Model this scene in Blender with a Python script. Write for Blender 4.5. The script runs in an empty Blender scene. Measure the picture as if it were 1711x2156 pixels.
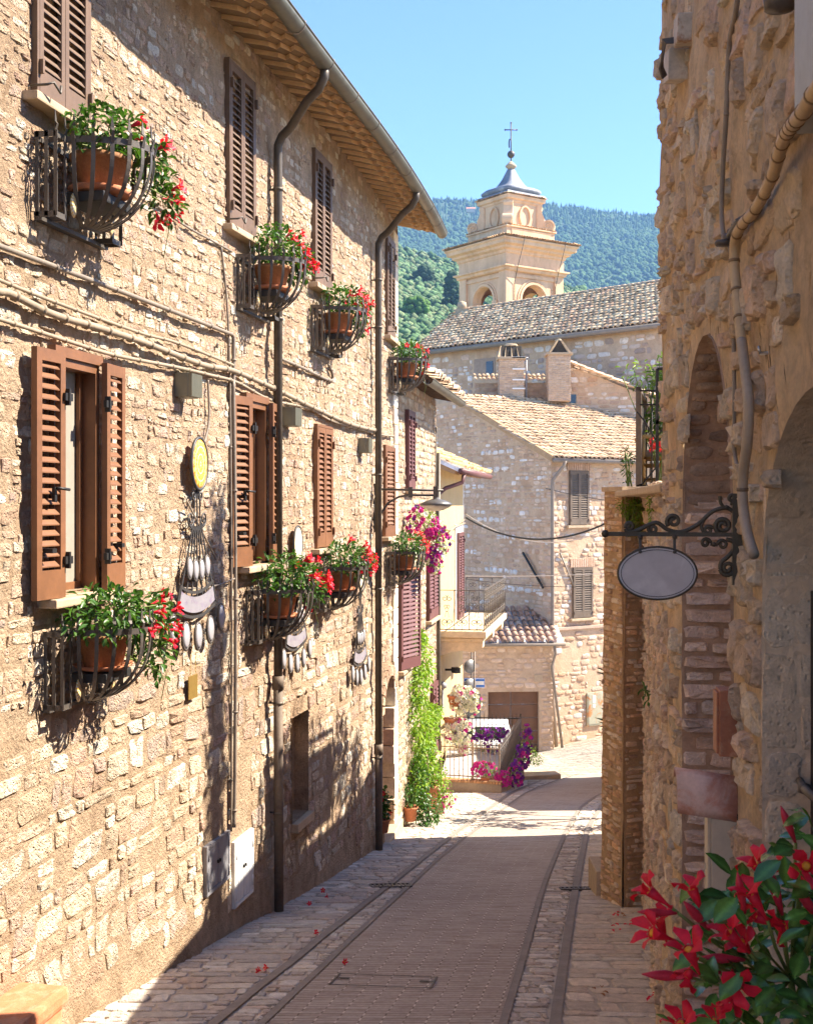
# Street in an Umbrian hill town: every thing is built in code from the photograph's measured layout.
HAZE = 0.00019
SUN_AZ, SUN_EL, SUN_E = 79.7, 44.5, 4.2
SKY_E, SKY_DUST, SKY_OZ, SKY_AIR = .11, .0, 4.5, .58
EXPO = 2.15
import bpy, bmesh, math, random
import numpy as np
from mathutils import Vector, Matrix, noise
V = Vector
sc = bpy.context.scene
COL = sc.collection
PI = math.pi
# ---- camera model: level camera at the origin looking along +Y; numbers below come from measuring the street ----
FPX, CX, HY = 2600.0, 855.5, 1060.0
def P(x, y, Y): return V(((x-CX)/FPX*Y, Y, (HY-y)/FPX*Y))
def gz(X, Y):                                        # height of the street, falling away from the camera
    z = -2.3 - .15*Y
    if Y > 30: z += max(0, X-4.6)*.2*min(1, (Y-30)/10)
    return z
def lerp(a, b, t): return a+(b-a)*t
def interp(tab, y):
    if y <= tab[0][0]:
        (a, b), (c, d) = tab[0], tab[1]
    elif y >= tab[-1][0]:
        (a, b), (c, d) = tab[-2], tab[-1]
    else:
        for i in range(len(tab)-1):
            if tab[i][0] <= y <= tab[i+1][0]:
                (a, b), (c, d) = tab[i], tab[i+1]; break
    return b+(d-b)*(y-a)/(c-a)
# ---- mesh builder ----
class MB:
    def __init__(s, M=None):
        s.v = []; s.f = []; s.mi = []; s.t = []; s.uv = {}; s.M = M; s.m = 0; s.tint = (1, 1, 1); s.flat = set()
    def add(s, vs, fs, tint=None, flat=False):
        b = len(s.v); t = tint or s.tint
        if s.M is not None: vs = [s.M @ V(p) for p in vs]
        s.v.extend([tuple(p) for p in vs]); s.t.extend([t]*len(vs))
        for f in fs:
            if flat: s.flat.add(len(s.f))
            s.f.append(tuple(i+b for i in f)); s.mi.append(s.m)
    def quad(s, a, b, c, d, tint=None): s.add([a, b, c, d], [(0, 1, 2, 3)], tint, True)
    def box(s, lo, hi, T=None, tint=None, bv=0):
        (x0, y0, z0), (x1, y1, z1) = lo, hi
        if bv:
            bm = bmesh.new(); bmesh.ops.create_cube(bm, size=1)
            for q in bm.verts: q.co = V(((x0+x1)/2+q.co.x*(x1-x0), (y0+y1)/2+q.co.y*(y1-y0), (z0+z1)/2+q.co.z*(z1-z0)))
            bmesh.ops.bevel(bm, geom=bm.edges[:], offset=bv, segments=2, affect='EDGES', profile=.6)
            bm.verts.index_update()
            vs = [q.co.copy() for q in bm.verts]; fs = [[q.index for q in f.verts] for f in bm.faces]; bm.free()
            if T is not None: vs = [T @ q for q in vs]
            s.add(vs, fs, tint, True); return
        vs = [V(p) for p in ((x0,y0,z0),(x1,y0,z0),(x1,y1,z0),(x0,y1,z0),(x0,y0,z1),(x1,y0,z1),(x1,y1,z1),(x0,y1,z1))]
        if T is not None: vs = [T @ q for q in vs]
        s.add(vs, [(0,3,2,1),(4,5,6,7),(0,1,5,4),(1,2,6,5),(2,3,7,6),(3,0,4,7)], tint, True)
    def tube(s, pts, r, seg=8, tint=None, caps=True, closed=False):
        pts = [V(p) for p in pts]; n = len(pts)
        if n < 2: return
        rs = r if isinstance(r, (list, tuple)) else [r]*n
        vs = []; up = None
        for i in range(n):
            a = pts[(i-1) % n] if (i or closed) else pts[i]; b = pts[(i+1) % n] if (i < n-1 or closed) else pts[i]
            d = (b-a)
            d = d.normalized() if d.length > 1e-9 else V((0, 0, 1))
            if up is None: up = d.orthogonal().normalized()
            up = up - d*up.dot(d)
            up = up.normalized() if up.length > 1e-6 else d.orthogonal().normalized()
            w = d.cross(up)
            for k in range(seg):
                a_ = 2*PI*k/seg; vs.append(pts[i]+(up*math.cos(a_)+w*math.sin(a_))*rs[i])
        fs = []
        for i in range(n if closed else n-1):
            j = (i+1) % n
            for k in range(seg):
                l = (k+1) % seg; fs.append((i*seg+k, i*seg+l, j*seg+l, j*seg+k))
        if caps and not closed:
            fs.append(tuple(range(seg))[::-1]); fs.append(tuple((n-1)*seg+k for k in range(seg)))
        s.add(vs, fs, tint)
    def bar(s, pts, w, t, side, tint=None):          # flat bar: width w along `side`, thickness t
        pts = [V(p) for p in pts]; n = len(pts); vs = []
        for i in range(n):
            d = (pts[min(n-1, i+1)]-pts[max(0, i-1)]).normalized()
            sd = V(side(i) if callable(side) else side); sd = (sd-d*sd.dot(d)).normalized(); nn = d.cross(sd)
            ww = w(i) if callable(w) else w
            for a, b in ((-1,-1),(1,-1),(1,1),(-1,1)): vs.append(pts[i]+sd*a*ww/2+nn*b*t/2)
        fs = [(0,3,2,1), tuple((n-1)*4+k for k in range(4))]
        for i in range(n-1):
            for k in range(4):
                l = (k+1) % 4; fs.append((i*4+k, i*4+l, i*4+4+l, i*4+4+k))
        s.add(vs, fs, tint, True)
    def lathe(s, prof, seg=20, o=(0,0,0), tint=None, sx=1, sy=1):
        vs = []; n = len(prof)
        for r, z in prof:
            for k in range(seg):
                a = 2*PI*k/seg; vs.append((o[0]+r*math.cos(a)*sx, o[1]+r*math.sin(a)*sy, o[2]+z))
        fs = []
        for i in range(n-1):
            for k in range(seg):
                l = (k+1) % seg; fs.append((i*seg+k, i*seg+l, i*seg+seg+l, i*seg+seg+k))
        if prof[0][0] > 1e-5: fs.append(tuple(range(seg))[::-1])
        if prof[-1][0] > 1e-5: fs.append(tuple((n-1)*seg+k for k in range(seg)))
        s.add(vs, fs, tint)
    def prism(s, poly, y0, y1, T=None, tint=None):   # polygon (x,z), counter-clockwise, extruded y0..y1
        n = len(poly)
        vs = [V((x, y0, z)) for x, z in poly]+[V((x, y1, z)) for x, z in poly]
        if T is not None: vs = [T @ q for q in vs]
        fs = [tuple(range(n)), tuple(range(n, 2*n))[::-1]]+[(i, i+n, (i+1) % n+n, (i+1) % n) for i in range(n)]
        s.add(vs, fs, tint, True)
    def grid(s, fn, us, vs_, tint=None, skip=None):
        nu, nv = len(us), len(vs_)
        vv = [fn(u, w) for w in vs_ for u in us]; fs = []
        for j in range(nv-1):
            for i in range(nu-1):
                if skip and skip((us[i]+us[i+1])/2, (vs_[j]+vs_[j+1])/2): continue
                fs.append((j*nu+i, j*nu+i+1, (j+1)*nu+i+1, (j+1)*nu+i))
        s.add(vv, fs, tint)
MWORLD = {}
def mesh_from(mb, name, mats, inv=None, uv=None):
    me = bpy.data.meshes.new(name)
    vs = mb.v if inv is None else [tuple(inv @ V(p)) for p in mb.v]
    me.from_pydata(vs, [], mb.f)
    for m in (mats if isinstance(mats, (list, tuple)) else [mats]): me.materials.append(m)
    me.polygons.foreach_set('material_index', mb.mi)
    sm = [i not in mb.flat for i in range(len(mb.f))]
    me.polygons.foreach_set('use_smooth', sm)
    at = me.attributes.new('tint', 'FLOAT_COLOR', 'POINT')
    a = np.ones((len(mb.v), 4), dtype=np.float32)
    if mb.t: a[:, :3] = np.array(mb.t, dtype=np.float32)
    at.data.foreach_set('color', a.ravel())
    if uv is not None:
        ul = me.uv_layers.new(name='UVMap')
        li = np.zeros(len(me.loops), dtype=np.int32); me.loops.foreach_get('vertex_index', li)
        ul.data.foreach_set('uv', np.array(uv, dtype=np.float32)[li].ravel())
    me.update()
    return me
def tag(o, label=None, cat=None, group=None, kind=None):
    if label: o['label'] = label
    if cat: o['category'] = cat
    if group: o['group'] = group
    if kind: o['kind'] = kind
    return o
def thing(name, label, cat, M=None, group=None):     # an Empty at the thing's base that parents its parts
    o = bpy.data.objects.new(name, None); COL.objects.link(o); o.empty_display_size = .1
    M = M if isinstance(M, Matrix) else Matrix.Translation(M if M is not None else (0,0,0))
    o.matrix_world = M; MWORLD[o.name] = M.copy()
    return tag(o, label, cat, group)
def part(mb, name, mats, parent, local=False, label=None, uv=None):   # mesh child; coordinates in world space unless local
    M = MWORLD[parent.name]
    me = mesh_from(mb, name, mats, None if local else M.inverted(), uv)
    o = bpy.data.objects.new(name, me); COL.objects.link(o); o.parent = parent
    MWORLD[o.name] = M.copy()
    if label: o['label'] = label
    return o
def solo(mb, name, mats, label=None, cat=None, group=None, kind=None, uv=None):   # a top-level mesh, origin at its base
    a = np.array(mb.v); lo, hi = a.min(0), a.max(0)
    L = V(((lo[0]+hi[0])/2, (lo[1]+hi[1])/2, lo[2]))
    me = mesh_from(mb, name, mats, Matrix.Translation(-L), uv)
    o = bpy.data.objects.new(name, me); COL.objects.link(o); o.location = L
    MWORLD[o.name] = Matrix.Translation(L)
    return tag(o, label, cat, group, kind)
def copy_tree(o, M, label=None):
    def rec(q, parent):
        c = q.copy(); COL.objects.link(c); c.parent = parent
        for ch in list(q.children): rec(ch, c)
        return c
    kids = list(o.children)
    r = o.copy(); COL.objects.link(r); r.matrix_world = M; MWORLD[r.name] = M.copy()
    for ch in kids: rec(ch, r)
    if label: r['label'] = label
    return r
def FM(o, x):                                        # frame: x axis given, z up, y into the wall
    x = V(x).normalized(); z = V((0,0,1)); y = z.cross(x)
    M = Matrix(((x.x, y.x, z.x, o[0]), (x.y, y.y, z.y, o[1]), (x.z, y.z, z.z, o[2]), (0,0,0,1)))
    return M
# ---- materials ----
def new_mat(name):
    m = bpy.data.materials.new(name); m.use_nodes = True
    nt = m.node_tree; nt.nodes.clear()
    out = nt.nodes.new('ShaderNodeOutputMaterial'); bs = nt.nodes.new('ShaderNodeBsdfPrincipled')
    nt.links.new(bs.outputs[0], out.inputs[0])
    return m, nt, bs, out
def N(nt, t, **k):
    n = nt.nodes.new(t)
    for a, b in k.items():
        if a.startswith('i_'): n.inputs[a[2:].replace('_', ' ')].default_value = b
        else: setattr(n, a, b)
    return n
def noise_n(nt, vec, scale, detail=5, rough=.6, dist=0):
    n = N(nt, 'ShaderNodeTexNoise'); n.inputs['Scale'].default_value = scale; n.inputs['Detail'].default_value = detail
    n.inputs['Roughness'].default_value = rough; n.inputs['Distortion'].default_value = dist
    if vec is not None: nt.links.new(vec, n.inputs['Vector'])
    return n.outputs['Fac']
def mul(nt, a, b):
    n = N(nt, 'ShaderNodeMix', data_type='RGBA', blend_type='MULTIPLY'); n.inputs['Factor'].default_value = 1
    for s, q in ((6, a), (7, b)):
        if isinstance(q, tuple): n.inputs[s].default_value = (*q[:3], 1)
        else: nt.links.new(q, n.inputs[s])
    return n.outputs[2]
def mixc(nt, f, a, b):
    n = N(nt, 'ShaderNodeMix', data_type='RGBA')
    if isinstance(f, (int, float)): n.inputs['Factor'].default_value = f
    else: nt.links.new(f, n.inputs['Factor'])
    for s, q in ((6, a), (7, b)):
        if isinstance(q, tuple): n.inputs[s].default_value = (*q[:3], 1)
        else: nt.links.new(q, n.inputs[s])
    return n.outputs[2]
def rng(nt, v, a, b, c, d):
    n = N(nt, 'ShaderNodeMapRange'); nt.links.new(v, n.inputs[0])
    for i, q in enumerate((a, b, c, d)): n.inputs[i+1].default_value = q
    return n.outputs[0]
def math_n(nt, op, a, b):
    n = N(nt, 'ShaderNodeMath', operation=op)
    for i, q in enumerate((a, b)):
        if isinstance(q, (int, float)): n.inputs[i].default_value = q
        else: nt.links.new(q, n.inputs[i])
    return n.outputs[0]
def sc_col(c, k): return tuple(max(0, min(1, q*k)) for q in c)
MATS = {}
def mat(name, col=(.5,.5,.5), rough=.7, metal=0, var=.2, vs=6, bump=.15, bs_=60, bd=.004, tint=False, col2=None, c2s=2.5, c2t=(.5,.65), spec=.4, trans=0, pits=0, streak=False, over=None, ot=(.5,.6), os=4.0, stain=0):
    if name in MATS: return MATS[name]
    m, nt, bs, out = new_mat(name)
    tc = N(nt, 'ShaderNodeTexCoord'); vec = tc.outputs['Object']
    f = noise_n(nt, vec, vs, 6, .65)
    f2 = noise_n(nt, vec, vs*7.3, 4, .6)
    k = math_n(nt, 'ADD', rng(nt, f, .25, .75, 1-var, 1+var), rng(nt, f2, .25, .75, -var*.5, var*.5))
    comb = N(nt, 'ShaderNodeCombineColor')
    for i in range(3): nt.links.new(k, comb.inputs[i])
    base = tuple(col)
    if col2:
        if streak:
            mp = N(nt, 'ShaderNodeMapping'); mp.inputs['Scale'].default_value = (1, 1, .15); nt.links.new(vec, mp.inputs[0])
            g = noise_n(nt, mp.outputs[0], c2s, 6, .65)
        else: g = noise_n(nt, vec, c2s, 6, .65, .6)
        base = mixc(nt, rng(nt, g, c2t[0], c2t[1], 0, 1), tuple(col), tuple(col2))
    c = mul(nt, base, comb.outputs[0])
    if tint:
        a = N(nt, 'ShaderNodeAttribute', attribute_name='tint'); c = mul(nt, c, a.outputs['Color'])
    if over:
        g = noise_n(nt, vec, os, 9, .72, .4); c = mixc(nt, rng(nt, g, ot[0], ot[1], 0, .92), c, mul(nt, tuple(over), comb.outputs[0]))
    if stain:
        mp = N(nt, 'ShaderNodeMapping'); mp.inputs['Scale'].default_value = (.9, .9, .28); gm = N(nt, 'ShaderNodeNewGeometry'); nt.links.new(gm.outputs['Position'], mp.inputs[0])
        g = noise_n(nt, mp.outputs[0], 1.1, 7, .68, .5); c = mixc(nt, rng(nt, g, .48, .74, 0, stain), c, mul(nt, c, (.52,.45,.40)))
        g = noise_n(nt, mp.outputs[0], .55, 5, .6, .3); c = mixc(nt, rng(nt, g, .5, .7, 0, stain*.6), c, mul(nt, c, (1.18,1.14,1.10)))
    nt.links.new(c, bs.inputs['Base Color'])
    bs.inputs['Roughness'].default_value = rough; bs.inputs['Metallic'].default_value = metal
    bs.inputs['Specular IOR Level'].default_value = spec
    if bump:
        h = noise_n(nt, vec, bs_, 8, .7)
        if pits:
            vo = N(nt, 'ShaderNodeTexVoronoi'); vo.inputs['Scale'].default_value = pits; nt.links.new(vec, vo.inputs['Vector'])
            h = math_n(nt, 'ADD', h, rng(nt, vo.outputs['Distance'], 0, .35, -.5, 0))
        b = N(nt, 'ShaderNodeBump'); b.inputs['Strength'].default_value = bump; b.inputs['Distance'].default_value = bd*10
        nt.links.new(h, b.inputs['Height']); nt.links.new(b.outputs[0], bs.inputs['Normal'])
    if trans:
        tr = N(nt, 'ShaderNodeBsdfTranslucent'); mx = N(nt, 'ShaderNodeMixShader'); mx.inputs[0].default_value = trans
        nt.links.new(mul(nt, c, (1.5, 1.6, .7)), tr.inputs[0]); nt.links.new(bs.outputs[0], mx.inputs[1]); nt.links.new(tr.outputs[0], mx.inputs[2])
        nt.links.new(mx.outputs[0], out.inputs[0])
    MATS[name] = m
    return m
STONE = mat('pale rubble stone', (1,1,1), .9, var=.25, vs=14, bump=.55, bs_=26, bd=.005, tint=True, pits=45, spec=.2)
STONEL = mat('rubble stone smeared with mortar', (1,1,1), .92, var=.26, vs=16, bump=.9, bs_=24, bd=.009, tint=True, pits=40, spec=.15, over=(.60,.44,.295), ot=(.50,.60), os=6.5, stain=.75)
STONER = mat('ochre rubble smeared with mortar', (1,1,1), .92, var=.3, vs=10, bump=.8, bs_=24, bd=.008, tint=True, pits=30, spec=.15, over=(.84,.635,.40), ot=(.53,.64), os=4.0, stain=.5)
STONEF = mat('old pinkish rubble', (1,1,1), .92, var=.2, vs=6, bump=.5, bs_=16, bd=.01, tint=True, spec=.15, over=(.53,.39,.265), ot=(.53,.64), os=1.6)
MORTAR = mat('sandy lime mortar', (.60,.44,.295), .95, var=.28, vs=7, bump=1.0, bs_=30, bd=.009, col2=(.49,.345,.22), c2s=1.6, stain=.7, spec=.15)
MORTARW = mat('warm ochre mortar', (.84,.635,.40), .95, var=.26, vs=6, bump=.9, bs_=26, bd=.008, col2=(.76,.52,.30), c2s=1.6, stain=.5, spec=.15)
MORTARF = mat('pinkish old mortar', (.53,.39,.265), .95, var=.2, vs=2, bump=.4, bs_=15, bd=.008, col2=(.46,.31,.20), c2s=.6, spec=.15)
PLASTER = mat('yellow stucco', (.50,.385,.205), .9, var=.1, vs=2, bump=.25, bs_=60, col2=(.50,.38,.22), c2s=1.3, streak=True, spec=.2)
STUCCO = mat('cream ochre stucco', (.72,.50,.32), .9, var=.10, vs=.8, bump=.2, bs_=12, col2=(.55,.36,.22), c2s=1.1, c2t=(.5,.72), stain=.5, streak=True, spec=.2)
CONC = mat('grey cement render', (.42,.34,.25), .95, var=.2, vs=3, bump=.4, bs_=35, col2=(.30,.26,.21), c2s=1.2, spec=.2)
BROWN = mat('chestnut brown shutter paint', (.185,.082,.036), .5, var=.22, vs=3, bump=.03, bs_=90)
BROWN2 = mat('faded brown shutter paint', (.145,.090,.056), .55, var=.22, vs=3, bump=.04, bs_=90)
MAROON = mat('maroon painted wood', (.125,.050,.048), .5, var=.12, vs=3, bump=.04, bs_=90)
GREYW = mat('weathered grey brown wood', (.15,.115,.085), .8, var=.25, vs=4, bump=.2, bs_=50)
DOORW = mat('dark brown plank wood', (.15,.075,.04), .7, var=.25, vs=3, bump=.2, bs_=40)
IRON = mat('dark wrought iron', (.098,.086,.075), .5, metal=.3, var=.25, vs=9, bump=.08, bs_=120)
IRONB = mat('black iron', (.03,.028,.026), .5, metal=.4, var=.2, vs=9, bump=.05, bs_=120)
ZINC = mat('dull zinc', (.105,.105,.082), .5, metal=.2, var=.2, vs=3, bump=.04, bs_=40, col2=(.075,.07,.055), c2s=2, spec=.5)
PIPEB = mat('bronze brown drainpipe', (.095,.078,.058), .5, metal=.2, var=.25, vs=3, bump=.04, bs_=40, col2=(.065,.05,.037), c2s=2.5)
CASTI = mat('grey cast iron pipe', (.15,.115,.085), .7, metal=.2, var=.25, vs=5, bump=.15, bs_=60, col2=(.10,.075,.06), c2s=3)
CABLEG = mat('beige cable sheath', (.30,.24,.17), .6, var=.2, vs=6, bump=.1, bs_=60)
CABLED = mat('grey brown conduit', (.23,.19,.15), .55, var=.2, vs=6, bump=.08, bs_=60)
CABLEK = mat('black cable', (.03,.03,.03), .6, var=.1, bump=0)
CABLEW = mat('pale wire', (.55,.5,.45), .6, var=.1, bump=0)
LAMPG = mat('grey green lamp housing', (.20,.195,.145), .5, metal=.3, var=.1, bump=.03)
TERRA = mat('terracotta', (.52,.20,.10), .85, var=.2, vs=9, bump=.2, bs_=60, col2=(.58,.29,.18), c2s=6, spec=.2)
TERRAO = mat('aged terracotta', (.32,.16,.075), .85, var=.3, vs=9, bump=.25, bs_=50, col2=(.26,.13,.07), c2s=7, spec=.2)
TILE = mat('weathered roof tile', (1,1,1), .9, var=.25, vs=7, bump=.25, bs_=40, tint=True, col2=(.72,.66,.56), c2s=3.5, c2t=(.52,.7), spec=.15)
TILEBASE = mat('dark tile bed', (.34,.25,.175), .95, var=.3, vs=4, bump=.3, bs_=30)
WOODS = mat('pale timber', (.42,.27,.14), .8, var=.25, vs=4, bump=.2, bs_=40)
SOFFIT = mat('pale terracotta soffit', (.56,.43,.28), .9, var=.15, vs=5, bump=.2, bs_=60, spec=.2, tint=True)
LEAF = mat('glossy green leaf', (.055,.135,.022), .35, var=.3, vs=30, bump=0, tint=True, trans=.25)
LEAFV = mat('yellow green leaf', (.22,.34,.035), .45, var=.3, vs=20, bump=0, tint=True, trans=.35)
LEAFD = mat('deep green leaf', (.03,.075,.022), .4, var=.3, vs=20, bump=0, tint=True, trans=.2)
STEM = mat('green stem', (.16,.22,.05), .6, var=.2, bump=0)
BARK = mat('brown bark', (.12,.08,.05), .9, var=.3, bump=.4, bs_=30)
RED = mat('crimson petal', (.72,.014,.045), .55, var=.2, vs=30, bump=0, tint=True, trans=.2)
PINK = mat('magenta petal', (.60,.03,.36), .6, var=.2, vs=30, bump=0, tint=True, trans=.25)
PURP = mat('violet petal', (.20,.025,.36), .6, var=.25, vs=30, bump=0, tint=True, trans=.25)
WHITE = mat('white petal', (.82,.82,.78), .6, var=.08, bump=0, tint=True, trans=.2)
YELLOW = mat('yellow throat', (.75,.35,.03), .6, bump=0)
SOIL = mat('dark soil', (.05,.035,.025), .95, var=.4, vs=30, bump=.5, bs_=50)
CERAM = mat('white glazed ceramic', (.60,.59,.61), .2, var=.05, bump=0, spec=.6)
BLACKT = mat('black plastic tray', (.025,.025,.025), .5, bump=0)
BRASS = mat('brass plate', (.42,.28,.08), .45, metal=.7, var=.15, bump=.05)
GREYM = mat('grey painted metal', (.27,.27,.29), .5, metal=.1, var=.15, vs=4, bump=.04, col2=(.21,.2,.2), c2s=3)
WHITEM = mat('off white painted metal', (.70,.72,.72), .45, var=.08, vs=4, bump=.03, col2=(.58,.58,.56), c2s=4)
RUSTM = mat('green grey rusty metal', (.36,.36,.27), .7, var=.15, vs=4, bump=.1, col2=(.45,.20,.07), c2s=3.2, c2t=(.52,.60))
LEAD = mat('lead sheet', (.20,.22,.26), .65, metal=.1, var=.25, vs=1.5, bump=.05, bs_=10, col2=(.40,.41,.43), c2s=1.2)
TRAV = mat('pale stone sill', (.46,.35,.23), .85, var=.2, vs=6, bump=.25, bs_=50)
CARW = mat('white car paint', (.72,.73,.76), .25, var=.02, bump=0, spec=.6)
DARKG = mat('dark window glass', (.02,.025,.03), .08, var=0, bump=0, spec=.7)
CURT = mat('beige net curtain', (.27,.245,.20), .8, var=.12, vs=3, bump=.1, bs_=150)
BLUE = mat('blue sign paint', (.03,.16,.55), .4, var=.05, bump=0)
WSIGN = mat('white sign paint', (.75,.75,.73), .4, var=.05, bump=0)
RUBBER = mat('black rubber', (.02,.02,.02), .8, bump=0)
BAMB = mat('yellow bamboo cane', (.55,.32,.10), .5, var=.25, vs=8, bump=.1, bs_=40)
CUSH = mat('faded grey cushion', (.36,.33,.26), .9, var=.15, vs=8, bump=.2, bs_=80)
SIGNG = mat('blank grey enamel', (.52,.49,.49), .5, metal=.05, var=.10, vs=4, bump=.03, col2=(.60,.57,.56), c2s=5)
STRIPM = mat('dark paving border', (.27,.235,.205), .85, var=.2, vs=5, bump=.3, bs_=40, spec=.25)
PAVM = mat('grey beige paving mortar', (.54,.46,.37), .95, var=.25, vs=5, bump=.5, bs_=40, col2=(.46,.385,.30), c2s=1.5, spec=.2)
# ---- masonry: irregular low-relief stones bedded in mortar ----
PAL_L = [(0.714,0.591,0.43),(0.662,0.528,0.378),(0.756,0.654,0.502),(0.63,0.465,0.343),(0.63,0.454,0.359),(0.683,0.543,0.394),(0.798,0.718,0.583),(0.546,0.396,0.286),(0.745,0.633,0.471),(0.83,0.76,0.624),(0.567,0.433,0.343)]
PAL_BR = [(.66,.51,.36),(.62,.45,.32),(.70,.56,.42),(.57,.385,.275)]
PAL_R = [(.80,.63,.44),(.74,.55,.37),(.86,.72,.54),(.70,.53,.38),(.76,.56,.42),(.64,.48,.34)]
PAL_F = [(.56,.41,.29),(.53,.37,.265),(.60,.47,.36),(.50,.34,.23),(.57,.41,.31),(.49,.33,.215)]
PAL_FW = PAL_F+[(.64,.58,.51),(.60,.54,.48)]
PAL_G = [(.70,.62,.54),(.74,.67,.60),(.63,.51,.42),(.76,.70,.63),(.60,.46,.37)]
def stones(mb, fr, v0, v1, u0, u1, ch, sl, rnd, pal, gap=.012, relief=.012, excl=(), skip=None, npt=10, wob=.02, boxy=4, jit=.06, tj=.12, ragged=.02, quad=False, cj=1):
    v = v0; row = 0
    while v < v1:
        h = rnd.uniform(*ch); vm = v+h/2; row += 1
        a = u0(vm) if callable(u0) else u0; b = u1(vm) if callable(u1) else u1
        u = a-rnd.uniform(0, sl[0])
        while u < b:
            l = rnd.uniform(sl[0], sl[1])*rnd.choice((.6,1,1,1.25)); c0, c1 = max(u, a-rnd.uniform(0, ragged)), min(u+l, b+rnd.uniform(0, ragged)); u += l
            if c1-c0 < .3*sl[0]: continue
            ok = True
            for (e0, e1, f0, f1) in excl:
                if v < f1-.02 and v+h > f0+.02 and c0 < e1 and c1 > e0:
                    if c0 < e0 and e0-c0 > .35*sl[0]: c1 = e0
                    elif c1 > e1 and c1-e1 > .35*sl[0]: c0 = e1
                    else: ok = False; break
            if not ok: continue
            if skip and skip((c0+c1)/2, vm, rnd): continue
            cells = [(c0, c1, v, v+h)]
            if h > .75*ch[1] and c1-c0 < 1.6*h and rnd.random() < .25: cells = [(c0, c1, v, v+h*.5), (c0, c1, v+h*.5, v+h)]
            for (p0, p1, q0, q1) in cells:
                w = wob*(noise.noise((p0*1.3, row*7.7, 3))+.5*noise.noise((p0*4, row*3.1, 8)))
                g = gap*rnd.uniform(.5, 1.5)
                hx, hy = (p1-p0)/2-g/2, (q1-q0)/2-g*.5*rnd.uniform(.6, 1.6)
                if hx < .01 or hy < .008: continue
                cx, cy = (p0+p1)/2, (q0+q1)/2+w
                r = relief*rnd.uniform(.35, 1.5); tilt = rnd.uniform(-.3, .3)*r; e = 2/(boxy*rnd.uniform(.6, 1.3)); sk = rnd.uniform(-.12, .12); sk2 = rnd.uniform(-.1, .1)
                ring = []
                if quad:
                    cs = [((sx*(1+cj*rnd.uniform(-.22, .06))+cj*sk*sy)*hx, (sy*(1+cj*rnd.uniform(-.25, .08))+cj*sk2*sx)*hy) for sx, sy in ((1,-1),(1,1),(-1,1),(-1,-1))]
                    for i in range(4):
                        A_, B_ = cs[i], cs[(i+1) % 4]
                        for f in (rnd.uniform(.06, .2), rnd.uniform(.4, .6), rnd.uniform(.8, .94)):
                            o_ = rnd.uniform(-.10, .05)*min(hx, hy); x = lerp(A_[0], B_[0], f); y = lerp(A_[1], B_[1], f); m_ = math.hypot(x, y)+1e-6; ring.append((x*(1+o_/m_), y*(1+o_/m_)))
                for k in (range(npt) if not quad else ()):
                    t = 2*PI*(k+.5)/npt; ct, st = math.cos(t), math.sin(t)
                    x = math.copysign(abs(ct)**e, ct); y = math.copysign(abs(st)**e, st)
                    j = 1+rnd.uniform(-jit*1.6, jit)
                    ring.append(((x*j+sk*y)*hx, (y*j+sk2*x)*hy))
                tc = rnd.choice(pal); q = rnd.uniform(1-tj, 1+tj); wq = rnd.uniform(-.04, .04)
                tc = (tc[0]*q*(1+wq), tc[1]*q, tc[2]*q*(1-wq))
                vs = []; npt_ = len(ring)
                for s_, d_, dj in (((1.0, -.006, 0), (.955, .55*r, .3), (.80, r, .5)) if quad else ((1.0, -.006, 0), (.95, .6*r, .25), (.70, r, .45))):
                    for x, y in ring:
                        vs.append(fr(cx+x*s_, cy+y*s_, d_+(rnd.uniform(-dj, dj)*r)+(tilt*x/hx if d_ > 0 else 0)))
                vs.append(fr(cx, cy, r*rnd.uniform(.8, 1.35)))
                fs = []
                for i in range(2):
                    for k in range(npt_):
                        kk = (k+1) % npt_; fs.append((i*npt_+k, i*npt_+kk, (i+1)*npt_+kk, (i+1)*npt_+k))
                for k in range(npt_): fs.append((2*npt_+k, 2*npt_+(k+1) % npt_, 3*npt_))
                mb.add(vs, fs, tc, quad)
        v += h
def cuts(a, b, step, extra):
    n = max(1, int((b-a)/step)); r = [a+(b-a)*i/n for i in range(n+1)]
    r = [q for q in r if all(abs(q-e) > step*.25 for e in extra)] + [e for e in extra if a < e < b] + [a, b]
    r = sorted(r); o = [r[0]]
    for q in r[1:]:
        if q-o[-1] > 1e-4: o.append(q)
    return o
def arch_panel(mb, fr, x0, x1, z0, z1, cx, r, zs, d0, d1, seg=14, zb=None, ry=None):
    """wall piece with an arched opening; front at depth d0, soffit and jambs back to d1"""
    zb = z0 if zb is None else zb; ry = ry or r
    pts = [(cx-r*math.cos(PI*i/seg), zs+ry*math.sin(PI*i/seg)) for i in range(seg+1)]
    def q(a, b, c, d, dd): mb.quad(*(fr(p[0], p[1], dd) for p in (a, b, c, d)))
    nz = max(1, int((z1-z0)/.5))
    for i in range(nz):
        za, zc = lerp(z0, z1, i/nz), lerp(z0, z1, (i+1)/nz)
        if cx-r > x0: q((x0, za), (cx-r, za), (cx-r, zc), (x0, zc), d0)
        if cx+r < x1: q((cx+r, za), (x1, za), (x1, zc), (cx+r, zc), d0)
    for i in range(seg):
        a, b = pts[i], pts[i+1]; q(a, b, (b[0], z1), (a[0], z1), d0)
        mb.quad(fr(a[0], a[1], d0), fr(a[0], a[1], d1), fr(b[0], b[1], d1), fr(b[0], b[1], d0))
    for x in (cx-r, cx+r): mb.quad(fr(x, zb, d0), fr(x, zb, d1), fr(x, zs, d1), fr(x, zs, d0))
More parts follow.
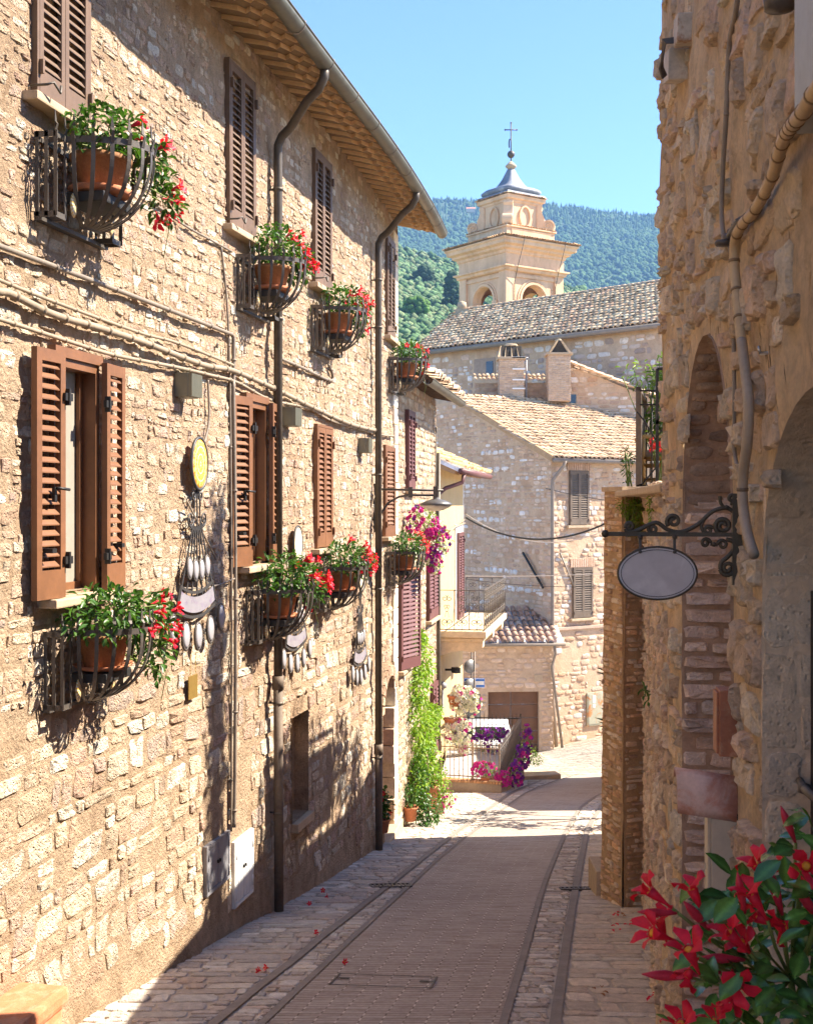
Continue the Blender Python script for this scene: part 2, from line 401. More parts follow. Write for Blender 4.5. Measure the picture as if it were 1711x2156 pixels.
# ---- left street wall ----
def wx(Y): return -2.5+.209*(Y-7.59)-(.0066*(Y-14)**2 if Y > 14 else 0)
def wdx(Y): return .209-(.0132*(Y-14) if Y > 14 else 0)
def LW(Y, z, d=0):
    k = wdx(Y); n = math.hypot(1, k)
    return V((wx(Y)+d/n, Y-d*k/n, z))
def LX(x):
    a, b = 4.0, 27.0
    for _ in range(50):
        m = (a+b)/2
        if CX+FPX*wx(m)/m < x: a = m
        else: b = m
    return a
def LZ(y, Y): return (HY-y)/FPX*Y
def LP(x, y, d=.04):                                  # point on the left wall seen at x, y, standing d off it
    a, b = 4.0, 27.0
    for _ in range(50):
        m = (a+b)/2; p = LW(m, 0, d)
        if CX+FPX*p.x/p.y < x: a = m
        else: b = m
    p = LW(a, 0, d); return V((p.x, p.y, (HY-y)/FPX*p.y))
def LM(Y, z, d=0):
    k = wdx(Y); return FM(LW(Y, z, d), (k, 1, 0))
YE = 19.8
rnd = random.Random(11)
house = thing('stone_house', 'long stone house with brown louvered shutters, flower baskets and deep tiled eaves lining the street', 'house', (wx(13), 13, -4.3))
W1, W2, W3, W4 = LX(124), LX(503), LX(674), LX(818)
w1, w2, w3, w4 = LX(150), LX(530), LX(677), LX(813)
holes = []
for Yc, z0, z1 in ((w1, -.6, .98), (w2, -.58, 1.0)): holes.append((Yc-.34, Yc+.34, z0, z1))
YN0, YN1 = LX(612), LX(646); NZ0, NZ1 = LZ(1735, YN0), LZ(1512, YN0)
holes.append((YN0, YN1, NZ0, NZ1))
DR0, DR1 = LX(803.5), LX(831); DZS = -3.15
holes.append((DR0, DR1, -5.6, DZS+.62))
wall = MB(); CBX = [(LX(429), LX(480), -4.35, -2.6), (LX(488), LX(530), -4.35, -2.4)]
ys = cuts(-6, YE, .10, [q for h in holes for q in h[:2]]); zs = cuts(-5.6, 4.55, .10, [q for h in holes for q in h[2:]])
def wall_d(Y, z):
    g = z-gz(wx(Y), Y)
    d = .022*noise.noise((Y*1.1, z*1.1, 0))+.016*noise.noise((Y*5, z*5, 4))+.012*noise.noise((Y*13, z*13, 9))
    if g < .45: d += .025*min(1, max(0, (.45-g)/.15))+.08*max(0, .22-g)
    if any(a-.06 < Y < b+.06 and c-.06 < z < e_+.06 for a, b, c, e_ in CBX): d = min(d, -.005)
    return d
inh = lambda Y, z: any(a < Y < b and c < z < d for a, b, c, d in holes)
wall.grid(lambda Y, z: LW(Y, z, wall_d(Y, z)), ys, zs, skip=inh)
wall.quad(LW(YE, -5.8, .03), LW(YE, 4.5, .03), LW(YE, 4.5, -6), LW(YE, -5.8, -6))
for i, (a, b, c, d) in enumerate(holes[:3]):          # reveals of the openings
    dep = -.2 if i < 2 else -.16
    for p, q in (((a, c), (b, c)), ((b, c), (b, d)), ((b, d), (a, d)), ((a, d), (a, c))):
        wall.quad(LW(*p, .02), LW(*q, .02), LW(*q, dep), LW(*p, dep))
a, b, c, d = holes[2]; wall.quad(LW(a, c, -.15), LW(b, c, -.15), LW(b, d, -.15), LW(a, d, -.15))
arch_panel(wall, LW, DR0, DR1, -5.6, DZS+.62, (DR0+DR1)/2, (DR1-DR0)/2-.02, DZS, .012, -.45, ry=.5)
part(wall, 'wall', MORTAR, house)
blk = [(Y-.36, Y+.36, 2.5, 4.2) for Y in (W1, W2, W3, W4)]+[(Y-.34, Y+.34, -.55, .95) for Y in (w3, w4)]
CB = [(LX(429), LX(480), -4.2, -2.6), (LX(488), LX(530), -4.2, -2.4)]
ex = holes+blk+CB
def sk_l(u, v, r):
    g = v-gz(wx(u), u); n = noise.noise((u*.55, v*.55, 2))
    return g < .22+.25*noise.noise((u*1.4, 5, 5)) or r.random() < .06+.5*max(0, n)+(.25 if v > 3.6 else 0)
top = MB(); S = random.Random(3)
ROWS = [(-5.6, -1.3, (.09,.25), (.10,.44), PAL_L, .015, .012), (-1.3, 1.6, (.045,.13), (.06,.26), PAL_L+PAL_BR[:2], .011, .008), (1.6, 4.5, (.04,.11), (.06,.24), PAL_L+PAL_BR, .011, .007)]
def dw(fr): return lambda u, v, d: fr(u, v, d+wall_d(u, v))
for v0, v1, ch, sl, pal, gp, rl in ROWS:
    stones(top, dw(LW), v0, v1, 6.6, YE, ch, sl, S, pal, gp, rl, ex, sk_l, wob=.06, quad=True, tj=.14)
quo = MB()
part(top, 'stonework', STONEL, house)
pl = MB()                                               # cement plinth along the foot of the wall
# quoins at the far corner
q = MB()
v = -5.2
while v < 4.3:
    h = S.uniform(.2, .34); l = S.uniform(.25, .55)
    if not (DR0 < YE-l and False): q.box((-l, -.035, 0), (.03, .2, h-.015), LM(YE, v), S.choice(PAL_L), bv=.012)
    v += h
part(q, 'corner_quoin', STONE, house)
# ---- roof, eaves, gutter ----
GO, GZ = .72, 4.36
eav = MB(); Y = -6.0
prof = [(.0, 0), (.28, 0), (.34, .05), (.41, -.03), (.48, .055), (.55, -.03), (.62, .05), (.70, .0)]
while Y < YE+.25:
    Yn = Y+.29; vs = []; m = len(prof); tn = []
    for o, zg in prof:
        z = 4.46-.16*o/.70
        vs += [LW(Y+zg*1.1, z+.075, o-.02), LW(Y+zg*1.1, z+.018, o-.02), LW(Yn+zg*1.1+.03, z+.070, o-.02)]; tn += [(1.6,1.55,1.5),(1.6,1.55,1.5),(.42,.38,.33)]  # edge risers tinted paler as if bounce-lit, panels tinted darker
    fs = []
    for i in range(m-1):
        for k in range(2): fs.append((i*3+k, i*3+k+1, i*3+3+k+1, i*3+3+k))
    b0_ = len(eav.v); vs2 = []; fs = []
    for i in range(m):
        p0_, p1_, p2_ = vs[3*i:3*i+3]; vs2 += [p0_, p1_, p1_+V((0,0,.0012)), p2_]
    for i in range(m-1): fs += [(4*i, 4*i+1, 4*i+5, 4*i+4), (4*i+2, 4*i+3, 4*i+7, 4*i+6)]
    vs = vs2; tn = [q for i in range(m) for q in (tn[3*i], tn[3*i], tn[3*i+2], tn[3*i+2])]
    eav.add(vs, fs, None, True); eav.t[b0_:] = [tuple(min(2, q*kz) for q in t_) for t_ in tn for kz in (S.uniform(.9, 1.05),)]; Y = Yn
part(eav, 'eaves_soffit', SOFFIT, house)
roof = MB(); ysr = cuts(-6, YE+.3, .5, [])
roof.grid(lambda Y, o: LW(Y, 4.60-.22*o, o), ysr, [-6, -3, 0, .66]); roof.grid(lambda Y, o: LW(Y, 4.60-.22*.66-.05*o, .66), ysr, [0, 1])
part(roof, 'roof_deck', TILEBASE, house)
rt = MB(); Y = -6
while Y < YE+.25:
    for j in range(14):
        o = .66-.36*j; zc = 4.60-.22*o; vs = []
        for e in (0, 1):
            rr = .085-.02*e; oo = o-.44*e; zz = zc+.22*.44*e+(.02 if e == 0 else 0)
            for k in range(5): t = PI*k/4; vs.append(LW(Y+.1-rr*math.cos(t), zz+rr*.8*math.sin(t), oo))
        rt.add(vs, [(k, k+1, 6+k, 5+k) for k in range(4)], sc_col(S.choice([(.55,.40,.27),(.5,.33,.2),(.42,.3,.2)]), S.uniform(.8, 1.2)))
    Y += .2
part(rt, 'roof', TILE, house)
gut = MB(); n = 60; gys = [-6+(YE+.22+6)*i/n for i in range(n+1)]
vs = []; fs = []
for Y in gys:
    for rr in (.088, .078):
        for k in range(9):
            t = PI+PI*k/8; vs.append(LW(Y, GZ+rr*math.sin(t), GO+rr*math.cos(t)))
for i in range(n):
    for b in (0, 9):
        for k in range(8): A = i*18+b+k; fs.append((A, A+1, A+19, A+18))
    for A in (i*18, i*18+8): fs.append((A, A+9, A+27, A+18))
gut.add(vs, fs); gut.add(vs[-18:-9], [tuple(range(9))])
gut.tube([LW(Y, GZ+.004, GO+.088) for Y in gys], .010, 6)
gt = part(gut, 'gutter', ZINC, house)
Y = 10.4
while Y < YE+.2:
    br = MB(); br.tube([LW(Y, GZ+.090*math.sin(PI+PI*k/10), GO+.090*math.cos(PI+PI*k/10)) for k in range(11)]+[LW(Y, GZ+.02, GO+.093)], .006, 5)
    part(br, 'gutter_bracket', CABLED, gt); Y += .97
def downpipe(Yg, Yw, zlow, zbot, r, m1, m2, clips, dw_=.10):
    p = MB(); base = [LW(Yg, GZ-.05, GO), LW(Yg, GZ-.16, GO-.01), LW(Yg+.05, GZ-.25, GO-.08), LW(lerp(Yg, Yw, .3), GZ-.33, GO-.22), LW(lerp(Yg, Yw, .8), GZ-.52, .26), LW(Yw-.02, GZ-.58, .15), LW(Yw, GZ-.67, dw_), LW(Yw, GZ-.8, dw_), LW(Yw, zlow, dw_)]
    pts = [base[0]]
    for i in range(1, len(base)): pts.append(base[i])
    p.tube(pts, r, 14)
    o = part(p, 'downpipe', m1, house)
    lo = MB(); lo.tube([LW(Yw, zlow+.1, dw_), LW(Yw, zbot, dw_+.01)], r*1.08, 14); lo.tube([LW(Yw, zlow+.16, dw_), LW(Yw, zlow+.02, dw_)], r*1.35, 14)
    part(lo, 'cast_iron_foot', m2, o)
    for z in clips:
        c = MB(); c.tube([LW(Yw, z-.015, dw_), LW(Yw, z+.015, dw_)], r*1.18, 12); c.tube([LW(Yw, z, 0), LW(Yw, z, dw_)], .01, 6)
        part(c, 'pipe_clip', m1, o)
YP1, YP2 = LX(566), LX(782)
downpipe(YP1-.42, YP1, LZ(1455, YP1), gz(wx(YP1), YP1)-.02, .046, PIPEB, CASTI, [LZ(y, YP1) for y in (400, 672, 1480, 1710)])
downpipe(YP2-.45, YP2, LZ(1590, YP2), gz(wx(YP2), YP2)-.02, .048, PIPEB, CASTI, [LZ(y, YP2) for y in (590, 690, 1000, 1240, 1595)])
# ---- windows ----
def panel(mb, w, h, T, fw=.05, t=.034, pitch=.062, solid=.0, ang=.62):
    b = lambda x0, x1, z0, z1, y0=-t/2, y1=t/2: mb.box((x0, y0, z0), (x1, y1, z1), T)
    b(0, fw, 0, h); b(w-fw, w, 0, h); b(fw, w-fw, h-fw*1.3, h); b(fw, w-fw, 0, fw*2.2+solid)
    z = fw*2.2+solid+.01; e = 1e-3; z1 = h-fw*1.3
    while z < z1-.045:
        L = pitch*.62; c, s = math.cos(ang), math.sin(ang)
        for q in (0,):
            yy, zz = 0, z+.028
            vs = []
            for du, dv in ((-L/2,-.004),(L/2,-.004),(L/2,.004),(-L/2,.004)):
                y = yy-(du*s)*1.0-dv*c*.0+dv*0; zc = zz+du*c*-1+dv
                for x in (fw-e, w-fw+e): vs.append(T @ V((x, du*s, zz+du*c+dv)))
            mb.add(vs, [(0,2,3,1),(2,4,5,3),(4,6,7,5),(6,0,1,7),(0,6,4,2),(1,3,5,7)], None, True)
        z += pitch
def hinge(mb, T, x, z): mb.box((x-.012, -.045, z-.045), (x+.012, -.012, z+.045), T)
def closed_window(name_l, Yc, z0, z1, w, m, lean=0, frame=LM, par=None, label=None, louv=.062, solid=.06, open_l=0):
    par = par or house; M = frame(Yc, z0, .0) @ Matrix.Rotation(lean, 4, 'Y')
    h = z1-z0; f = MB()
    for lo, hi in (((-w/2-.03,-.05,-.0),(-w/2,.03,h+.03)), ((w/2,-.05,0),(w/2+.03,.03,h+.03)), ((-w/2,-.048,h),(w/2,.03,h+.03))): f.box(lo, hi, M)
    f.box((-w/2,-.004,0),(w/2,.02,h), M)
    wi = part(f, 'window', m, par)
    for sx in (0, 1):
        s = MB(); T = M @ Matrix.Translation((-w/2+.003+sx*w/2, -.034, .005))
        if open_l and sx == 0: T = T @ Matrix.Rotation(-open_l, 4, 'Z')
        panel(s, w/2-.006, h-.01, T, fw=min(.05, w*.075), pitch=louv, solid=solid)
        x = 0 if sx == 0 else w/2-.006
        for z in (.18, h-.2): hinge(s, T, x, z)
        part(s, 'shutter', m, wi)
    return wi, M
def sill(mb, M, w, d=.12, t=.06, z=0): mb.box((-w/2, -d, z-t), (w/2, .05, z), M, bv=.012)
for Yc, z0, z1, lean in ((W1, 2.64, 4.32, 0), (W2, 2.60, 4.12, -.012), (W3, 2.56, 4.09, 0), (W4, 2.55, 4.05, 0)):
    wi, M = closed_window('window', Yc, z0, z1, .70, BROWN2, lean)
    s = MB(); sill(s, M, .98, .11, .06, -.01); part(s, 'sill', TRAV, wi)
    s = MB(); T = M @ Matrix.Translation((-.42, -.14, .04)); s.tube([T @ V(p) for p in ((0,.12,0),(0,0,0),(.03,-.03,.02),(.12,-.03,-.02),(.13,-.03,.03))], .009, 6); part(s, 'shutter_catch', IRON, wi)
wi, M = closed_window('window', w3, -.52, .90, .66, BROWN)
s = MB(); sill(s, M, .95, .11, .06, -.01); part(s, 'sill', TRAV, wi)
def open_window(Yc, z0, z1, angL, angR):
    w = .66; h = z1-z0; M = LM(Yc, z0, 0); f = MB()
    for lo, hi in (((-w/2,-.05,0),(-w/2+.055,.10,h)), ((w/2-.055,-.05,0),(w/2,.10,h)), ((-w/2+.055,-.05,h-.06),(w/2-.055,.10,h)), ((-w/2-.02,-.07,h),(w/2+.02,.02,h+.07)), ((-w/2+.055,.06,0),(w/2-.055,.10,.05))): f.box(lo, hi, M)
    for x in (-w/2+.07, w/2-.10): f.box((x,.05,.05),(x+.035,.08,h-.06), M)
    wi = part(f, 'window', BROWN, house)
    p = MB(); p.box((-w/2+.05,.085,.05),(w/2-.05,.095,h-.06), M); part(p, 'pane', CURT, wi)
    p = MB(); p.box((-.01,.055,.02),(.03,.084,h-.06), M); part(p, 'sash', BROWN, wi)
    for sx, ang in ((0, angL), (1, angR)):
        s = MB(); pw = w/2+.02
        if sx == 0: T = M @ Matrix.Translation((-w/2+.02, -.10, -.02)) @ Matrix.Rotation(PI-ang, 4, 'Z')
        else: T = M @ Matrix.Translation((w/2-.02, -.10, -.02)) @ Matrix.Rotation(ang, 4, 'Z')
        panel(s, pw, h+.04, T, fw=.062, solid=.05, pitch=.068, t=.042, ang=-.75 if sx == 0 else .75)
        part(s, 'shutter', BROWN, wi)
        k = MB(); T2 = T; hg = []; fy = (.03 if sx == 0 else -.03)
        if sx == 0:
            k.box((pw*.42,fy-.008,h*.40),(pw*.42+.028,fy+.014,h*.46), T); k.tube([T @ V((pw*.45,fy,h*.455)), T @ V((pw*.45,fy+.04,h*.455)), T @ V((pw*.45-.11,fy+.045,h*.45))], .011, 6)
        for z in (.22, h-.28):
            kk_ = MB(); hg.append(kk_); kk_.box((-.06,fy-.012,z),(.035,fy+.012,z+.05), T); kk_.box((-.02,fy-.02,z-.03),(0,fy+.02,z+.08), T)
        kd = MB(); kd.box((pw*.6,fy-.02,.30),(pw*.75,fy+.05,.33), T); part(kd, 'wind_hook', IRONB, wi)
        if k.v: part(k, 'latch', IRONB, wi)
        for kk_ in hg: part(kk_, 'hinge', IRONB, wi)
    s = MB(); sill(s, M, .98, .15, .06, -.025); part(s, 'sill', TRAV, wi)
open_window(w1, -.6, .98, .05, .06)
open_window(w2, -.58, 1.0, .22, .10)
# last lower window by the corner: one leaf ajar, seen past the downpipe
wi, M = closed_window('window', w4, -.5, .85, .62, BROWN, open_l=.35); s = MB(); sill(s, M, .9, .11); part(s, 'sill', TRAV, wi)
# niche sill, arched doorway
s = MB(); s.box((-.32,-.09,-.1),(.32,.0,0), LM((YN0+YN1)/2, NZ0), bv=.012); nb = MB()
part(s, 'niche_sill', TRAV, house)
d = MB(); Yd = (DR0+DR1)/2; M = LM(Yd, -5.4, -.42); d.box((-.7,0,0),(.7,.05,2.9), M)
for k in range(7): d.box((-.63+.18*k,-.02,0.1),(-.63+.18*k+.17,0,2.8), M)
part(d, 'door', DOORW, house)
vo = MB(); r0 = (DR1-DR0)/2-.02
for k in range(13):
    t0, t1 = PI*k/13+.02, PI*(k+1)/13-.02
    pl_ = [LW(Yd-rr*math.cos(t), DZS+rr*math.sin(t)*.8, dd) for dd in (.045, -.1) for rr, t in ((r0, t0), (r0+.2, t0), (r0+.2, t1), (r0, t1))]
    vo.add(pl_, [(0,1,2,3),(4,7,6,5),(0,4,5,1),(1,5,6,2),(2,6,7,3),(3,7,4,0)], S.choice(PAL_BR), True)
part(vo, 'door_arch', STONEL, house)
st = MB(); st.box((-.75,-.12,-.3),(.75,.3,0.02), LM(Yd, gz(wx(Yd), Yd)+.1), bv=.02); part(st, 'doorstep', TRAV, house)
# ---- utility doors ----
def cab(name, label, x0, x1, yt, yb, m, hx):
    Ya, Yb = LX(x0), LX(x1); w = (Yb-Ya)*1.02; M = LM((Ya+Yb)/2, LZ(yb, (Ya+Yb)/2), .012); h = LZ(yt, (Ya+Yb)/2)-LZ(yb, (Ya+Yb)/2)
    t = thing(name, label, 'cabinet', M); f = MB()
    for lo, hi in (((-w/2,-.015,0),(w/2,.07,.03)), ((-w/2,-.015,h-.03),(w/2,.07,h)), ((-w/2,-.015,.03),(-w/2+.03,.07,h-.03)), ((w/2-.03,-.015,.03),(w/2,.07,h-.03))): f.box(lo, hi)
    f.box((-w/2+.03,.01,.03),(w/2-.03,.06,h-.03)); part(f, 'frame', m, t, True)
    for sx in (0, 1):
        d = MB(); a = -w/2+.035+sx*(w/2-.03); b = a+w/2-.04; d.box((a,-.01,.035),(b,.01,h-.035), bv=.003)
        if hx:
            for q in (.33, .66): d.box((lerp(a, b, q)-.004,-.013,.04),(lerp(a, b, q)+.004,-.009,h-.04))
        for z in (.2*h, .8*h): d.tube([(a if sx == 0 else b, -.016, z-.05), (a if sx == 0 else b, -.016, z+.05)], .009, 6)
        part(d, 'door', m, t, True)
    for x in (-.025, .025): k = MB(); k.lathe([(.0,0),(.012,0),(.012,.025),(0,.03)], 8, (x,-.02,h*.52)); part(k, 'knob', IRONB, t, True)
cab('meter_cabinet', 'grey metal meter cabinet with two doors set low in the stone wall', 430, 479, 1765, 1868, GREYM, 0)
cab('utility_cabinet', 'white ribbed metal utility cabinet low in the wall just beside the grey one', 489, 529, 1758, 1895, WHITEM, 1)
# ---- cables and conduits on the wall ----
def cable(name, label, pts, r, m, d=.045, clip=.35, group=None, sag=True):
    pp = [LP(x, y, d) for x, y in pts]; out = []
    for i in range(len(pp)-1):
        p0, p1, p2, p3 = pp[max(0, i-1)], pp[i], pp[i+1], pp[min(len(pp)-1, i+2)]
        for k in range(8):
            t = k/8; out.append(.5*((2*p1)+(p2-p0)*t+(2*p0-5*p1+4*p2-p3)*t*t+(3*p1-p0-3*p2+p3)*t**3))
    out.append(pp[-1]); c = MB(); c.tube(out, r, 8)
    if clip:
        acc = 0
        for i in range(1, len(out)):
            acc += (out[i]-out[i-1]).length
            if acc > clip:
                acc = 0; dd = (out[i]-out[i-1]).normalized()*.008; c.tube([out[i]-dd, out[i]+dd], r*1.5, 8, (.5,.5,.5))
    return solo(c, name, m, label, 'cable' if 'cable' in name or 'wire' in name else 'conduit', group)
cable('metal_conduit', 'grey metal conduit running highest across the wall between the window rows', [(-30,506),(0,518),(137,569),(308,634),(470,697),(489,706),(492,730),(491,860)], .019, CABLED, clip=.8)
cable('service_cable', 'beige cable with many clips just under the metal conduit', [(-30,578),(0,590),(116,636),(290,699),(376,723),(492,769)], .013, CABLEG, clip=.22)
cable('cable_bundle', 'thick beige cable bundle sagging across the wall to the second downpipe', [(-30,606),(0,614),(24,619),(113,662),(205,689),(301,720),(427,768),(492,781),(585,822),(656,857),(735,892),(797,908)], .026, CABLEG, clip=.3, d=.06)
cable('thin_service_cable', 'lowest beige cable just above the open shutters', [(-30,664),(0,672),(137,716),(239,747),(376,774),(444,790),(499,805),(570,842),(650,860),(704,888),(797,914),(827,918)], .015, CABLEG, clip=.3)
cable('telephone_cable', 'thin dark cable slanting down from the big upper basket', [(318,424),(390,475),(440,503),(489,530)], .010, CABLED, clip=.4, d=.03)
cable('vertical_conduit', 'slim dark conduit dropping from the cables to the meter cabinet', [(491,800),(494,1000),(496,1300),(495,1600),(493,1742)], .018, CABLED, clip=.9, d=.05)
cable('vertical_cable', 'thin brown cable beside the slim dark conduit', [(466,520),(478,640),(484,800),(487,1100),(488,1400),(487,1750)], .010, CABLED, clip=.9, d=.03)
cable('short_conduit', 'short grey conduit slanting under the third upper basket', [(591,755),(640,776),(694,801),(700,790),(692,768)], .018, CABLED, clip=.4)
cable('drop_cable', 'grey cable hanging straight down below the first wall light', [(438,800),(440,860),(438,900),(430,932)], .010, CABLED, clip=0, d=.03)
cable('stay_wire', 'thin grey wires tied from the ornament to the dark conduit', [(380,1238),(430,1238),(470,1228),(494,1218)], .008, CABLED, clip=0, d=.06)
# ---- wall lights ----
for i, (x, y, lb) in enumerate(((366, 838, 'ribbed grey wall light above the first shell ornament'), (592, 898, 'ribbed grey wall light beside the first downpipe'), (752, 954, 'ribbed grey wall light near the second downpipe'))):
    Y = LX(x)+.12; M = LM(Y, LZ(y, Y), 0)
    if i == 0:
        wl = thing('wall_light', lb, 'wall light', M, 'ribbed wall lights'); b = MB(); b.box((-.12,-.125,0),(.12,-.0,.2), bv=.006); part(b, 'housing', LAMPG, wl, True)
        b = MB()
        for k in range(12): b.box((-.118+.02*k,-.16,.004),(-.118+.02*k+.011,-.125,.196))
        part(b, 'cooling_ribs', LAMPG, wl, True); b = MB(); b.box((-.05,-.03,-.006),(.05,.03,-.0)); part(b, 'lens', CERAM, wl, True)
    else: copy_tree(wl, M, lb)
# terracotta bin in the near corner
tb = thing('terracotta_planter', 'orange terracotta block planter at the foot of the wall in the near corner', 'planter', FM((-2.43, 7.55, gz(-2.4, 7.8)+.03), (.209, 1, 0)))
b = MB(); b.box((-1.2,-.22,-.1),(.28,.24,.30), bv=.03); b.box((-1.23,-.25,.28),(.31,.27,.40), bv=.035); part(b, 'body', TERRA, tb, True)
# ---- foliage helpers ----
def leaf(mb, p, d, up, L, w, tint, curl=.25):
    d = V(d).normalized(); s = d.cross(V(up)); s = s.normalized() if s.length > 1e-4 else d.orthogonal().normalized(); n = s.cross(d)
    pts = [(0, 0, 0), (.45, .5, .10), (.45, -.5, .10), (.45, 0, -.02), (.8, .32, .02), (.8, -.32, .02), (1, 0, -curl)]
    vs = [p+d*(a*L)+s*(b*w)+n*(c*L) for a, b, c in pts]
    mb.add(vs, [(0,3,1), (0,2,3), (1,3,6,4), (3,2,5,6)], tint)
def leaf_cloud(mb, rnd, blobs, n, L, asp=.5, shell=.55, droop=.3, tints=((1,1,1),), out=.7):
    tot = sum(b[2] if len(b) > 2 else 1 for b in blobs)
    for b in blobs:
        c, r = V(b[0]), b[1]; k = int(n*(b[2] if len(b) > 2 else 1)/tot)
        for _ in range(k):
            q = V((rnd.gauss(0,1), rnd.gauss(0,1), rnd.gauss(0,1))).normalized(); m = rnd.uniform(shell, 1.08)
            p = c+V((q.x*r[0]*m, q.y*r[1]*m, q.z*r[2]*m))
            d = q*out+V((rnd.gauss(0,.6), rnd.gauss(0,.6), rnd.gauss(0,.5)-droop))
            t = rnd.choice(tints); kk = rnd.uniform(.7, 1.3)
            leaf(mb, p, d, V((rnd.gauss(0,.4), rnd.gauss(0,.4), 1)), L*rnd.uniform(.65, 1.25), L*asp*rnd.uniform(.8, 1.2), sc_col(t, kk))
def trumpet(L=.06, R_=.038, hi=False):               # five petalled mandevilla flower along +Z
    mb = MB(); seg = 10
    mb.m = 0; mb.lathe([(.002,-L),(.004,-L*.7),(.010,-L*.3),(.013,0)], seg)
    for k in range(5):
        a = 2*PI*k/5; ring = []
        for t, w in ((0,.52),(.4,.52),(.74,.42),(1,.10)):
            r = lerp(.012, R_, t); z = .022*math.sin(t*1.9)-.002*t
            for s in (-1, 0, 1): ring.append((r*math.cos(a+s*w+.38*t), r*math.sin(a+s*w+.38*t), z+(.004 if s == 0 else 0)+(.009*t if s > 0 else -.006*t if s < 0 else 0)))
        mb.add(ring, [(3*i+j, 3*i+j+1, 3*i+4+j, 3*i+3+j) for i in range(3) for j in range(2)])
    mb.m = 1; mb.lathe([(.009,.0),(.005,.003),(0,.001)], 8)
    return mb
def petunia(R_=.03):
    mb = MB(); n = 10; vs = [(0,0,-.03)]+[(R_*(.9+.12*math.cos(5*2*PI*k/n))*math.cos(2*PI*k/n), R_*(.9+.12*math.cos(5*2*PI*k/n))*math.sin(2*PI*k/n), .004*math.cos(2*PI*k*3/n)) for k in range(n)]
    mb.add(vs, [(0, k+1, (k+1) % n+1) for k in range(n)]); return mb
ME_FL = mesh_from(trumpet(), 'flower', [RED, YELLOW])
ME_PET = {c: mesh_from(petunia(), 'flower', [m]) for c, m in (('p', PINK), ('v', PURP), ('w', WHITE))}
def put(me, parent, p, d, s, rnd, name='flower'):    # a flower: child mesh at local p looking along d
    o = bpy.data.objects.new(name, me); COL.objects.link(o); o.parent = parent
    q = V(d).normalized().to_track_quat('Z', 'Y').to_matrix().to_4x4() @ Matrix.Rotation(rnd.uniform(0, 6.28), 4, 'Z')
    o.matrix_local = Matrix.Translation(p) @ q @ Matrix.Diagonal((s, s, s, 1)); return o
# ---- iron flower baskets ----
def make_basket(W=.9, D=.55, H=.5):
    t = thing('iron_flower_basket', '', 'flower basket', Matrix(), 'wrought iron flower baskets under the windows')
    f = MB(); ox = W/2; bw, bt = .024, .006
    for sx in (-1, 1):                                # straight cage at each end
        xs = (sx*ox, sx*(ox-.12))
        for x, y in ((xs[0],-.02),(xs[0],-.14),(xs[1],-.14),(xs[0]-sx*.0,-.08),(xs[1],-.02)):
            f.bar([(x,y,-.01),(x,y,H)], bw, bt, (0,1,0) if x == xs[0] else (1,0,0))
        for z in (0, H-.02):
            f.bar([(xs[0],0,z),(xs[0],-.14,z)], .035, bt, (0,0,1)); f.bar([(xs[0],-.14,z),(xs[1],-.14,z)], .035, bt, (0,0,1)); f.bar([(xs[1],-.14,z),(xs[1],0,z)], .035, bt, (0,0,1))
        for x, y in ((xs[0],-.14),(xs[1],-.14)):
            f.bar([(x,y,H),(x,y-.012,H+.035),(x,y,H+.05),(x,y+.004,H+.12)], lambda i: (.024,.018,.022,.003)[i], bt, (1,0,0))
    f.box((-ox,-.05,-.035),(ox,-.0,-.012)); f.box((-ox,-.012,H-.05),(ox,-.0,H-.02))
    part(f, 'frame', IRON, t, True)
    f = MB(); a0 = ox-.13; arc = []
    for k in range(25):
        a = PI-PI*k/24; arc.append(V((a0*math.cos(a), -.13-(D-.13)*math.sin(a), H-.02)))
    f.bar(arc, .04, .006, (0,0,1)); part(f, 'rail', IRON, t, True)
    f = MB()
    for k in range(11):
        a = PI-PI*(k+.5)/11; top_ = V((a0*math.cos(a), -.13-(D-.13)*math.sin(a), 0)); low = V((.10*math.cos(a), -.13-.05*math.sin(a), 0)); pts = []
        for i in range(13):
            s_ = i/12; z = H*s_; k_ = (1-(1-s_)**2.2)**.62; p = low.lerp(top_, k_*1.0+.04*math.sin(PI*s_)); pts.append(V((p.x, p.y, z-.01)))
        tan = V((-math.sin(a)*a0, -(D-.13)*math.cos(a), 0)).normalized()
        f.bar(pts, .026, .006, tan)
        o = V((math.cos(a), -math.sin(a), 0)); tp = pts[-1]+V((0,0,.01))
        f.bar([tp-V((0,0,.03))+o*.004, tp+o*.022+V((0,0,.035)), tp+o*.004+V((0,0,.055)), tp+V((0,0,.13))], lambda i: (.026,.016,.024,.003)[i], .007, tan)
        f.lathe([(0,0),(.007,.002),(0,.006)], 6, (tp.x+o.x*.006, tp.y+o.y*.006, tp.z-.02))
    f.tube([V((.10*math.cos(q), -.13-.05*math.sin(q), -.01)) for q in [PI*k/10 for k in range(11)]], .012, 6)
    part(f, 'bars', IRON, t, True)
    s = MB(); s.box((-.20,-.33,.13),(.20,-.06,.195), bv=.01); part(s, 'shelf', BLACKT, t, True)
    for sx in (-1, 1):
        c = MB(); c.lathe([(0,.012),(.035,.010),(.05,.0),(.035,-.008),(0,-.008)], 16, sy=1.0)
        c.v = [(sx*(ox-.19)+p[0]*.9, -.16-p[2], .09+p[1]*1.55) for p in c.v]
        o = part(c, 'ceramic_oval', CERAM2, t, True)
    return t
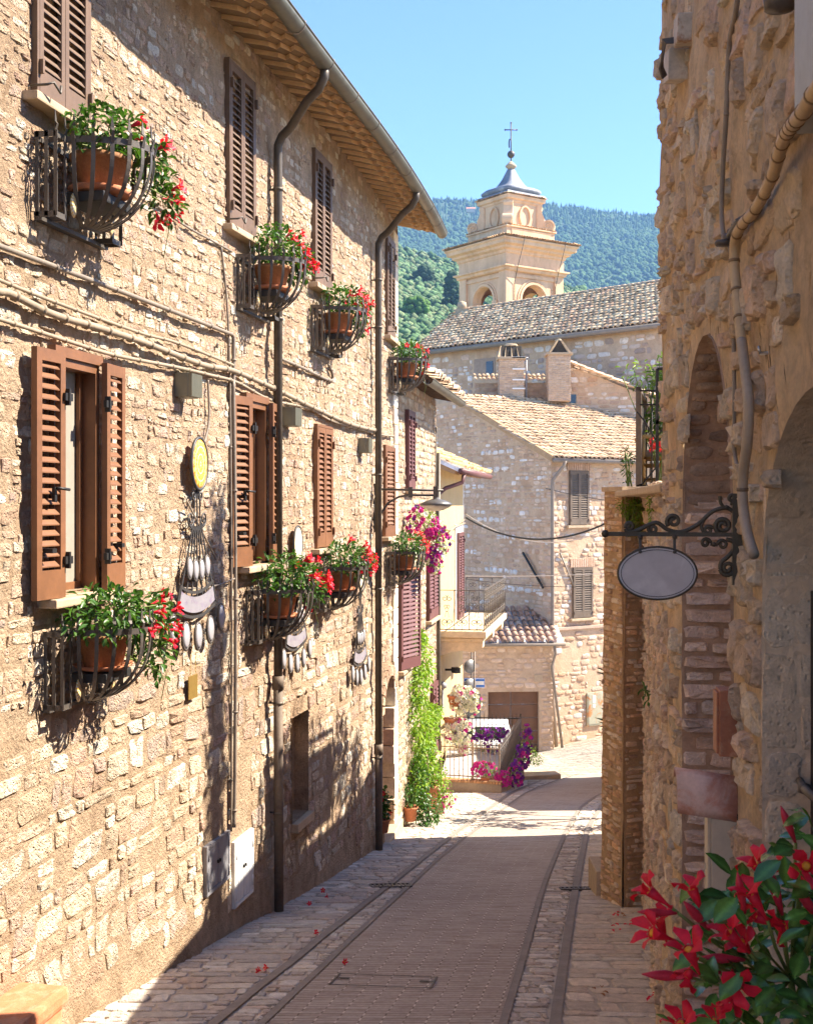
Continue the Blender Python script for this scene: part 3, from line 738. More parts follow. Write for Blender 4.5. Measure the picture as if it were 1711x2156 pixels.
def floral(name, c1, c2, c3):
    m, nt, bs, out = new_mat(name); tc = N(nt, 'ShaderNodeTexCoord'); sx = N(nt, 'ShaderNodeSeparateXYZ'); nt.links.new(tc.outputs['Generated'], sx.inputs[0])
    u = math_n(nt, 'SUBTRACT', sx.outputs[0], .5); w = math_n(nt, 'SUBTRACT', sx.outputs[2], .5)
    r = math_n(nt, 'SQRT', math_n(nt, 'ADD', math_n(nt, 'MULTIPLY', u, u), math_n(nt, 'MULTIPLY', w, w)), 0); a = math_n(nt, 'ARCTAN2', w, u)
    pet = math_n(nt, 'SINE', math_n(nt, 'MULTIPLY', a, 16), 0); ring = math_n(nt, 'SINE', math_n(nt, 'MULTIPLY', r, 42), 0)
    c = mixc(nt, rng(nt, pet, -.3, .3, 0, 1), c1, c2); c = mixc(nt, rng(nt, ring, .86, .97, 0, 1), c, c3)
    c = mixc(nt, rng(nt, noise_n(nt, tc.outputs['Object'], 60, 3), .5, .65, 0, .5), c, (.75,.6,.45))
    nt.links.new(c, bs.inputs['Base Color']); bs.inputs['Roughness'].default_value = .25; return m
CERAM2 = floral('painted floral ceramic', (.75,.68,.5), (.70,.42,.05), (.35,.30,.14))
SUNF = floral('yellow painted sun disc', (.78,.52,.08), (.66,.25,.02), (.80,.70,.50))
DISCW = floral('cream painted disc', (.75,.68,.55), (.76,.62,.36), (.78,.72,.6))
TILEW = mat('painted white tiles toned for shade', (.25,.24,.27), .4, var=.15, bump=0, col2=(.20,.17,.24), c2s=14, c2t=(.52,.62))  # tile colour darkened to stand in for the wall's shade band
CERAMG = mat('pale grey glaze toned for shade', (.36,.355,.38), .25, var=.08, bump=0, spec=.6)  # ovals toned down likewise, shade put into the glaze colour
bask = make_basket()
# ---- potted mandevillas ----
def make_pot(rnd):
    t = thing('potted_mandevilla', '', 'potted plant', Matrix(), 'red mandevillas in terracotta pots')
    p = MB(); p.lathe([(0,.0),(.115,0),(.125,.01),(.165,.20),(.185,.20),(.19,.235),(.175,.235),(.165,.21),(0,.205)], 24, sx=1.15); part(p, 'pot', TERRAO, t, True)
    p = MB(); p.lathe([(0,-.005),(.16,-.005),(.20,.03),(.19,.03),(.155,.006),(0,.004)], 24, sx=1.15); part(p, 'saucer', TERRA, t, True)
    p = MB(); p.lathe([(.168,.20),(0,.215)], 16, sx=1.15); part(p, 'soil', SOIL, t, True)
    return t
def dress(t, rnd, blobs, n, nf, L=.066, trail=None, fbias=(.6,-.6,.1), mats=(None,)):
    l = MB(); leaf_cloud(l, rnd, blobs, n, L, .5, .45, .1, ((1,1,1),(1.3,1.2,1.1),(.7,.8,.8),(1.5,1.4,.9)))
    part(l, 'foliage', LEAF, t, True)
    s = MB()
    for _ in range(14):
        b = rnd.choice(blobs); q = V((rnd.gauss(0,1), rnd.gauss(0,1), rnd.gauss(0,1))).normalized(); e = V(b[0])+V((q.x*b[1][0], q.y*b[1][1], q.z*b[1][2]))*1.05
        m = V((e.x*.4, e.y*.5, e.z*.7+.1)); s.tube([(0,0,.2), m, e], .004, 5)
    if trail:
        for tr in trail: s.tube(tr, .003, 5)
    part(s, 'stems', STEM, t, True)
    for _ in range(nf):
        for _k in range(30):
            b = rnd.choice(blobs); q = V((rnd.gauss(fbias[0],.6), rnd.gauss(fbias[1],.6), rnd.gauss(fbias[2],.6))).normalized()
            if q.y < .3: break
        p = V(b[0])+V((q.x*b[1][0], q.y*b[1][1], q.z*b[1][2]))*rnd.uniform(1.0, 1.2)
        put(ME_FL, t, p, q+V((.2,-.5,.1)), rnd.uniform(1.1, 1.6), rnd)
BK = [ # x of near end, y of base plate, scale, label of basket, label of plant, blobs, leaves, flowers
 (69, 452, 1.08, 'iron flower basket under the topmost left window, nearest and largest of the upper row', 'mandevilla with few red blooms trailing from the nearest upper basket', [((-.05,-.27,.38),(.33,.21,.16),3),((.34,-.36,.30),(.18,.18,.15),1.4),((.50,-.42,.08),(.09,.11,.17),.9)], 560, 11),
 (494, 645, 1, 'upper iron flower basket with plant box, left of the first downpipe', 'red and pink mandevilla in the basket beside the first downpipe, upper row', [((.0,-.27,.42),(.36,.24,.20),3),((.36,-.34,.34),(.20,.18,.20),1.5)], 560, 20),
 (651, 733, 1, 'upper iron flower basket between the two downpipes', 'mandevilla reaching past the second downpipe from the upper row', [((.0,-.27,.40),(.36,.23,.17),3),((.46,-.32,.36),(.20,.17,.18),1.5),((.66,-.3,.22),(.11,.10,.17),.7)], 520, 20),
 (815, 820, 1, 'upper iron flower basket at the far corner of the house above the gutter', 'red mandevilla at the house corner against the distant tiled roof', [((.0,-.27,.40),(.38,.26,.19),3),((.38,-.34,.28),(.15,.14,.18),1)], 480, 22),
 (87, 1490, 1, 'lower iron flower basket under the open window in front, nearest of the lower row', 'dense mandevilla with large red flowers beside the first shell ornament', [((-.05,-.29,.38),(.44,.27,.18),3.6),((.40,-.36,.28),(.24,.20,.22),1.7),((.52,-.38,.02),(.12,.10,.16),.7)], 860, 12),
 (513, 1352, 1, 'lower iron flower basket crossing the first downpipe', 'bushy mandevilla with red blooms hanging to the right of the first downpipe', [((.0,-.29,.42),(.44,.29,.23),3.2),((.46,-.36,.28),(.24,.20,.22),1.6)], 800, 22),
 (655, 1286, 1, 'lower iron flower basket under the closed brown shutters', 'red mandevilla under the closed lower shutters', [((.0,-.28,.40),(.40,.26,.19),3),((.50,-.34,.30),(.22,.17,.19),1.5)], 620, 22),
 (809, 1232, 1, 'lower iron flower basket at the house corner under the hanging petunias', 'red mandevilla just below the hanging magenta petunias', [((.0,-.28,.40),(.40,.26,.18),3),((.42,-.34,.22),(.2,.17,.24),1.4)], 540, 22),
]
prnd = random.Random(5)
PLANTS = []
for i, (x, y, s, lb, lp, blobs, n, nf) in enumerate(BK):
    Yn = LX(x); Yc = Yn+.45*s*.975; M = LM(Yc, LZ(y, Yn), .012) @ Matrix.Diagonal((s, s, s, 1))
    if i == 0:
        bask.matrix_world = M; MWORLD[bask.name] = M; bask['label'] = lb
    else: copy_tree(bask, M, lb)
    pot = make_pot(prnd); Mp = LM(Yc, LZ(y, Yn), .012) @ Matrix.Diagonal((s, s, s, 1)) @ Matrix.Translation((0,-.215,.21))
    pot.matrix_world = Mp; MWORLD[pot.name] = Mp; pot['label'] = lp
    dress(pot, prnd, [((b[0][0], b[0][1]+.21, b[0][2]), *b[1:]) for b in blobs], n, nf, trail=[[(.1,-.1,.22),(.4,-.2,.2),(.5,-.25,-.1),(.52,-.2,-.3)]])
# ---- shell ornaments of iron and ceramics ----
def spiral(c, r0, r1, a0, turns, n=22, ax='xz', y=0):
    o = []
    for k in range(n):
        t = k/(n-1); r = lerp(r0, r1, t); a = a0+turns*2*PI*t; o.append(V((c[0]+r*math.cos(a), y, c[1]+r*math.sin(a))))
    return o
IRONO = mat('dark grey forged iron', (.060,.058,.058), .5, metal=.3, var=.2, bump=.05)
def make_ornament(disc):
    t = thing('shell_ornament', '', 'wall ornament', Matrix(), 'iron and ceramic ornaments on the wall')
    d = MB(); d.lathe([(0,.012),(.14,.012),(.172,.004),(.172,-.006),(0,-.006)], 32); d.v = [(p[0], -p[2]-.02, p[1]*1.22+1.55) for p in d.v]; part(d, 'painted_disc', disc, t, True)
    f = MB()
    f.tube([V((.175*math.cos(a), -.02, 1.55+.212*math.sin(a))) for a in [2*PI*k/30 for k in range(30)]], .014, 8, closed=True)
    arc = lambda R0, a0, a1, cz, n=15: [V((R0*math.sin(lerp(a0, a1, k/(n-1))), 0, cz-R0*math.cos(lerp(a0, a1, k/(n-1))))) for k in range(n)]
    cz = 1.42
    for k in range(7):
        a = lerp(-.40, .40, k/6); f.bar([V((.10*math.sin(a)*2.2, 0, 1.06-.02*math.cos(a*3))), V((1.0*math.sin(a), 0, cz-1.06*math.cos(a)))], .018, .008, (1,0,0))
    for sx in (-1, 1):
        f.bar([V((sx*.02,0,1.34)), V((sx*.055,0,1.27)), V((sx*.065,0,1.12)), V((sx*.075,0,1.05))], .016, .008, (1,0,0))
        for c_, r0_, a0_, tu_ in (((.145, 1.10), .07, PI, 1.6), ((.075, 1.29), .05, PI*.6, 1.4)): f.tube([V((sx*q_.x, q_.y, q_.z)) for q_ in spiral(c_, r0_, .014, a0_, tu_)], .007, 6)
    f.bar([V((0,0,1.34)), V((0,0,1.02))], .016, .008, (1,0,0))
    f.bar(arc(.40, -.42, .42, 1.42), .03, .008, (0,0,1)); f.bar(arc(.92, -.40, .40, cz), .025, .010, (0,0,1)); f.bar(arc(1.12, -.40, .40, cz), .025, .010, (0,0,1))
    for sx in (-.40, .40): f.bar([V((.92*math.sin(sx), 0, cz-.92*math.cos(sx))), V((1.12*math.sin(sx), 0, cz-1.12*math.cos(sx)))], .02, .01, (1,0,0))
    for k in range(4):
        a = -.36+.24*k
        for s_ in (-1, 1): f.tube(spiral((1.28*math.sin(a)+s_*.012, cz-1.30*math.cos(a)+s_*.03), .03, .008, 0, 1.2*s_, 12), .005, 5)
    part(f, 'iron_frame', IRONO, t, True)
    p = MB(); A = arc(.955, -.37, .37, cz, 13); B = arc(1.085, -.37, .37, cz, 13)
    p.add([q+V((0,-.006,0)) for q in A]+[q+V((0,-.006,0)) for q in B], [(i, i+13, i+14, i+1) for i in range(12)], None, True); part(p, 'tile_band', TILEW, t, True)
    def oval(x, z, a, b):
        c = MB(); c.lathe([(0,.02),(.6,.016),(.85,.006),(.85,-.006),(0,-.006)], 20); c.v = [(x+p[0]*a, -p[2]-.012, z+p[1]*b) for p in c.v]; o = part(c, 'ceramic_oval', CERAMG, t, True)
        r = MB(); r.tube([V((x+a*.92*math.cos(q), -.01, z+b*.92*math.sin(q))) for q in [2*PI*k/20 for k in range(20)]], .011, 6, closed=True); part(r, 'rim', IRON, o, True)
    for k in range(4):
        a = lerp(-.25, .25, k/3); oval(.78*math.sin(a), cz-.78*math.cos(a)+.04, .058, .095)
    for k in range(5):
        a = lerp(-.42, .42, k/4); oval(1.30*math.sin(a), cz-1.28*math.cos(a), .080, .120)
    return t
for i, (x, y, d, s, disc, lb) in enumerate(((399, 1375, .07, 1.05, SUNF, 'large iron shell ornament with yellow sun disc between the two open windows'), (613, 1420, .06, .92, DISCW, 'iron shell ornament half hidden behind the first downpipe'), (749, 1445, .06, .95, DISCW, 'slender iron shell ornament left of the second downpipe'))):
    Y = LX(x); M = LM(Y, LZ(y, Y), d) @ Matrix.Diagonal((s, s, s, 1)); o = make_ornament(disc); o.matrix_world = M; MWORLD[o.name] = M; o['label'] = lb
Y = LX(395); M = LM(Y, LZ(1470, Y), .05); b = MB(M); b.box((-.10,-.004,0),(.10,.004,.20), bv=.002)
for sx in (-.06, .06):
    for k in range(6): b.tube([(sx,0,.205+.03*k),(sx+.006,0,.22+.03*k),(sx,0,.232+.03*k),(sx-.006,0,.22+.03*k)], .002, 4, closed=True)
b.tint = (1,1,1); solo(b, 'brass_plaque', BRASS, 'small blank brass plaque on chains under the first shell ornament', 'plaque')
Y = LX(352); b = MB(LM(Y, LZ(1192, Y), .03)); b.tube([(-.05,-.02,.62),(.35,-.03,.0)], .009, 6)
solo(MB() if False else b, 'iron_stay', CABLEG, 'thin iron stay rod slanting right from the yellow disc', 'rod') if False else None
b = MB(); b.tube([LP(394, 1055, .08), LP(455, 1178, .02)], .009, 6); solo(b, 'iron_stay', CABLEG, 'thin stay rod slanting down right from the yellow sun disc', 'rod')
for (x, y, lb) in ((458, 727, 'iron eye hook in the wall left of the vertical conduit'), (690, 882, 'small iron hook above the closed lower shutters'), (882, 963, 'tiny iron eye hook past the second downpipe')):
    if x > 830: continue
    b = MB(); p = LP(x, y, .0); n = (LP(x, y, .1)-p); n.normalize(); b.tube([p, p+n*.08], .008, 6); b.tube([p+n*.10+V((0,.022*math.cos(a),.022*math.sin(a))) for a in [2*PI*k/10 for k in range(10)]], .007, 5, closed=True)
    solo(b, 'eye_hook', IRON, lb, 'hook')
# ---- street ----
RL = [(-4, -3.1), (3, -1.88), (8.46, -.955), (13.65, -.066), (17.43, .6), (19.7, 1.09), (22.7, 1.68), (28.1, 2.85), (32.5, 4.36)]
RR = [(-4, -1.5), (3, -.25), (8.65, .66), (10.35, .93), (13.9, 1.48), (15.7, 1.78), (19.9, 2.53), (24.6, 3.47), (28.1, 4.55), (30.3, 6.1)]
OL = [(-4, -3.5), (3, -2.3), (9.0, -1.23), (12.94, -.49), (16, .09), (21.8, 1.19), (28, 2.45), (32.5, 3.9)]
OR_ = [(-4, -.8), (3, .15), (8.86, 1.08), (10.9, 1.40), (14.2, 1.94), (20.2, 2.95), (26.1, 4.25), (30, 6.6)]
def smooth_tab(tab):
    def f(y):
        s = 0
        for k in range(-3, 4): s += interp(tab, y+k*.45)
        return s/7
    return f
rl, rr_, ol, or_ = map(smooth_tab, (RL, RR, OL, OR_))
def bumpy(x, y): return .012*noise.noise((x*.8, y*.8, 1))
def G(x, y, d=0): return V((x, y, gz(x, y)+bumpy(x, y)+d))
g = MB(); xs = [-40, -25, -14, -8]+[(-6+.5*i) for i in range(33)]+[11, 13, 16, 20, 30, 45]; ysg = [-8, -4]+[.5*i for i in range(0, 100)]+[52, 56, 60, 66]
g.grid(lambda x, y: G(x, y, -.007), xs, ysg); solo(g, 'ground', PAVM, kind='structure')
def strip(name, f0, f1, y0, y1, d, m, nx=6, step=.35, uvs=True, kind='structure', turn=None):
    b = MB(); n = int((y1-y0)/step); uv = []; rows = []
    L = 0; pv = None
    for i in range(n+1):
        y = lerp(y0, y1, i/n); a, c = f0(y), f1(y); mid = V(((a+c)/2, y, 0))
        if pv is not None: L += (mid-pv).length*1.011
        pv = mid
        for k in range(nx+1):
            x = lerp(a, c, k/nx); b.v.append(tuple(G(x, y, d))); b.t.append((1,1,1)); uv.append(((k/nx-.5)*(c-a), L))
    if turn:
        for (ax, ay, bx, by) in turn:
            mid = V(((ax+bx)/2, (ay+by)/2, 0)); L += (mid-pv).length; pv = mid; w = math.hypot(ax-bx, ay-by); n += 1
            for k in range(nx+1): x, y = lerp(ax, bx, k/nx), lerp(ay, by, k/nx); b.v.append(tuple(G(x, y, d))); b.t.append((1,1,1)); uv.append(((k/nx-.5)*w, L))
    for i in range(n):
        for k in range(nx): q = i*(nx+1)+k; b.f.append((q, q+1, q+nx+2, q+nx+1)); b.mi.append(0)
    return solo(b, name, m, kind=kind, uv=[u for u in uv])
def road_mat():
    m, nt, bs, out = new_mat('brown brick paving'); uv = N(nt, 'ShaderNodeUVMap'); vec = uv.outputs[0]
    w = N(nt, 'ShaderNodeTexNoise'); w.inputs['Scale'].default_value = 2.2; nt.links.new(vec, w.inputs['Vector'])
    ws = N(nt, 'ShaderNodeVectorMath', operation='SCALE'); nt.links.new(w.outputs['Color'], ws.inputs[0]); ws.inputs['Scale'].default_value = .035
    ad = N(nt, 'ShaderNodeVectorMath', operation='ADD'); nt.links.new(vec, ad.inputs[0]); nt.links.new(ws.outputs[0], ad.inputs[1])
    br = N(nt, 'ShaderNodeTexBrick'); nt.links.new(ad.outputs[0], br.inputs['Vector']); br.offset = .5; br.squash = 1
    for k, v in (('Scale', 1), ('Mortar Size', .007), ('Mortar Smooth', .4), ('Bias', 0), ('Brick Width', .31), ('Row Height', .066)): br.inputs[k].default_value = v
    br.inputs['Color1'].default_value = (.39,.315,.26,1); br.inputs['Color2'].default_value = (.47,.40,.335,1); br.inputs['Mortar'].default_value = (.19,.145,.115,1)
    n1 = noise_n(nt, vec, .8, 6, .7); n2 = noise_n(nt, vec, 22, 5, .7)
    mp = N(nt, 'ShaderNodeMapping'); mp.inputs['Scale'].default_value = (3.2, 15, 1); nt.links.new(vec, mp.inputs[0]); n3 = noise_n(nt, mp.outputs[0], 1, 2, .5)
    c = mixc(nt, rng(nt, n1, .4, .68, 0, .55), br.outputs['Color'], (.52,.45,.385)); c = mixc(nt, rng(nt, n3, .50, .7, 0, .65), c, (.27,.205,.155))
    jv = N(nt, 'ShaderNodeTexBrick'); nt.links.new(ad.outputs[0], jv.inputs['Vector']); jv.offset = .5
    for k, v in (('Scale', 1), ('Mortar Size', .010), ('Mortar Smooth', .3), ('Brick Width', .31), ('Row Height', .066)): jv.inputs[k].default_value = v
    k = N(nt, 'ShaderNodeCombineColor'); kk = rng(nt, n2, .25, .75, .78, 1.22)
    for i in range(3): nt.links.new(kk, k.inputs[i])
    c = mul(nt, c, k.outputs[0])
    # pale mortar squeezed up in the head joints between bricks
    sx = N(nt, 'ShaderNodeSeparateXYZ'); nt.links.new(ad.outputs[0], sx.inputs[0])
    row = math_n(nt, 'FLOOR', math_n(nt, 'DIVIDE', sx.outputs[1], .066), 0); off = math_n(nt, 'MULTIPLY', math_n(nt, 'MODULO', row, 2), .155)
    fx = math_n(nt, 'ABSOLUTE', math_n(nt, 'SUBTRACT', math_n(nt, 'FRACT', math_n(nt, 'DIVIDE', math_n(nt, 'ADD', sx.outputs[0], math_n(nt, 'ADD', off, 100*.31)), .31), 0), .5), 0)
    hd = math_n(nt, 'LESS_THAN', math_n(nt, 'SUBTRACT', .5, fx), .021); hd = math_n(nt, 'MULTIPLY', hd, rng(nt, noise_n(nt, vec, 9, 2), .36, .56, 0, .85))
    c = mixc(nt, hd, c, (.74,.66,.56))
    nt.links.new(c, bs.inputs['Base Color']); bs.inputs['Roughness'].default_value = .82; bs.inputs['Specular IOR Level'].default_value = .25
    h = math_n(nt, 'ADD', math_n(nt, 'MULTIPLY', br.outputs['Fac'], -1.0), math_n(nt, 'MULTIPLY', n2, .6)); b = N(nt, 'ShaderNodeBump'); b.inputs['Strength'].default_value = .8; b.inputs['Distance'].default_value = .012
    nt.links.new(h, b.inputs['Height']); nt.links.new(b.outputs[0], bs.inputs['Normal']); return m
TURN = [(5.2, 33.6, 7.2, 31.4), (6.6, 34.6, 8.3, 32.2), (9, 35.6, 10.2, 33.2), (14, 37, 15, 34.6)]
strip('road', rl, rr_, -4, 32.6, .006, road_mat(), 8, turn=TURN)
bw = .065
strip('road_border', lambda y: rl(y)-bw, lambda y: rl(y)-.004, -4, 32.6, .013, STRIPM, 1); strip('road_border', lambda y: rr_(y)+.004, lambda y: rr_(y)+bw, -4, 29.5, .013, STRIPM, 1)
strip('gutter_strip', lambda y: ol(y)-.04, lambda y: ol(y)+.04, -4, 32, .010, STRIPM, 1); strip('gutter_strip', lambda y: or_(y)-.04, lambda y: or_(y)+.04, -4, 29.3, .010, STRIPM, 1)
PAL_P = [(.60,.54,.46),(.55,.48,.41),(.67,.61,.53),(.54,.45,.38),(.60,.51,.42),(.48,.43,.38)]
S = random.Random(21)
def pav(name, x0, x1, y0, y1, ch, sl, d=.0, rel=.012, pal=PAL_P, lab=None, gap=.012):
    b = MB(); fr = lambda u, v, d_: G(u, v+.06*noise.noise((u*.7, v*.3, 5)), d+d_*.8)
    stones(b, fr, y0, y1, x0, x1, ch, sl, S, pal, gap, rel, wob=.02, ragged=0, quad=True, cj=.45)
    return solo(b, name, STONE, kind='structure')
def lwall(y):
    if y < YE: return wx(y)+.02
    if y < 24.5: return -.17+.16*(y-19.8)
    return interp([(24.5,.56),(29.5,.75),(40,2.8)], y)
pav('pavement', lambda y: lwall(y), lambda y: ol(y)-.05, 7.2, 27.2, (.09,.24), (.14,.46), rel=.010, gap=.014)
pav('paving_band', lambda y: ol(y)+.05, lambda y: rl(y)-bw, 7.2, 31, (.07,.18), (.12,.36), rel=.010, gap=.012)
pav('paving_band', lambda y: rr_(y)+bw, lambda y: or_(y)-.05, 7.4, 28.5, (.07,.18), (.12,.36), rel=.010, gap=.012)
pav('pavement', lambda y: or_(y)+.05, lambda y: interp([(7,1.58),(8.1,1.68),(13.2,2.55),(13.6,3.5),(20,4.5),(26,6.5)], y), 7.2, 22, (.10,.30), (.2,.6), rel=.006, gap=.010, pal=[(.62,.53,.42),(.66,.57,.46),(.58,.48,.38)])
SL = mat('sunlit pale cobbles', (1,1,1), .9, var=.25, vs=5, bump=.3, bs_=30, tint=True, spec=.2)
pav('paved_forecourt', lambda y: interp([(27.5,2.7),(31,3.0),(36,1.5),(44,1.5)], y), lambda y: interp([(27.5,2.75),(32,3.9),(33.5,5.2),(36,13),(44,16)], y), 27.5, 46, (.14,.26), (.3,.8), rel=.008, pal=[(.40,.35,.28),(.36,.31,.25),(.44,.385,.31)], gap=.02)
# drains, manhole, fallen blossoms
def grate(x, y, w, l, rot, lb):
    t = thing('drain_grate', lb, 'drain grate', Matrix.Translation(G(x, y, .012)) @ Matrix.Rotation(math.atan(-.15), 4, 'X') @ Matrix.Rotation(rot, 4, 'Z'), 'drain grates')
    b = MB(); b.box((-w/2,-l/2,-.02),(w/2,-l/2+.02,.008)); b.box((-w/2,l/2-.02,-.02),(w/2,l/2,.008)); n = int(w/.05)
    for k in range(n+1): x_ = -w/2+k*w/n; b.box((x_-.012,-l/2+.02,-.02),(x_+.012,l/2-.02,.006))
    part(b, 'bars', IRON, t, True); b = MB(); b.box((-w/2,-l/2,-.025),(w/2,l/2,-.018)); part(b, 'pit_shade', RUBBER, t, True)  # black sheet under the bars stands in for the darkness below
def GP(x, y): Y = 2.3/((y-HY)/FPX-.15); return ((x-CX)/FPX*Y, Y)
gx, gy = GP(822, 1866); grate(gx, gy, .46, .24, .12, 'iron drain grate in the gutter strip on the left side of the road')
gx, gy = GP(1213, 1873); grate(gx, gy, .36, .16, .1, 'small iron drain grate in the paving right of the road')
mh = MB(); gx, gy = GP(808, 2068); M = Matrix.Translation(G(gx, gy, .014)) @ Matrix.Rotation(math.atan(-.15), 4, 'X') @ Matrix.Rotation(-.16, 4, 'Z')
for lo, hi in (((-.40,-.19,0),(-.385,.19,.005)), ((.385,-.19,0),(.40,.19,.005)), ((-.385,.180,0),(.385,.187,.003)), ((-.385,-.187,0),(.385,-.180,.003)), ((-.385,.03,0),(-.28,.045,.004)), ((-.35,.0,0),(-.28,.012,.004)), ((.28,.03,0),(.385,.045,.004)), ((.28,0,0),(.35,.012,.004))): mh.box(lo, hi, M)
solo(mh, 'manhole_frame', IRON, 'rusty metal frame of a brick filled manhole cover in the road', 'manhole')
fl = trumpet(); ME_FALL = mesh_from(fl, 'fallen_flower', [RED, YELLOW])
for i, (x, y) in enumerate(((680,1880),(688,1893),(652,1908),(560,2045),(725,2032),(665,1972),(545,2050))):
    gx, gy = GP(x, y); o = bpy.data.objects.new('fallen_flower', ME_FALL); COL.objects.link(o); o.location = G(gx, gy, .03); o.rotation_euler = (1.3, .2*i, 1.7*i); o.scale = (.8,.8,.5)
    tag(o, 'fallen red blossom lying on the paving along the left wall', 'fallen flower', 'fallen blossoms on the left pavement')
for i, (x, y) in enumerate(((1290,1932),(1308,1932),(1330,1950),(1262,2092),(1360,2108),(1272,2200),(1295,1960))):
    gx, gy = GP(x, y); o = bpy.data.objects.new('dry_leaf', None) if False else None
    b = MB(); 
    for k in range(4): leaf(b, V((gx+S.uniform(-.05,.05), gy+S.uniform(-.08,.08), gz(gx, gy)+.03)), (S.gauss(0,1), S.gauss(0,1), .1), (0,0,1), .05, .03, (1,1,1))
    solo(b, 'dry_leaves', TERRAO if i % 2 else RED, 'scrap of dry leaves and petals on the right pavement', 'dry leaves', 'dry leaves on the right pavement', 'thing')
# ---- near right building ----
RK = .1135
def RX(Y): return .755+RK*Y if Y <= 8.1 else 1.674+.173*(Y-8.1)
def RW(Y, z, d=0):
    k = RK if Y <= 8.1 else .173; n = math.hypot(1, k); return V((RX(Y)-d/n, Y+d*k/n, z))
def RM(Y, z, d=0):
    k = RK if Y <= 8.1 else .173; return FM(RW(Y, z, d), (-k, -1, 0))
def RP(x, y, d=0): Y = (.755-d)/((x-CX)/FPX-RK); return V((.755+RK*Y-d, Y, (HY-y)/FPX*Y))
rb = thing('old_stone_building', 'rough ochre stone building with arched recesses filling the right edge', 'building', (1.4, 5.5, -3.1))
A0, A1, AS, AD = 5.0, 6.8, -.12, -.5
D0, D1, DS = 2.55, 4.27, -.25
def rough(Y, z): return .030*noise.noise((Y*1.3, z*.8, 31))+.026*noise.noise((Y*4.5, z*2.2, 7))+.016*noise.noise((Y*11, z*6, 3))+.007*noise.noise((Y*25, z*15, 5))
def edge_k(Y, z):                                    # masonry lies true along the arch edges
    k = 1
    for a, b, s_, h_ in ((A0, A1, AS, .92), (D0, D1, DS, .58)):
        r_ = (b-a)/2; c_ = (a+b)/2
        q_ = abs(abs(Y-c_)-r_) if z < s_ else abs(math.hypot((Y-c_)/r_, (z-s_)/h_)-1)*min(r_, h_)
        k = min(k, max(0, q_-.01)/.10)
    return min(1, k)
def RWr(Y, z, d=0): return RW(Y, z, d+(rough(Y, z)*edge_k(Y, z) if d > -.05 else 0))
w = MB(); TOP = 4.1; ZB = -3.9
ar = lambda Y: (AS+math.sqrt(max(0, 1-((Y-(A0+A1)/2)/((A1-A0)/2))**2))*.92) if A0 < Y < A1 else -9
dr = lambda Y: (DS+math.sqrt(max(0, 1-((Y-(D0+D1)/2)/((D1-D0)/2))**2))*.58) if D0 < Y < D1 else -9
wys = cuts(-5.0, 8.1, .045, [A0, A1, D0, D1]); wzs = cuts(1.0, TOP, .075, [])
w.grid(lambda Y, z: RWr(Y, z), wys, wzs)
nz = 60                                              # below z = 1 every column is cut off at the arch line
for i in range(len(wys)-1):
    ya, yb = wys[i], wys[i+1]; ca = max(ZB, ar(ya), dr(ya)); cb = max(ZB, ar(yb), dr(yb)); ym = (ya+yb)/2
    if A0 < ym < A1: ca, cb = max(AS, ar(ya)), max(AS, ar(yb))
    elif D0 < ym < D1: ca, cb = max(DS, dr(ya)), max(DS, dr(yb))
    else: ca = cb = ZB
    n = max(2, int((1.0-min(ca, cb))/.075)); col = []
    for j in range(n+1): col += [RWr(ya, lerp(ca, 1.0, j/n)), RWr(yb, lerp(cb, 1.0, j/n))]
    w.add(col, [(2*j, 2*j+1, 2*j+3, 2*j+2) for j in range(n)])
w.grid(lambda d, z: RW(8.1, z, 0)+V((1,.0,0))*d+V((0,rough(d+20, z),0)), cuts(0, 5, .2, []), cuts(ZB-.3, TOP, .2, []))
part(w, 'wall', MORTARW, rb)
w = MB(); w.add([RW(-5, TOP, -.02), RW(8.1, TOP, -.02), RW(8.1, TOP+1, -5), RW(-5, TOP+1, -5)], [(0,1,2,3)]); w.quad(RW(-5, -4, -5), RW(8.1, -5, -5), RW(8.1, TOP+1, -5), RW(-5, TOP+1, -5)); w.quad(RW(-5, -4), RW(-5, -4, -5), RW(-5, TOP+1, -5), RW(-5, TOP)); part(w, 'roof', TILEBASE, rb)
st = MB(); S = random.Random(8)
exr = [(A0, A1, -6, AS+.35), (A0+.3, A1-.3, -6, .72), (D0, D1, -6, DS+.3), (D0+.3, D1-.3, -6, .38)]
def sk_r(u, v, r):
    n = noise.noise((u*.9, v*.6, 12)); return v < gz(RX(u), u)+.05 or r.random() < .18+.7*max(0, n)
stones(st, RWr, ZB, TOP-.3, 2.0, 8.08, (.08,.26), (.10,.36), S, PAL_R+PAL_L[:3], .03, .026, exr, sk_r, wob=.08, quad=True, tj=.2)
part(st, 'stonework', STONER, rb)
# recess: brick jamb, soffit, back; its shade is put into mortar and soffit colours
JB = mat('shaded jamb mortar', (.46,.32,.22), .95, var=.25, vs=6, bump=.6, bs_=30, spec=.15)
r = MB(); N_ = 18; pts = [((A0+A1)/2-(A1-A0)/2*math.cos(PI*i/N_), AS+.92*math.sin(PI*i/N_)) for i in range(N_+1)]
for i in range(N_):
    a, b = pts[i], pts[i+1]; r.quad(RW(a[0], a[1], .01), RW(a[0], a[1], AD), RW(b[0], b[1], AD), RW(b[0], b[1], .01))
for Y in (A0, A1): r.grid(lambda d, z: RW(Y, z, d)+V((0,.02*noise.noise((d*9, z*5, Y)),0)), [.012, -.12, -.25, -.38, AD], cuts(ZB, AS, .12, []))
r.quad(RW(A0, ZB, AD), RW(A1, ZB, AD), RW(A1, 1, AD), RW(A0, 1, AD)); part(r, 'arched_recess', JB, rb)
jb = MB()
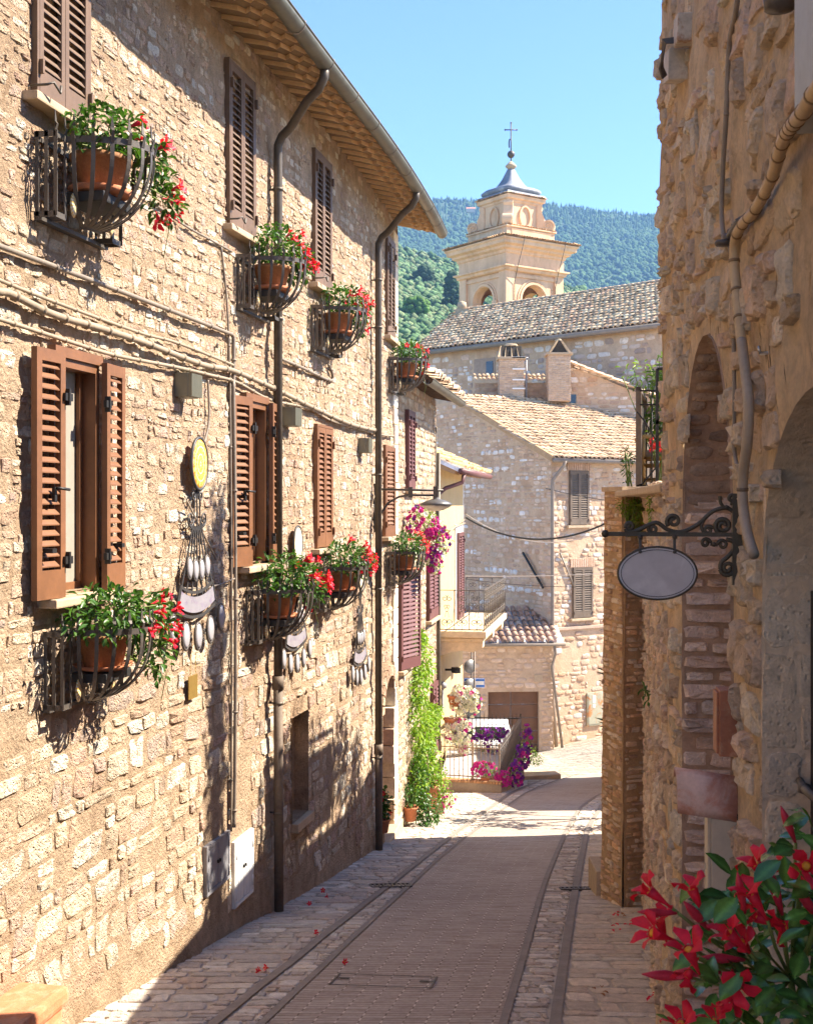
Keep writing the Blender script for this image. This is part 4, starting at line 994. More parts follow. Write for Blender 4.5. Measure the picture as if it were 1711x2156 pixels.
stones(jb, lambda u, v, d: RW(A1-d*1.6, v, -u), ZB+.2, AS+.1, .0, .5, (.07,.10), (.24,.46), S, [(.62,.49,.40),(.66,.53,.44),(.57,.44,.35),(.70,.58,.48)], .016, .018, wob=.015, quad=True, cj=.45)
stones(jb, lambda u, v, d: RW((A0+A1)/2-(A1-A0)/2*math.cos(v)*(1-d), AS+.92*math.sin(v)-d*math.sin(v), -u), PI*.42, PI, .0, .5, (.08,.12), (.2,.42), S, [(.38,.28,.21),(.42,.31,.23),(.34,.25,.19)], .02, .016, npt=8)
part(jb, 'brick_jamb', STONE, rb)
# door recess with grey block jamb and black door
r = MB(); pts = [((D0+D1)/2-(D1-D0)/2*math.cos(PI*i/N_), DS+.58*math.sin(PI*i/N_)) for i in range(N_+1)]
for i in range(N_):
    a, b = pts[i], pts[i+1]; r.quad(RW(a[0], a[1], .01), RW(a[0], a[1], -.3), RW(b[0], b[1], -.3), RW(b[0], b[1], .01))
for Y in (D0, D1): r.grid(lambda d, z: RW(Y, z, d)+V((0,.012*noise.noise((d*9, z*5, Y)),0)), [.012, -.05, -.1, -.2, -.3], cuts(ZB, DS, .12, []))
GJ = mat('greyish limestone block', (.70,.53,.36), .9, var=.2, vs=5, bump=.45, bs_=26, pits=20, spec=.2); part(r, 'door_reveal', GJ, rb)
b = MB(); z = -3.4
stones(b, lambda u, v, d: RW(D1-d, v, -u), -3.3, DS+.1, .0, .17, (.26,.36), (.17,.22), S, [(.72,.56,.39),(.74,.58,.41),(.70,.54,.38)], .008, .006, wob=.01, quad=True, cj=.15, tj=.05); part(b, 'jamb_block', STONE, rb)
dd = MB(); dd.quad(RW(D0, ZB, -.17), RW(D1, ZB, -.17), RW(D1, .6, -.17), RW(D0, .6, -.17)); dd.box((-.86,0,0),(-.80,.03,3.6), RM((D0+D1)/2, ZB, -.15)); do = part(dd, 'door', IRONB, rb)
h = MB(); h.tube([RP(1680, 1640, -.13), RP(1692, 1660, -.05), RP(1725, 1690, -.03)], .014, 8); h.lathe([(0,-.02),(.02,-.012),(.02,.012),(0,.02)], 10, RP(1692, 1660, -.05)); part(h, 'handle', IRON, do)
# things fixed to the right wall
def rcable(name, label, pts, r, m, d=.045, rings=0, cat='cable'):
    pp = [RP(q_[0], q_[1], q_[2] if len(q_) > 2 else d) for q_ in pts]; out = []
    for i in range(len(pp)-1):
        p0, p1, p2, p3 = pp[max(0, i-1)], pp[i], pp[i+1], pp[min(len(pp)-1, i+2)]
        for k in range(6):
            t = k/6; out.append(.5*((2*p1)+(p2-p0)*t+(2*p0-5*p1+4*p2-p3)*t*t+(3*p1-p0-3*p2+p3)*t**3))
    out.append(pp[-1]); c = MB(); c.tube(out, r, 12); acc = 0
    if rings:
        for i in range(1, len(out)):
            acc += (out[i]-out[i-1]).length
            if acc > rings: acc = 0; q = (out[i]-out[i-1]).normalized()*.006; c.tube([out[i]-q, out[i]+q], r*1.12, 12, (.45,.4,.35))
    return solo(c, name, m, label, cat)
CONDG = mat('grey tan conduit', (.36,.29,.215), .65, var=.15, vs=7, bump=.1, bs_=40, tint=True)
CONDM = mat('tan ribbed conduit', (.50,.36,.20), .65, var=.15, vs=7, bump=.12, bs_=40, tint=True)
rcable('corrugated_conduit', 'thick tan conduit curving down the right wall', [(1735,165,.17),(1711,200,.17),(1690,235,.16),(1650,290,.09),(1625,370),(1590,440),(1562,472),(1547,505),(1545,560),(1552,640),(1560,720)], .019, CONDM, .06, .11, 'conduit')
rcable('grey_conduit', 'grey brown conduit continuing down past the sign bracket', [(1560,716),(1570,800),(1575,850),(1572,930),(1563,1000),(1563,1060),(1572,1120),(1586,1168)], .0185, CONDG, .06, .62, 'conduit')
rcable('wall_cable', 'slim cable hanging straight down the right wall left of the thick conduit', [(1552,-5),(1547,30),(1536,80),(1531,150),(1528,240),(1521,350),(1518,450),(1524,510)], .010, CABLED, .03, .5)
rcable('wall_cable', 'slim cable continuing below the iron ring beside the thick conduit', [(1532,500),(1540,560),(1543,700),(1545,850),(1544,940),(1552,985)], .008, CABLED, .03)
i_ = MB(); p = RP(1522, 512, .06); i_.lathe([(0,-.012),(.03,-.010),(.035,0),(.03,.010),(0,.012)], 16, p); i_.tube([RP(1535, 505, .0), RP(1533, 495, .05), RP(1548, 470, .05), RP(1580, 445, .02)], .010, 6)
for k in range(4): q = RP(1530+9*k, 500-11*k, .04); i_.lathe([(0,-.02),(.018,-.01),(.018,.01),(0,.02)], 8, q)
solo(i_, 'cable_insulator', IRON, 'rusty iron insulator ring holding the cables on the right wall', 'insulator')
mb_ = thing('junction_box', 'large pale grey metal box at the top right corner', 'box', RM(2.79, .97, .10)); b = MB(); b.box((-.45,-.0,0),(.9,.14,1.5), bv=.006); part(b, 'body', mat('pale grey box paint', (.40,.41,.37), .55, var=.12, vs=3, bump=.05, col2=(.34,.33,.28), c2s=3), mb_, True)
b = MB(); b.box((-.43,-.008,.02),(.88,-.0,1.48), bv=.004); part(b, 'cover', mat('pale grey box paint'), mb_, True)
b = MB(); p = RP(1640, 6, .05); b.lathe([(0,-.03),(.045,-.02),(.05,.03),(0,.04)], 14, p); solo(b, 'bell_button', IRON, 'round dark iron boss beside the grey box at the top', 'boss')
WB = mat('bleached beam wood', (.50,.45,.38), .8, var=.25, vs=9, bump=.2, bs_=60, col2=(.30,.17,.10), c2s=7, c2t=(.55,.68))
bt = thing('beam_bracket', 'pale wooden beam stub strapped to the wall high at the edge of the right building', 'beam', RM(6.62, LZ(138, 6.6), .0))
b = MB(); b.box((-.36,-.10,-.06),(-.02,.02,.10), Matrix.Rotation(.25, 4, 'Y'), bv=.008); part(b, 'beam', WB, bt, True)
b = MB(); b.box((.0,-.08,.10),(.22,.02,.24), Matrix.Rotation(.2, 4, 'Y'), bv=.008); part(b, 'block', WB, bt, True)
b = MB(); b.bar([(.06,.02,.13),(.06,-.13,.12),(-.0,-.14,.0),(-.03,-.12,-.04)], .04, .008, (0,.3,1)); part(b, 'iron_strap', IRON, bt, True)
b = MB(); b.tube([RP(1632, 740, .0), RP(1600, 745, .035), RP(1598, 738, .04), RP(1597, 730, .04)], .006, 6); solo(b, 'steel_hook', mat('bright steel', (.5,.5,.5), .3, metal=1, var=0, bump=0), 'small bright steel hook screwed into the right wall', 'hook')
b = MB(RM(4.92, LZ(1588, 4.92), .0)); b.box((-.06,-.075,0),(.06,.0,.262), bv=.004); b.box((-.05,-.085,.01),(.05,-.075,.252), bv=.003)
solo(b, 'wooden_plaque', mat('red brown plaque', (.36,.14,.07), .6, var=.2, vs=8, bump=.1, col2=(.42,.24,.14), c2s=12), 'reddish brown plaque fixed to the edge of the arched recess', 'plaque')
hd = thing('tile_hood', 'pinkish terracotta hood tile sheltering the cream letterbox', 'hood', RM(4.95, LZ(1712, 4.95), .0)); b = MB(); vs = []
n = 10
for o in (0, .235):
    for rr in (.10, .085):
        for k in range(n+1):
            t = lerp(-.12, PI*.72, k/n); vs.append(V((rr*1.0*math.cos(t)-.02, -o, rr*1.45*math.sin(t)+.03*(o/.235))))
m_ = n+1; fs = []
for k in range(n): fs += [(k, k+1, 2*m_+k+1, 2*m_+k), (m_+k, 3*m_+k, 3*m_+k+1, m_+k+1), (k, m_+k, m_+k+1, k+1), (2*m_+k, 2*m_+k+1, 3*m_+k+1, 3*m_+k)]
fs += [(0, 2*m_, 3*m_, m_), (n, m_+n, 3*m_+n, 2*m_+n)]
b.add(vs, fs); part(b, 'hood_tile', mat('pink worn terracotta', (.52,.25,.17), .8, var=.2, vs=8, bump=.2, col2=(.60,.43,.36), c2s=7, c2t=(.42,.58)), hd, True)
lb = thing('letterbox', 'narrow cream metal letterbox under the terracotta hood tile', 'letterbox', RM(4.93, LZ(1885, 4.93), .0)); b = MB(); b.box((-.055,-.105,0),(.055,0,.33), bv=.006); CREAM = mat('cream metal', (.50,.43,.32), .5, var=.1, bump=.03); part(b, 'body', CREAM, lb, True)
b = MB(); b.box((-.05,-.118,.012),(.05,-.105,.318), bv=.004); b.box((-.004,-.122,.10),(.004,-.118,.125)); part(b, 'door', CREAM, lb, True)
b = MB(); b.box((.055,-.006,-.01),(.062,.002,.34)); part(b, 'back_plate', IRONB, lb, True)
# ---- hanging oval sign on a scrolled bracket ----
SY = 4.86; SM = RM(SY, LZ(1124.7, SY), .004)
sg = thing('hanging_sign_bracket', 'scrolled wrought iron sign bracket reaching out from the right wall', 'sign bracket', SM)
q = lambda zx, zy: V((0, -(1557-(1211.5+.292*zx))/535, (1124.7-(1044.4+.292*zy))/535))
SIR = mat('old greenish iron', (.085,.075,.055), .55, metal=.4, var=.3, vs=14, bump=.1, bs_=80)
b = MB(); b.bar([q(1182, 278), q(255, 276)], .017, .017, (0,0,1)); b.lathe([(0,-.016),(.011,-.012),(.016,0),(.011,.012),(0,.016)], 14, q(238, 274)); b.box((-.012,-.026,-.20),(.012,.03,.16), Matrix.Translation(q(1190, 275)+V((0,-.0,0)))); part(b, 'bar', SIR, sg, True)
def sp(cx, cy, r0, r1, a0, turns, n=26): return [q(cx+lerp(r0, r1, k/(n-1))*math.cos(a0+turns*2*PI*k/(n-1)), cy-lerp(r0, r1, k/(n-1))*math.sin(a0+turns*2*PI*k/(n-1))) for k in range(n)]
def spl(pts):
    P_ = [q(*p) for p in pts]; o = []
    for i in range(len(P_)-1):
        p0, p1, p2, p3 = P_[max(0, i-1)], P_[i], P_[i+1], P_[min(len(P_)-1, i+2)]
        for k in range(6): t = k/6; o.append(.5*((2*p1)+(p2-p0)*t+(2*p0-5*p1+4*p2-p3)*t*t+(3*p1-p0-3*p2+p3)*t**3))
    return o+[P_[-1]]
b = MB()
for pts, r in ((spl([(385,235),(400,255),(470,250),(560,205),(615,195),(690,245),(790,258),(900,205),(1000,115),(1095,85),(1155,120),(1178,190)]), .0085), (sp(415, 222, 32, 8, PI*1.1, -1.3), .008), (sp(580, 238, 36, 8, PI*.75, 1.35), .007), (sp(728, 182, 52, 10, -PI*.75, -1.5), .008), (sp(1080, 215, 62, 12, PI*1.35, -1.7), .009), (sp(975, 248, 34, 8, PI*.1, 1.3), .007), (spl([(945,170),(925,215),(940,260)]), .007), (sp(1140, 18, 36, 8, -PI*.6, 1.3), .008), (spl([(1090,85),(1062,50),(1055,0)]), .007),
              (sp(955, 340, 36, 8, PI*.0, 1.2), .007), (sp(1075, 352, 38, 8, PI*1.0, -1.2), .007), (spl([(990,345),(1010,350),(1040,352)]), .007), (spl([(1100,312),(1150,330),(1158,380),(1110,440),(1065,480),(1060,530)]), .009), (sp(1112, 522, 56, 12, PI*1.05, 1.55), .0085)): b.tube(pts, r, 8)
for c in ((1015,350),(1103,82)): b.lathe([(0,-.010),(.010,-.006),(.012,0),(.010,.006),(0,.010)], 8, q(*c))
part(b, 'scrollwork', SIR, sg, True)
so = thing('oval_sign', 'blank grey oval sign with dark rim hanging from the scrolled bracket', 'sign', SM @ Matrix.Translation(q(612, 560)))
def ell(a, b_, y, n=48): return [V((y, a*math.cos(2*PI*k/n), b_*math.sin(2*PI*k/n))) for k in range(n)]
b = MB(); n = 48; b.add(ell(.151,.101,-.004)+ell(.151,.101,.004), [tuple(range(n)), tuple(range(n, 2*n))[::-1]]+[(k, n+k, n+(k+1) % n, (k+1) % n) for k in range(n)], None, True); part(b, 'plate', SIGNG, so, True)
b = MB(); b.tube(ell(.153,.103,0), .0055, 6, closed=True); part(b, 'rim', SIR, so, True)
b = MB()
for sx in (.0055, -.0055): b.tube(ell(.142,.093,sx), .0012, 5, closed=True)
part(b, 'inner_line', IRONB, so, True)
for zx in (490, 735):
    b = MB(); o = q(zx, 285)-q(612, 560); e = q(zx, 405)-q(612, 560); b.bar([o, e], .011, .007, (0,1,0)); b.lathe([(0,-.01),(.01,-.006),(.01,.006),(0,.01)], 8, o+V((.006,0,-.006))); b.lathe([(0,-.007),(.007,-.004),(.007,.004),(0,.007)], 8, e+V((.006,0,0))); part(b, 'hanger', IRON, so, True)
# ---- terrace with its wall, pillar, railing ----
tw = thing('terrace_wall', 'low rubble terrace wall beyond the arched building on the right', 'wall', (2.1, 10.6, -3.9))
TZ = .13
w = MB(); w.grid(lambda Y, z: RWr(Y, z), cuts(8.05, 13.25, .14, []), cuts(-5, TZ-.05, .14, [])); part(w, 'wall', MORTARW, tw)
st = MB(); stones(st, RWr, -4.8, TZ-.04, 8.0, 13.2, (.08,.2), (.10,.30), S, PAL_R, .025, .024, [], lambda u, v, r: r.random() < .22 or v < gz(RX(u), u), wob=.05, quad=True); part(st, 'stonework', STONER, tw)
w = MB(); w.box((-5.3,-.03,-.06),(.05,.4,.0), RM(8.0, TZ, 0) , bv=.015); part(w, 'coping', TRAV, tw)
w = MB(); w.add([(RX(8.1)+.02, 8.1, TZ-.02), (9, 8.1, TZ-.02), (9, 17.5, TZ-.02), (3.5, 17.5, TZ-.02), (2.56, 13.3, TZ-.02)], [(0,1,2,3,4)], None, True); w.quad(V((2.56,13.3,TZ-.02)), V((3.5,17.5,TZ-.02)), V((3.5,17.5,-6)), V((2.56,13.3,-6))); part(w, 'terrace_floor', CONC, tw)
pi_ = thing('stone_pillar', 'tall battered brick and stone pillar at the end of the terrace wall', 'pillar', (2.38, 13.4, -4.3))
PA, PB, PC = V((2.20,13.65,0)), V((2.305,13.08,0)), V((2.56,13.18,0))
def face(p, q_, z0=-4.8, z1=TZ, m=MORTARW, bat=.05):
    def fr(u, v, d):
        t = (q_-p); L = t.length; t = t/L; n = V((t.y, -t.x, 0)); k = bat*(1-(v-z0)/(z1-z0))
        return p+t*u+n*(d+k+.012*noise.noise((u*6, v*5, p.x*9)))+V((0,0,v))
    return fr, (q_-p).length
BRK = [(.66,.47,.29),(.62,.40,.23),(.70,.53,.36),(.56,.37,.24),(.68,.45,.26),(.74,.60,.43)]
for a, b_, pal, nm in ((PA, PB, BRK, 'street_face'), (PB, PC, [sc_col(c, .92) for c in BRK], 'front_face')):  # front bricks tinted darker, that face's shade put into their colour
    fr, L = face(a, b_); w = MB(); w.grid(lambda u, v: fr(u, v, 0), cuts(-.035, L+.04, .07, []), cuts(-4.9, TZ, .12, [])); part(w, nm, mat('ochre brick mortar', (.47,.32,.18), .95, var=.25, vs=5, bump=.6, bs_=35, spec=.15), pi_)
    st = MB(); stones(st, fr, -4.8, TZ-.03, 0, L, (.045,.08), (.09,.22), S, pal, .014, .018, [], lambda u, v, r: r.random() < .16, wob=.03, quad=True, tj=.2); part(st, 'brickwork', STONE, pi_)
w = MB(); w.prism([(0,0),(1,0)], 0, 1) if False else None
w.add([PA+V((-.04,.05,TZ)), PB+V((-.03,-.05,TZ)), PC+V((.05,-.04,TZ)), V((2.75,13.9,TZ)), PA+V((-.04,.05,TZ+.05)), PB+V((-.03,-.05,TZ+.05)), PC+V((.05,-.04,TZ+.05)), V((2.75,13.9,TZ+.05))], [(0,1,5,4),(1,2,6,5),(2,3,7,6),(3,0,4,7),(4,5,6,7),(3,2,1,0)], None, True); part(w, 'cap', TRAV, pi_)
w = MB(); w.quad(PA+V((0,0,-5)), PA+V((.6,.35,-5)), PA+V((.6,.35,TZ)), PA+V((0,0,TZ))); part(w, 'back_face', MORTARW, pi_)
b = MB(Matrix.Translation((2.06, 12.05, gz(2.06, 12.05)-.02))); b.box((-.02,-.2,0),(.35,.3,.10), bv=.02)
b = MB(Matrix.Translation((2.22, 13.95, gz(2.3, 14)-.1))); b.box((-.12,-.25,0),(.3,.35,.42), bv=.02); solo(b, 'stone_step', TRAV, 'worn stone step peeping out from behind the pillar', 'step')
# slatted panel and railing
fp = thing('slatted_fence', 'dark weathered slatted fence panel standing on the terrace corner', 'fence', (2.49, 13.3, TZ)); F0, F1 = V((2.50,13.32,0)), V((3.14,16.0,0)); t = (F1-F0).normalized(); FMx = FM((F0.x, F0.y, TZ+.03), t)
b = MB(); L = (F1-F0).length
for x in (0, L/2, L-.06): b = MB(); b.box((x,-.03,0),(x+.06,.03,1.1), FMx); part(b, 'post', GREYW, fp)
b = MB(); x = .08
while x < L-.1: b.box((x,-.012,.02),(x+.085,.012,.93), FMx); x += .092
part(b, 'slats', GREYW, fp); b = MB(); b.box((0,-.02,1.06),(L,.02,1.10), FMx); part(b, 'rail', GREYW, fp)
rg = thing('terrace_railing', 'thin black iron railing facing down the street beside the slatted fence', 'railing', (2.8, 13.25, TZ)); b = MB()
for z in (1.08, .93, .06): b.tube([(2.5,13.25,TZ+z),(4.6,13.25,TZ+z)], .010, 6)
for k in range(14): x = 2.63+.13*k; b.tube([(x,13.25,TZ+.06),(x,13.25,TZ+1.08)], .007, 6)
part(b, 'bars', IRONB, rg)
b = MB()
for p in (((2.68,13.22,TZ+.72),(2.68,13.22,TZ+1.31)), ((2.68,13.22,TZ+1.31),(3.5,13.22,TZ+1.31)), ((2.68,13.22,TZ+.76),(3.5,13.22,TZ+.76)), ((2.68,13.22,TZ+.0),(2.68,13.22,TZ+.76))): b.bar(p, .03, .03, (0,1,0))
for k in (-1, 1): b.tube([V((2.66,13.2,TZ+.55)), V((2.66+.12*k,13.2,TZ+.75)), V((2.66+.2*k,13.2,TZ+.85))], .008, 6); b.tube([V((2.66,13.2,TZ+.25)), V((2.66-.14,13.2,TZ+.08)), V((2.66-.2,13.2,TZ+.06))], .008, 6)
part(b, 'frame', IRONB, rg)
# bamboo chair
ch = thing('bamboo_chair', 'bamboo armchair with faded cushions tipped against the terrace fence', 'chair', Matrix.Translation((3.02, 13.85, TZ)) @ Matrix.Rotation(-.9, 4, 'Z'))
b = MB()
for x in (-.26, .26):
    b.tube([(x,-.25,0),(x,-.25,.62)], .024, 8); b.tube([(x,.24,0),(x,.24,.45),(x,.36,.98)], .024, 8); b.tube([(x,-.28,.62),(x,.30,.64)], .026, 8)
for y in (-.25, .24): b.tube([(-.26,y,.14),(.26,y,.14)], .018, 8)
for z in (.3, .38): b.tube([(-.26,-.25,z),(.26,-.25,z)], .016, 8)
part(b, 'frame', BAMB, ch, True)
b = MB(); b.box((-.25,-.24,.39),(.25,.24,.47), bv=.02); part(b, 'seat', CUSH, ch, True)
b = MB(); T = Matrix.Translation((0,.30,.48)) @ Matrix.Rotation(-.22, 4, 'X'); b.box((-.25,-.02,0),(.25,.04,.52), T, bv=.015)
for k in range(6): b.tube([T @ V((-.22+.088*k,-.03,.01)), T @ V((-.22+.088*k,-.03,.54))], .012, 6)
part(b, 'backrest', BAMB, ch, True)
c2 = copy_tree(ch, Matrix.Translation((3.08, 14.5, TZ)) @ Matrix.Rotation(-1.0, 4, 'Z'), 'second bamboo armchair pushed behind the first against the fence'); ch['group'] = c2['group'] = 'bamboo chairs on the terrace'
def shrub(name, label, cat, base, blobs, n, L, m, stems=8, asp=.3, droop=.1, flowers=None, nf=0, fs=1, seed=1, group=None, tints=((1,1,1),(1.3,1.3,1.2),(.65,.75,.7)), shell=.4):
    r_ = random.Random(seed); t = thing(name, label, cat, V(base), group); l = MB(); leaf_cloud(l, r_, blobs, n, L, asp, shell, droop, tints); part(l, 'foliage', m, t)
    s = MB()
    for _ in range(stems):
        bb = r_.choice(blobs); e = V(bb[0])+V((r_.uniform(-1,1)*bb[1][0]*.8, r_.uniform(-1,1)*bb[1][1]*.8, r_.uniform(-.2,.9)*bb[1][2])); b0 = V(base)+V((r_.uniform(-.03,.03), r_.uniform(-.03,.03), 0)); s.tube([b0, b0.lerp(e, .5)+V((0,0,.05)), e], .006, 5)
    part(s, 'stems', BARK if 'tree' in name or 'bush' in name else STEM, t)
    for _ in range(nf):
        bb = r_.choice(blobs); qv = V((r_.gauss(-.2,.7), r_.gauss(-.6,.7), r_.gauss(.2,.7))).normalized(); p = V(bb[0])+V((qv.x*bb[1][0], qv.y*bb[1][1], qv.z*bb[1][2]))*r_.uniform(.95, 1.15)
        me = ME_FL if flowers == 'r' else ME_PET[r_.choice(flowers)]; put(me, t, MWORLD[t.name].inverted() @ p, qv+V((-.1,-.5,.1)), fs*r_.uniform(.8, 1.25), r_)
    return t
shrub('leafy_shrub', 'bright green feathery shrub behind the terrace railing', 'shrub', (2.98, 14.4, TZ), [((2.98,14.4,1.15),(.16,.25,.62),2),((3.1,14.3,1.0),(.25,.25,.6),1),((2.78,14.5,1.5),(.28,.2,.18),.25)], 900, .085, LEAFV, 12, .22, .35, seed=4)
shrub('potted_geranium', 'red geranium in front of the bamboo chairs on the terrace', 'potted plant', (2.74, 13.45, TZ), [((2.74,13.42,.62),(.10,.08,.1),1)], 26, .05, LEAF, 6, .8, flowers='r', nf=14, fs=.75, seed=5)
shrub('wild_shrub', 'yellow green weed bush sprouting from the top of the pillar', 'shrub', (2.36, 13.06, -.35), [((2.33,13.0,-.04),(.13,.06,.10),1),((2.42,13.0,-.08),(.10,.06,.13),1),((2.44,13.02,-.25),(.08,.05,.12),.5)], 420, .04, LEAFV, 16, .25, 0, seed=6)
shrub('weed_sprig', 'thin upright weed growing on top of the pillar', 'weed', (2.40, 13.3, TZ+.05), [((2.37,13.3,.42),(.05,.05,.20),1)], 90, .055, LEAF, 5, .22, 0, seed=7)
p = RW(10.4, LZ(1466, 10.4), .04); shrub('weed_sprig', 'small green weed rooted halfway up the terrace wall', 'weed', p, [(p+V((-.02,-.05,.03)),(.06,.06,.06),1)], 26, .075, LEAF, 4, .25, .2, seed=8)
p = RW(9.6, LZ(1075, 9.6), .03); shrub('weed_sprig', 'yellowish weed hanging at the top of the terrace wall', 'weed', p, [(p+V((-.0,-.0,.0)),(.03,.05,.12),1)], 60, .045, LEAFV, 4, .25, .5, seed=9)
p = V((2.18, 13.6, -2.15))
yk = MB(); S2 = random.Random(31)
for (zx, zy) in ((1565,510),(1570,540),(1580,600),(1560,870),(1585,900),(1590,930),(1600,800),(1605,985)):
    a = P(793.7+.293*zx, 1253.3+.293*zy, 14.4); b_ = V((2.75, 14.6, a.z-.25)); leaf(yk, b_, a-b_, (0,0,1), (a-b_).length, .05, (1,1,1), .02)
solo(yk, 'agave_plant', LEAFD, 'dark spiky leaves jutting out from behind the pillar', 'plant')
# ---- foreground mandevilla ----
fg = thing('flowering_mandevilla', 'large crimson mandevilla with glossy leaves in the near right corner', 'potted plant', (1.02, 2.55, -2.68))
l = MB(); r_ = random.Random(77); IM = lambda zx, zy, Y: P(1169.7+.3164*zx, 1587.5+.3164*zy, Y)
lt = ((1,1,1),(.8,.9,.9),(1.25,1.12,1),(.6,.75,.8),(1.7,1.3,.9),(1,1,1))
def bigleaf(mb, p, d, up, L, w, tint):
    d = V(d).normalized(); s = d.cross(V(up)).normalized(); n = s.cross(d); rows = [(0,.02,0),(.2,.33,.03),(.45,.5,.05),(.7,.40,.02),(.88,.2,-.05),(1,.01,-.14)]; vs = []
    for a, b, c in rows:
        for k, f in ((-1,.10),(-.5,.04),(0,0),(.5,.04),(1,.10)): vs.append(p+d*(a*L)+s*(b*k*w)+n*((c+f*.9*b*2)*L*.5))
    n0 = len(mb.v); mb.add(vs, [(5*i+j, 5*i+j+1, 5*i+j+6, 5*i+j+5) for i in range(5) for j in range(4)], tint)
    for i in range(6):
        for j, k_ in ((0, .85), (2, 1.7), (4, .85)): mb.t[n0+5*i+j] = tuple(q_*k_ for q_ in tint)
spots = [(1480,700),(1540,590),(1500,840),(1640,380),(1660,500),(1600,590),(1690,620),(1560,960),(1640,900),(1100,960),(1180,880),(1130,1040),(1230,1090),(1450,1000),(1580,1080),(1660,1060),(1420,1230),(1560,1260),(1640,1200),(1690,1330),(1350,1350),(1010,1520),(1110,1470),(900,1330),(820,1410),(1400,1480),(1500,1560),(1620,1500),(1680,1600),(1560,1700),(1640,1740),(1300,1620),(1420,1700),(1200,1750),(1060,1790),(1000,1230),(1230,1000),(1330,830),(1380,930),(1690,850),(1690,1180),(1280,1480),(620,1770),(590,1780)]
for (zx, zy) in spots:
    k_ = 1 if zx < 1000 else (3 if zy < 1000 else 4)
    for _ in range(k_):
        p = IM(zx+r_.uniform(-70, 70), zy+r_.uniform(-60, 60), r_.uniform(2.45, 2.95)); d = V((r_.gauss(-.3,.8), r_.gauss(-.35,.6), r_.gauss(.0,.55))); L = r_.uniform(.048, .078) if zx > 700 else .03
        bigleaf(l, p, d, V((r_.gauss(0,.3), -.5+r_.gauss(0,.3), 1)), L, L*.55, sc_col(r_.choice(lt), r_.uniform(.75, 1.15)))
for _ in range(170):                                 # heart of the bush, its shade put into darker leaf tints
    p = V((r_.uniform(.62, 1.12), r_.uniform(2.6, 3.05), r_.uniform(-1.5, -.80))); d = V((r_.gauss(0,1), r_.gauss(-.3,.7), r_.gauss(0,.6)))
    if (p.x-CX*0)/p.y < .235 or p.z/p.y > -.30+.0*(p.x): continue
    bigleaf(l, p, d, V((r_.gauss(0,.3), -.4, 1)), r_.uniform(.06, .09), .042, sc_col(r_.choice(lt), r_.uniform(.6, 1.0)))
part(l, 'foliage', mat('large glossy leaf', (.085,.21,.045), .25, var=.3, vs=40, bump=.05, bs_=60, tint=True, trans=.18, spec=.6), fg)
s = MB(); inv = MWORLD[fg.name].inverted()
BIGF = mesh_from(trumpet(.062, .040), 'flower', [RED, YELLOW]); bd = MB(); bd.lathe([(.003,-.05),(.006,-.03),(.010,.0),(.008,.02),(.001,.045)], 10); BUD = mesh_from(bd, 'flower_bud', [mat('closed crimson bud', (.55,.03,.06), .5, var=.2, vs=30, bump=0, trans=.1)])
fl_ = [(1665,745,(-.15,-1,.15),1.05,2.5),(1205,1530,(-.1,-1,-.05),1.1,2.5),(620,910,(-.75,.15,.55),.95,2.6),(905,900,(-.35,.1,.8),.95,2.62),(1330,735,(-.55,.1,.7),1.0,2.6),(1300,930,(-.45,.0,.75),1.05,2.55),(640,1190,(-.75,-.35,.35),1.05,2.55),(880,1300,(-.35,-.25,.75),1.1,2.5),(1150,1190,(-.6,-.1,.6),1.05,2.55),(1330,1080,(-.9,.1,.35),1.0,2.6),(1530,1150,(-.9,.1,-.25),1.0,2.55),(830,1790,(-.3,-.2,.8),1.0,2.55),(1050,1770,(-.3,-.1,.8),.85,2.6),(1230,1250,(-.5,-.4,.6),1.0,2.62),(870,1480,(-.5,.0,-.8),.75,2.55),(1150,1640,(-.15,-.1,-.9),.85,2.55),(690,1110,(-.3,-.1,.9),.9,2.62),(1510,760,(-.5,.1,.3),.75,2.7)]
root = IM(1560, 1500, 2.8)
for zx, zy, d, k, Y in fl_:
    p = IM(zx, zy, Y); put(BIGF, fg, inv @ p, d, k, r_); e = p-V(d).normalized()*.062*k; s.tube([e, e.lerp(root, .3)+V((0,0,-.015)), root], [.0035,.004,.004], 6)
for zx, zy, d in ((665,1055,(-1,-.2,.1)),(930,1070,(-.6,-.4,.7)),(730,1475,(-1,-.1,.1)),(930,1450,(-.95,-.1,.05)),(1100,1360,(-.95,-.1,.1)),(1540,460,(-.4,-.2,.9)),(1670,990,(-.6,-.2,.8)),(1455,900,(-.3,-.1,.95)),(1230,920,(-.2,-.1,1))):
    p = IM(zx, zy, 2.58); put(BUD, fg, inv @ p, d, r_.uniform(.9, 1.2), r_, 'flower_bud'); e = p-V(d).normalized()*.05; s.tube([e, e.lerp(root, .35)+V((0,0,-.02)), root], .0032, 6)
s.tube([root, root+V((.05,0,-.35)), V((1.02,2.55,-2.2))], .008, 6); part(s, 'stems', STEM, fg)
pt = MB(); pt.lathe([(0,0),(.17,0),(.25,.42),(.28,.42),(.285,.48),(.25,.48),(.24,.44),(0,.43)], 28, (1.02,2.55,-2.68)); part(pt, 'pot', TERRA, fg)
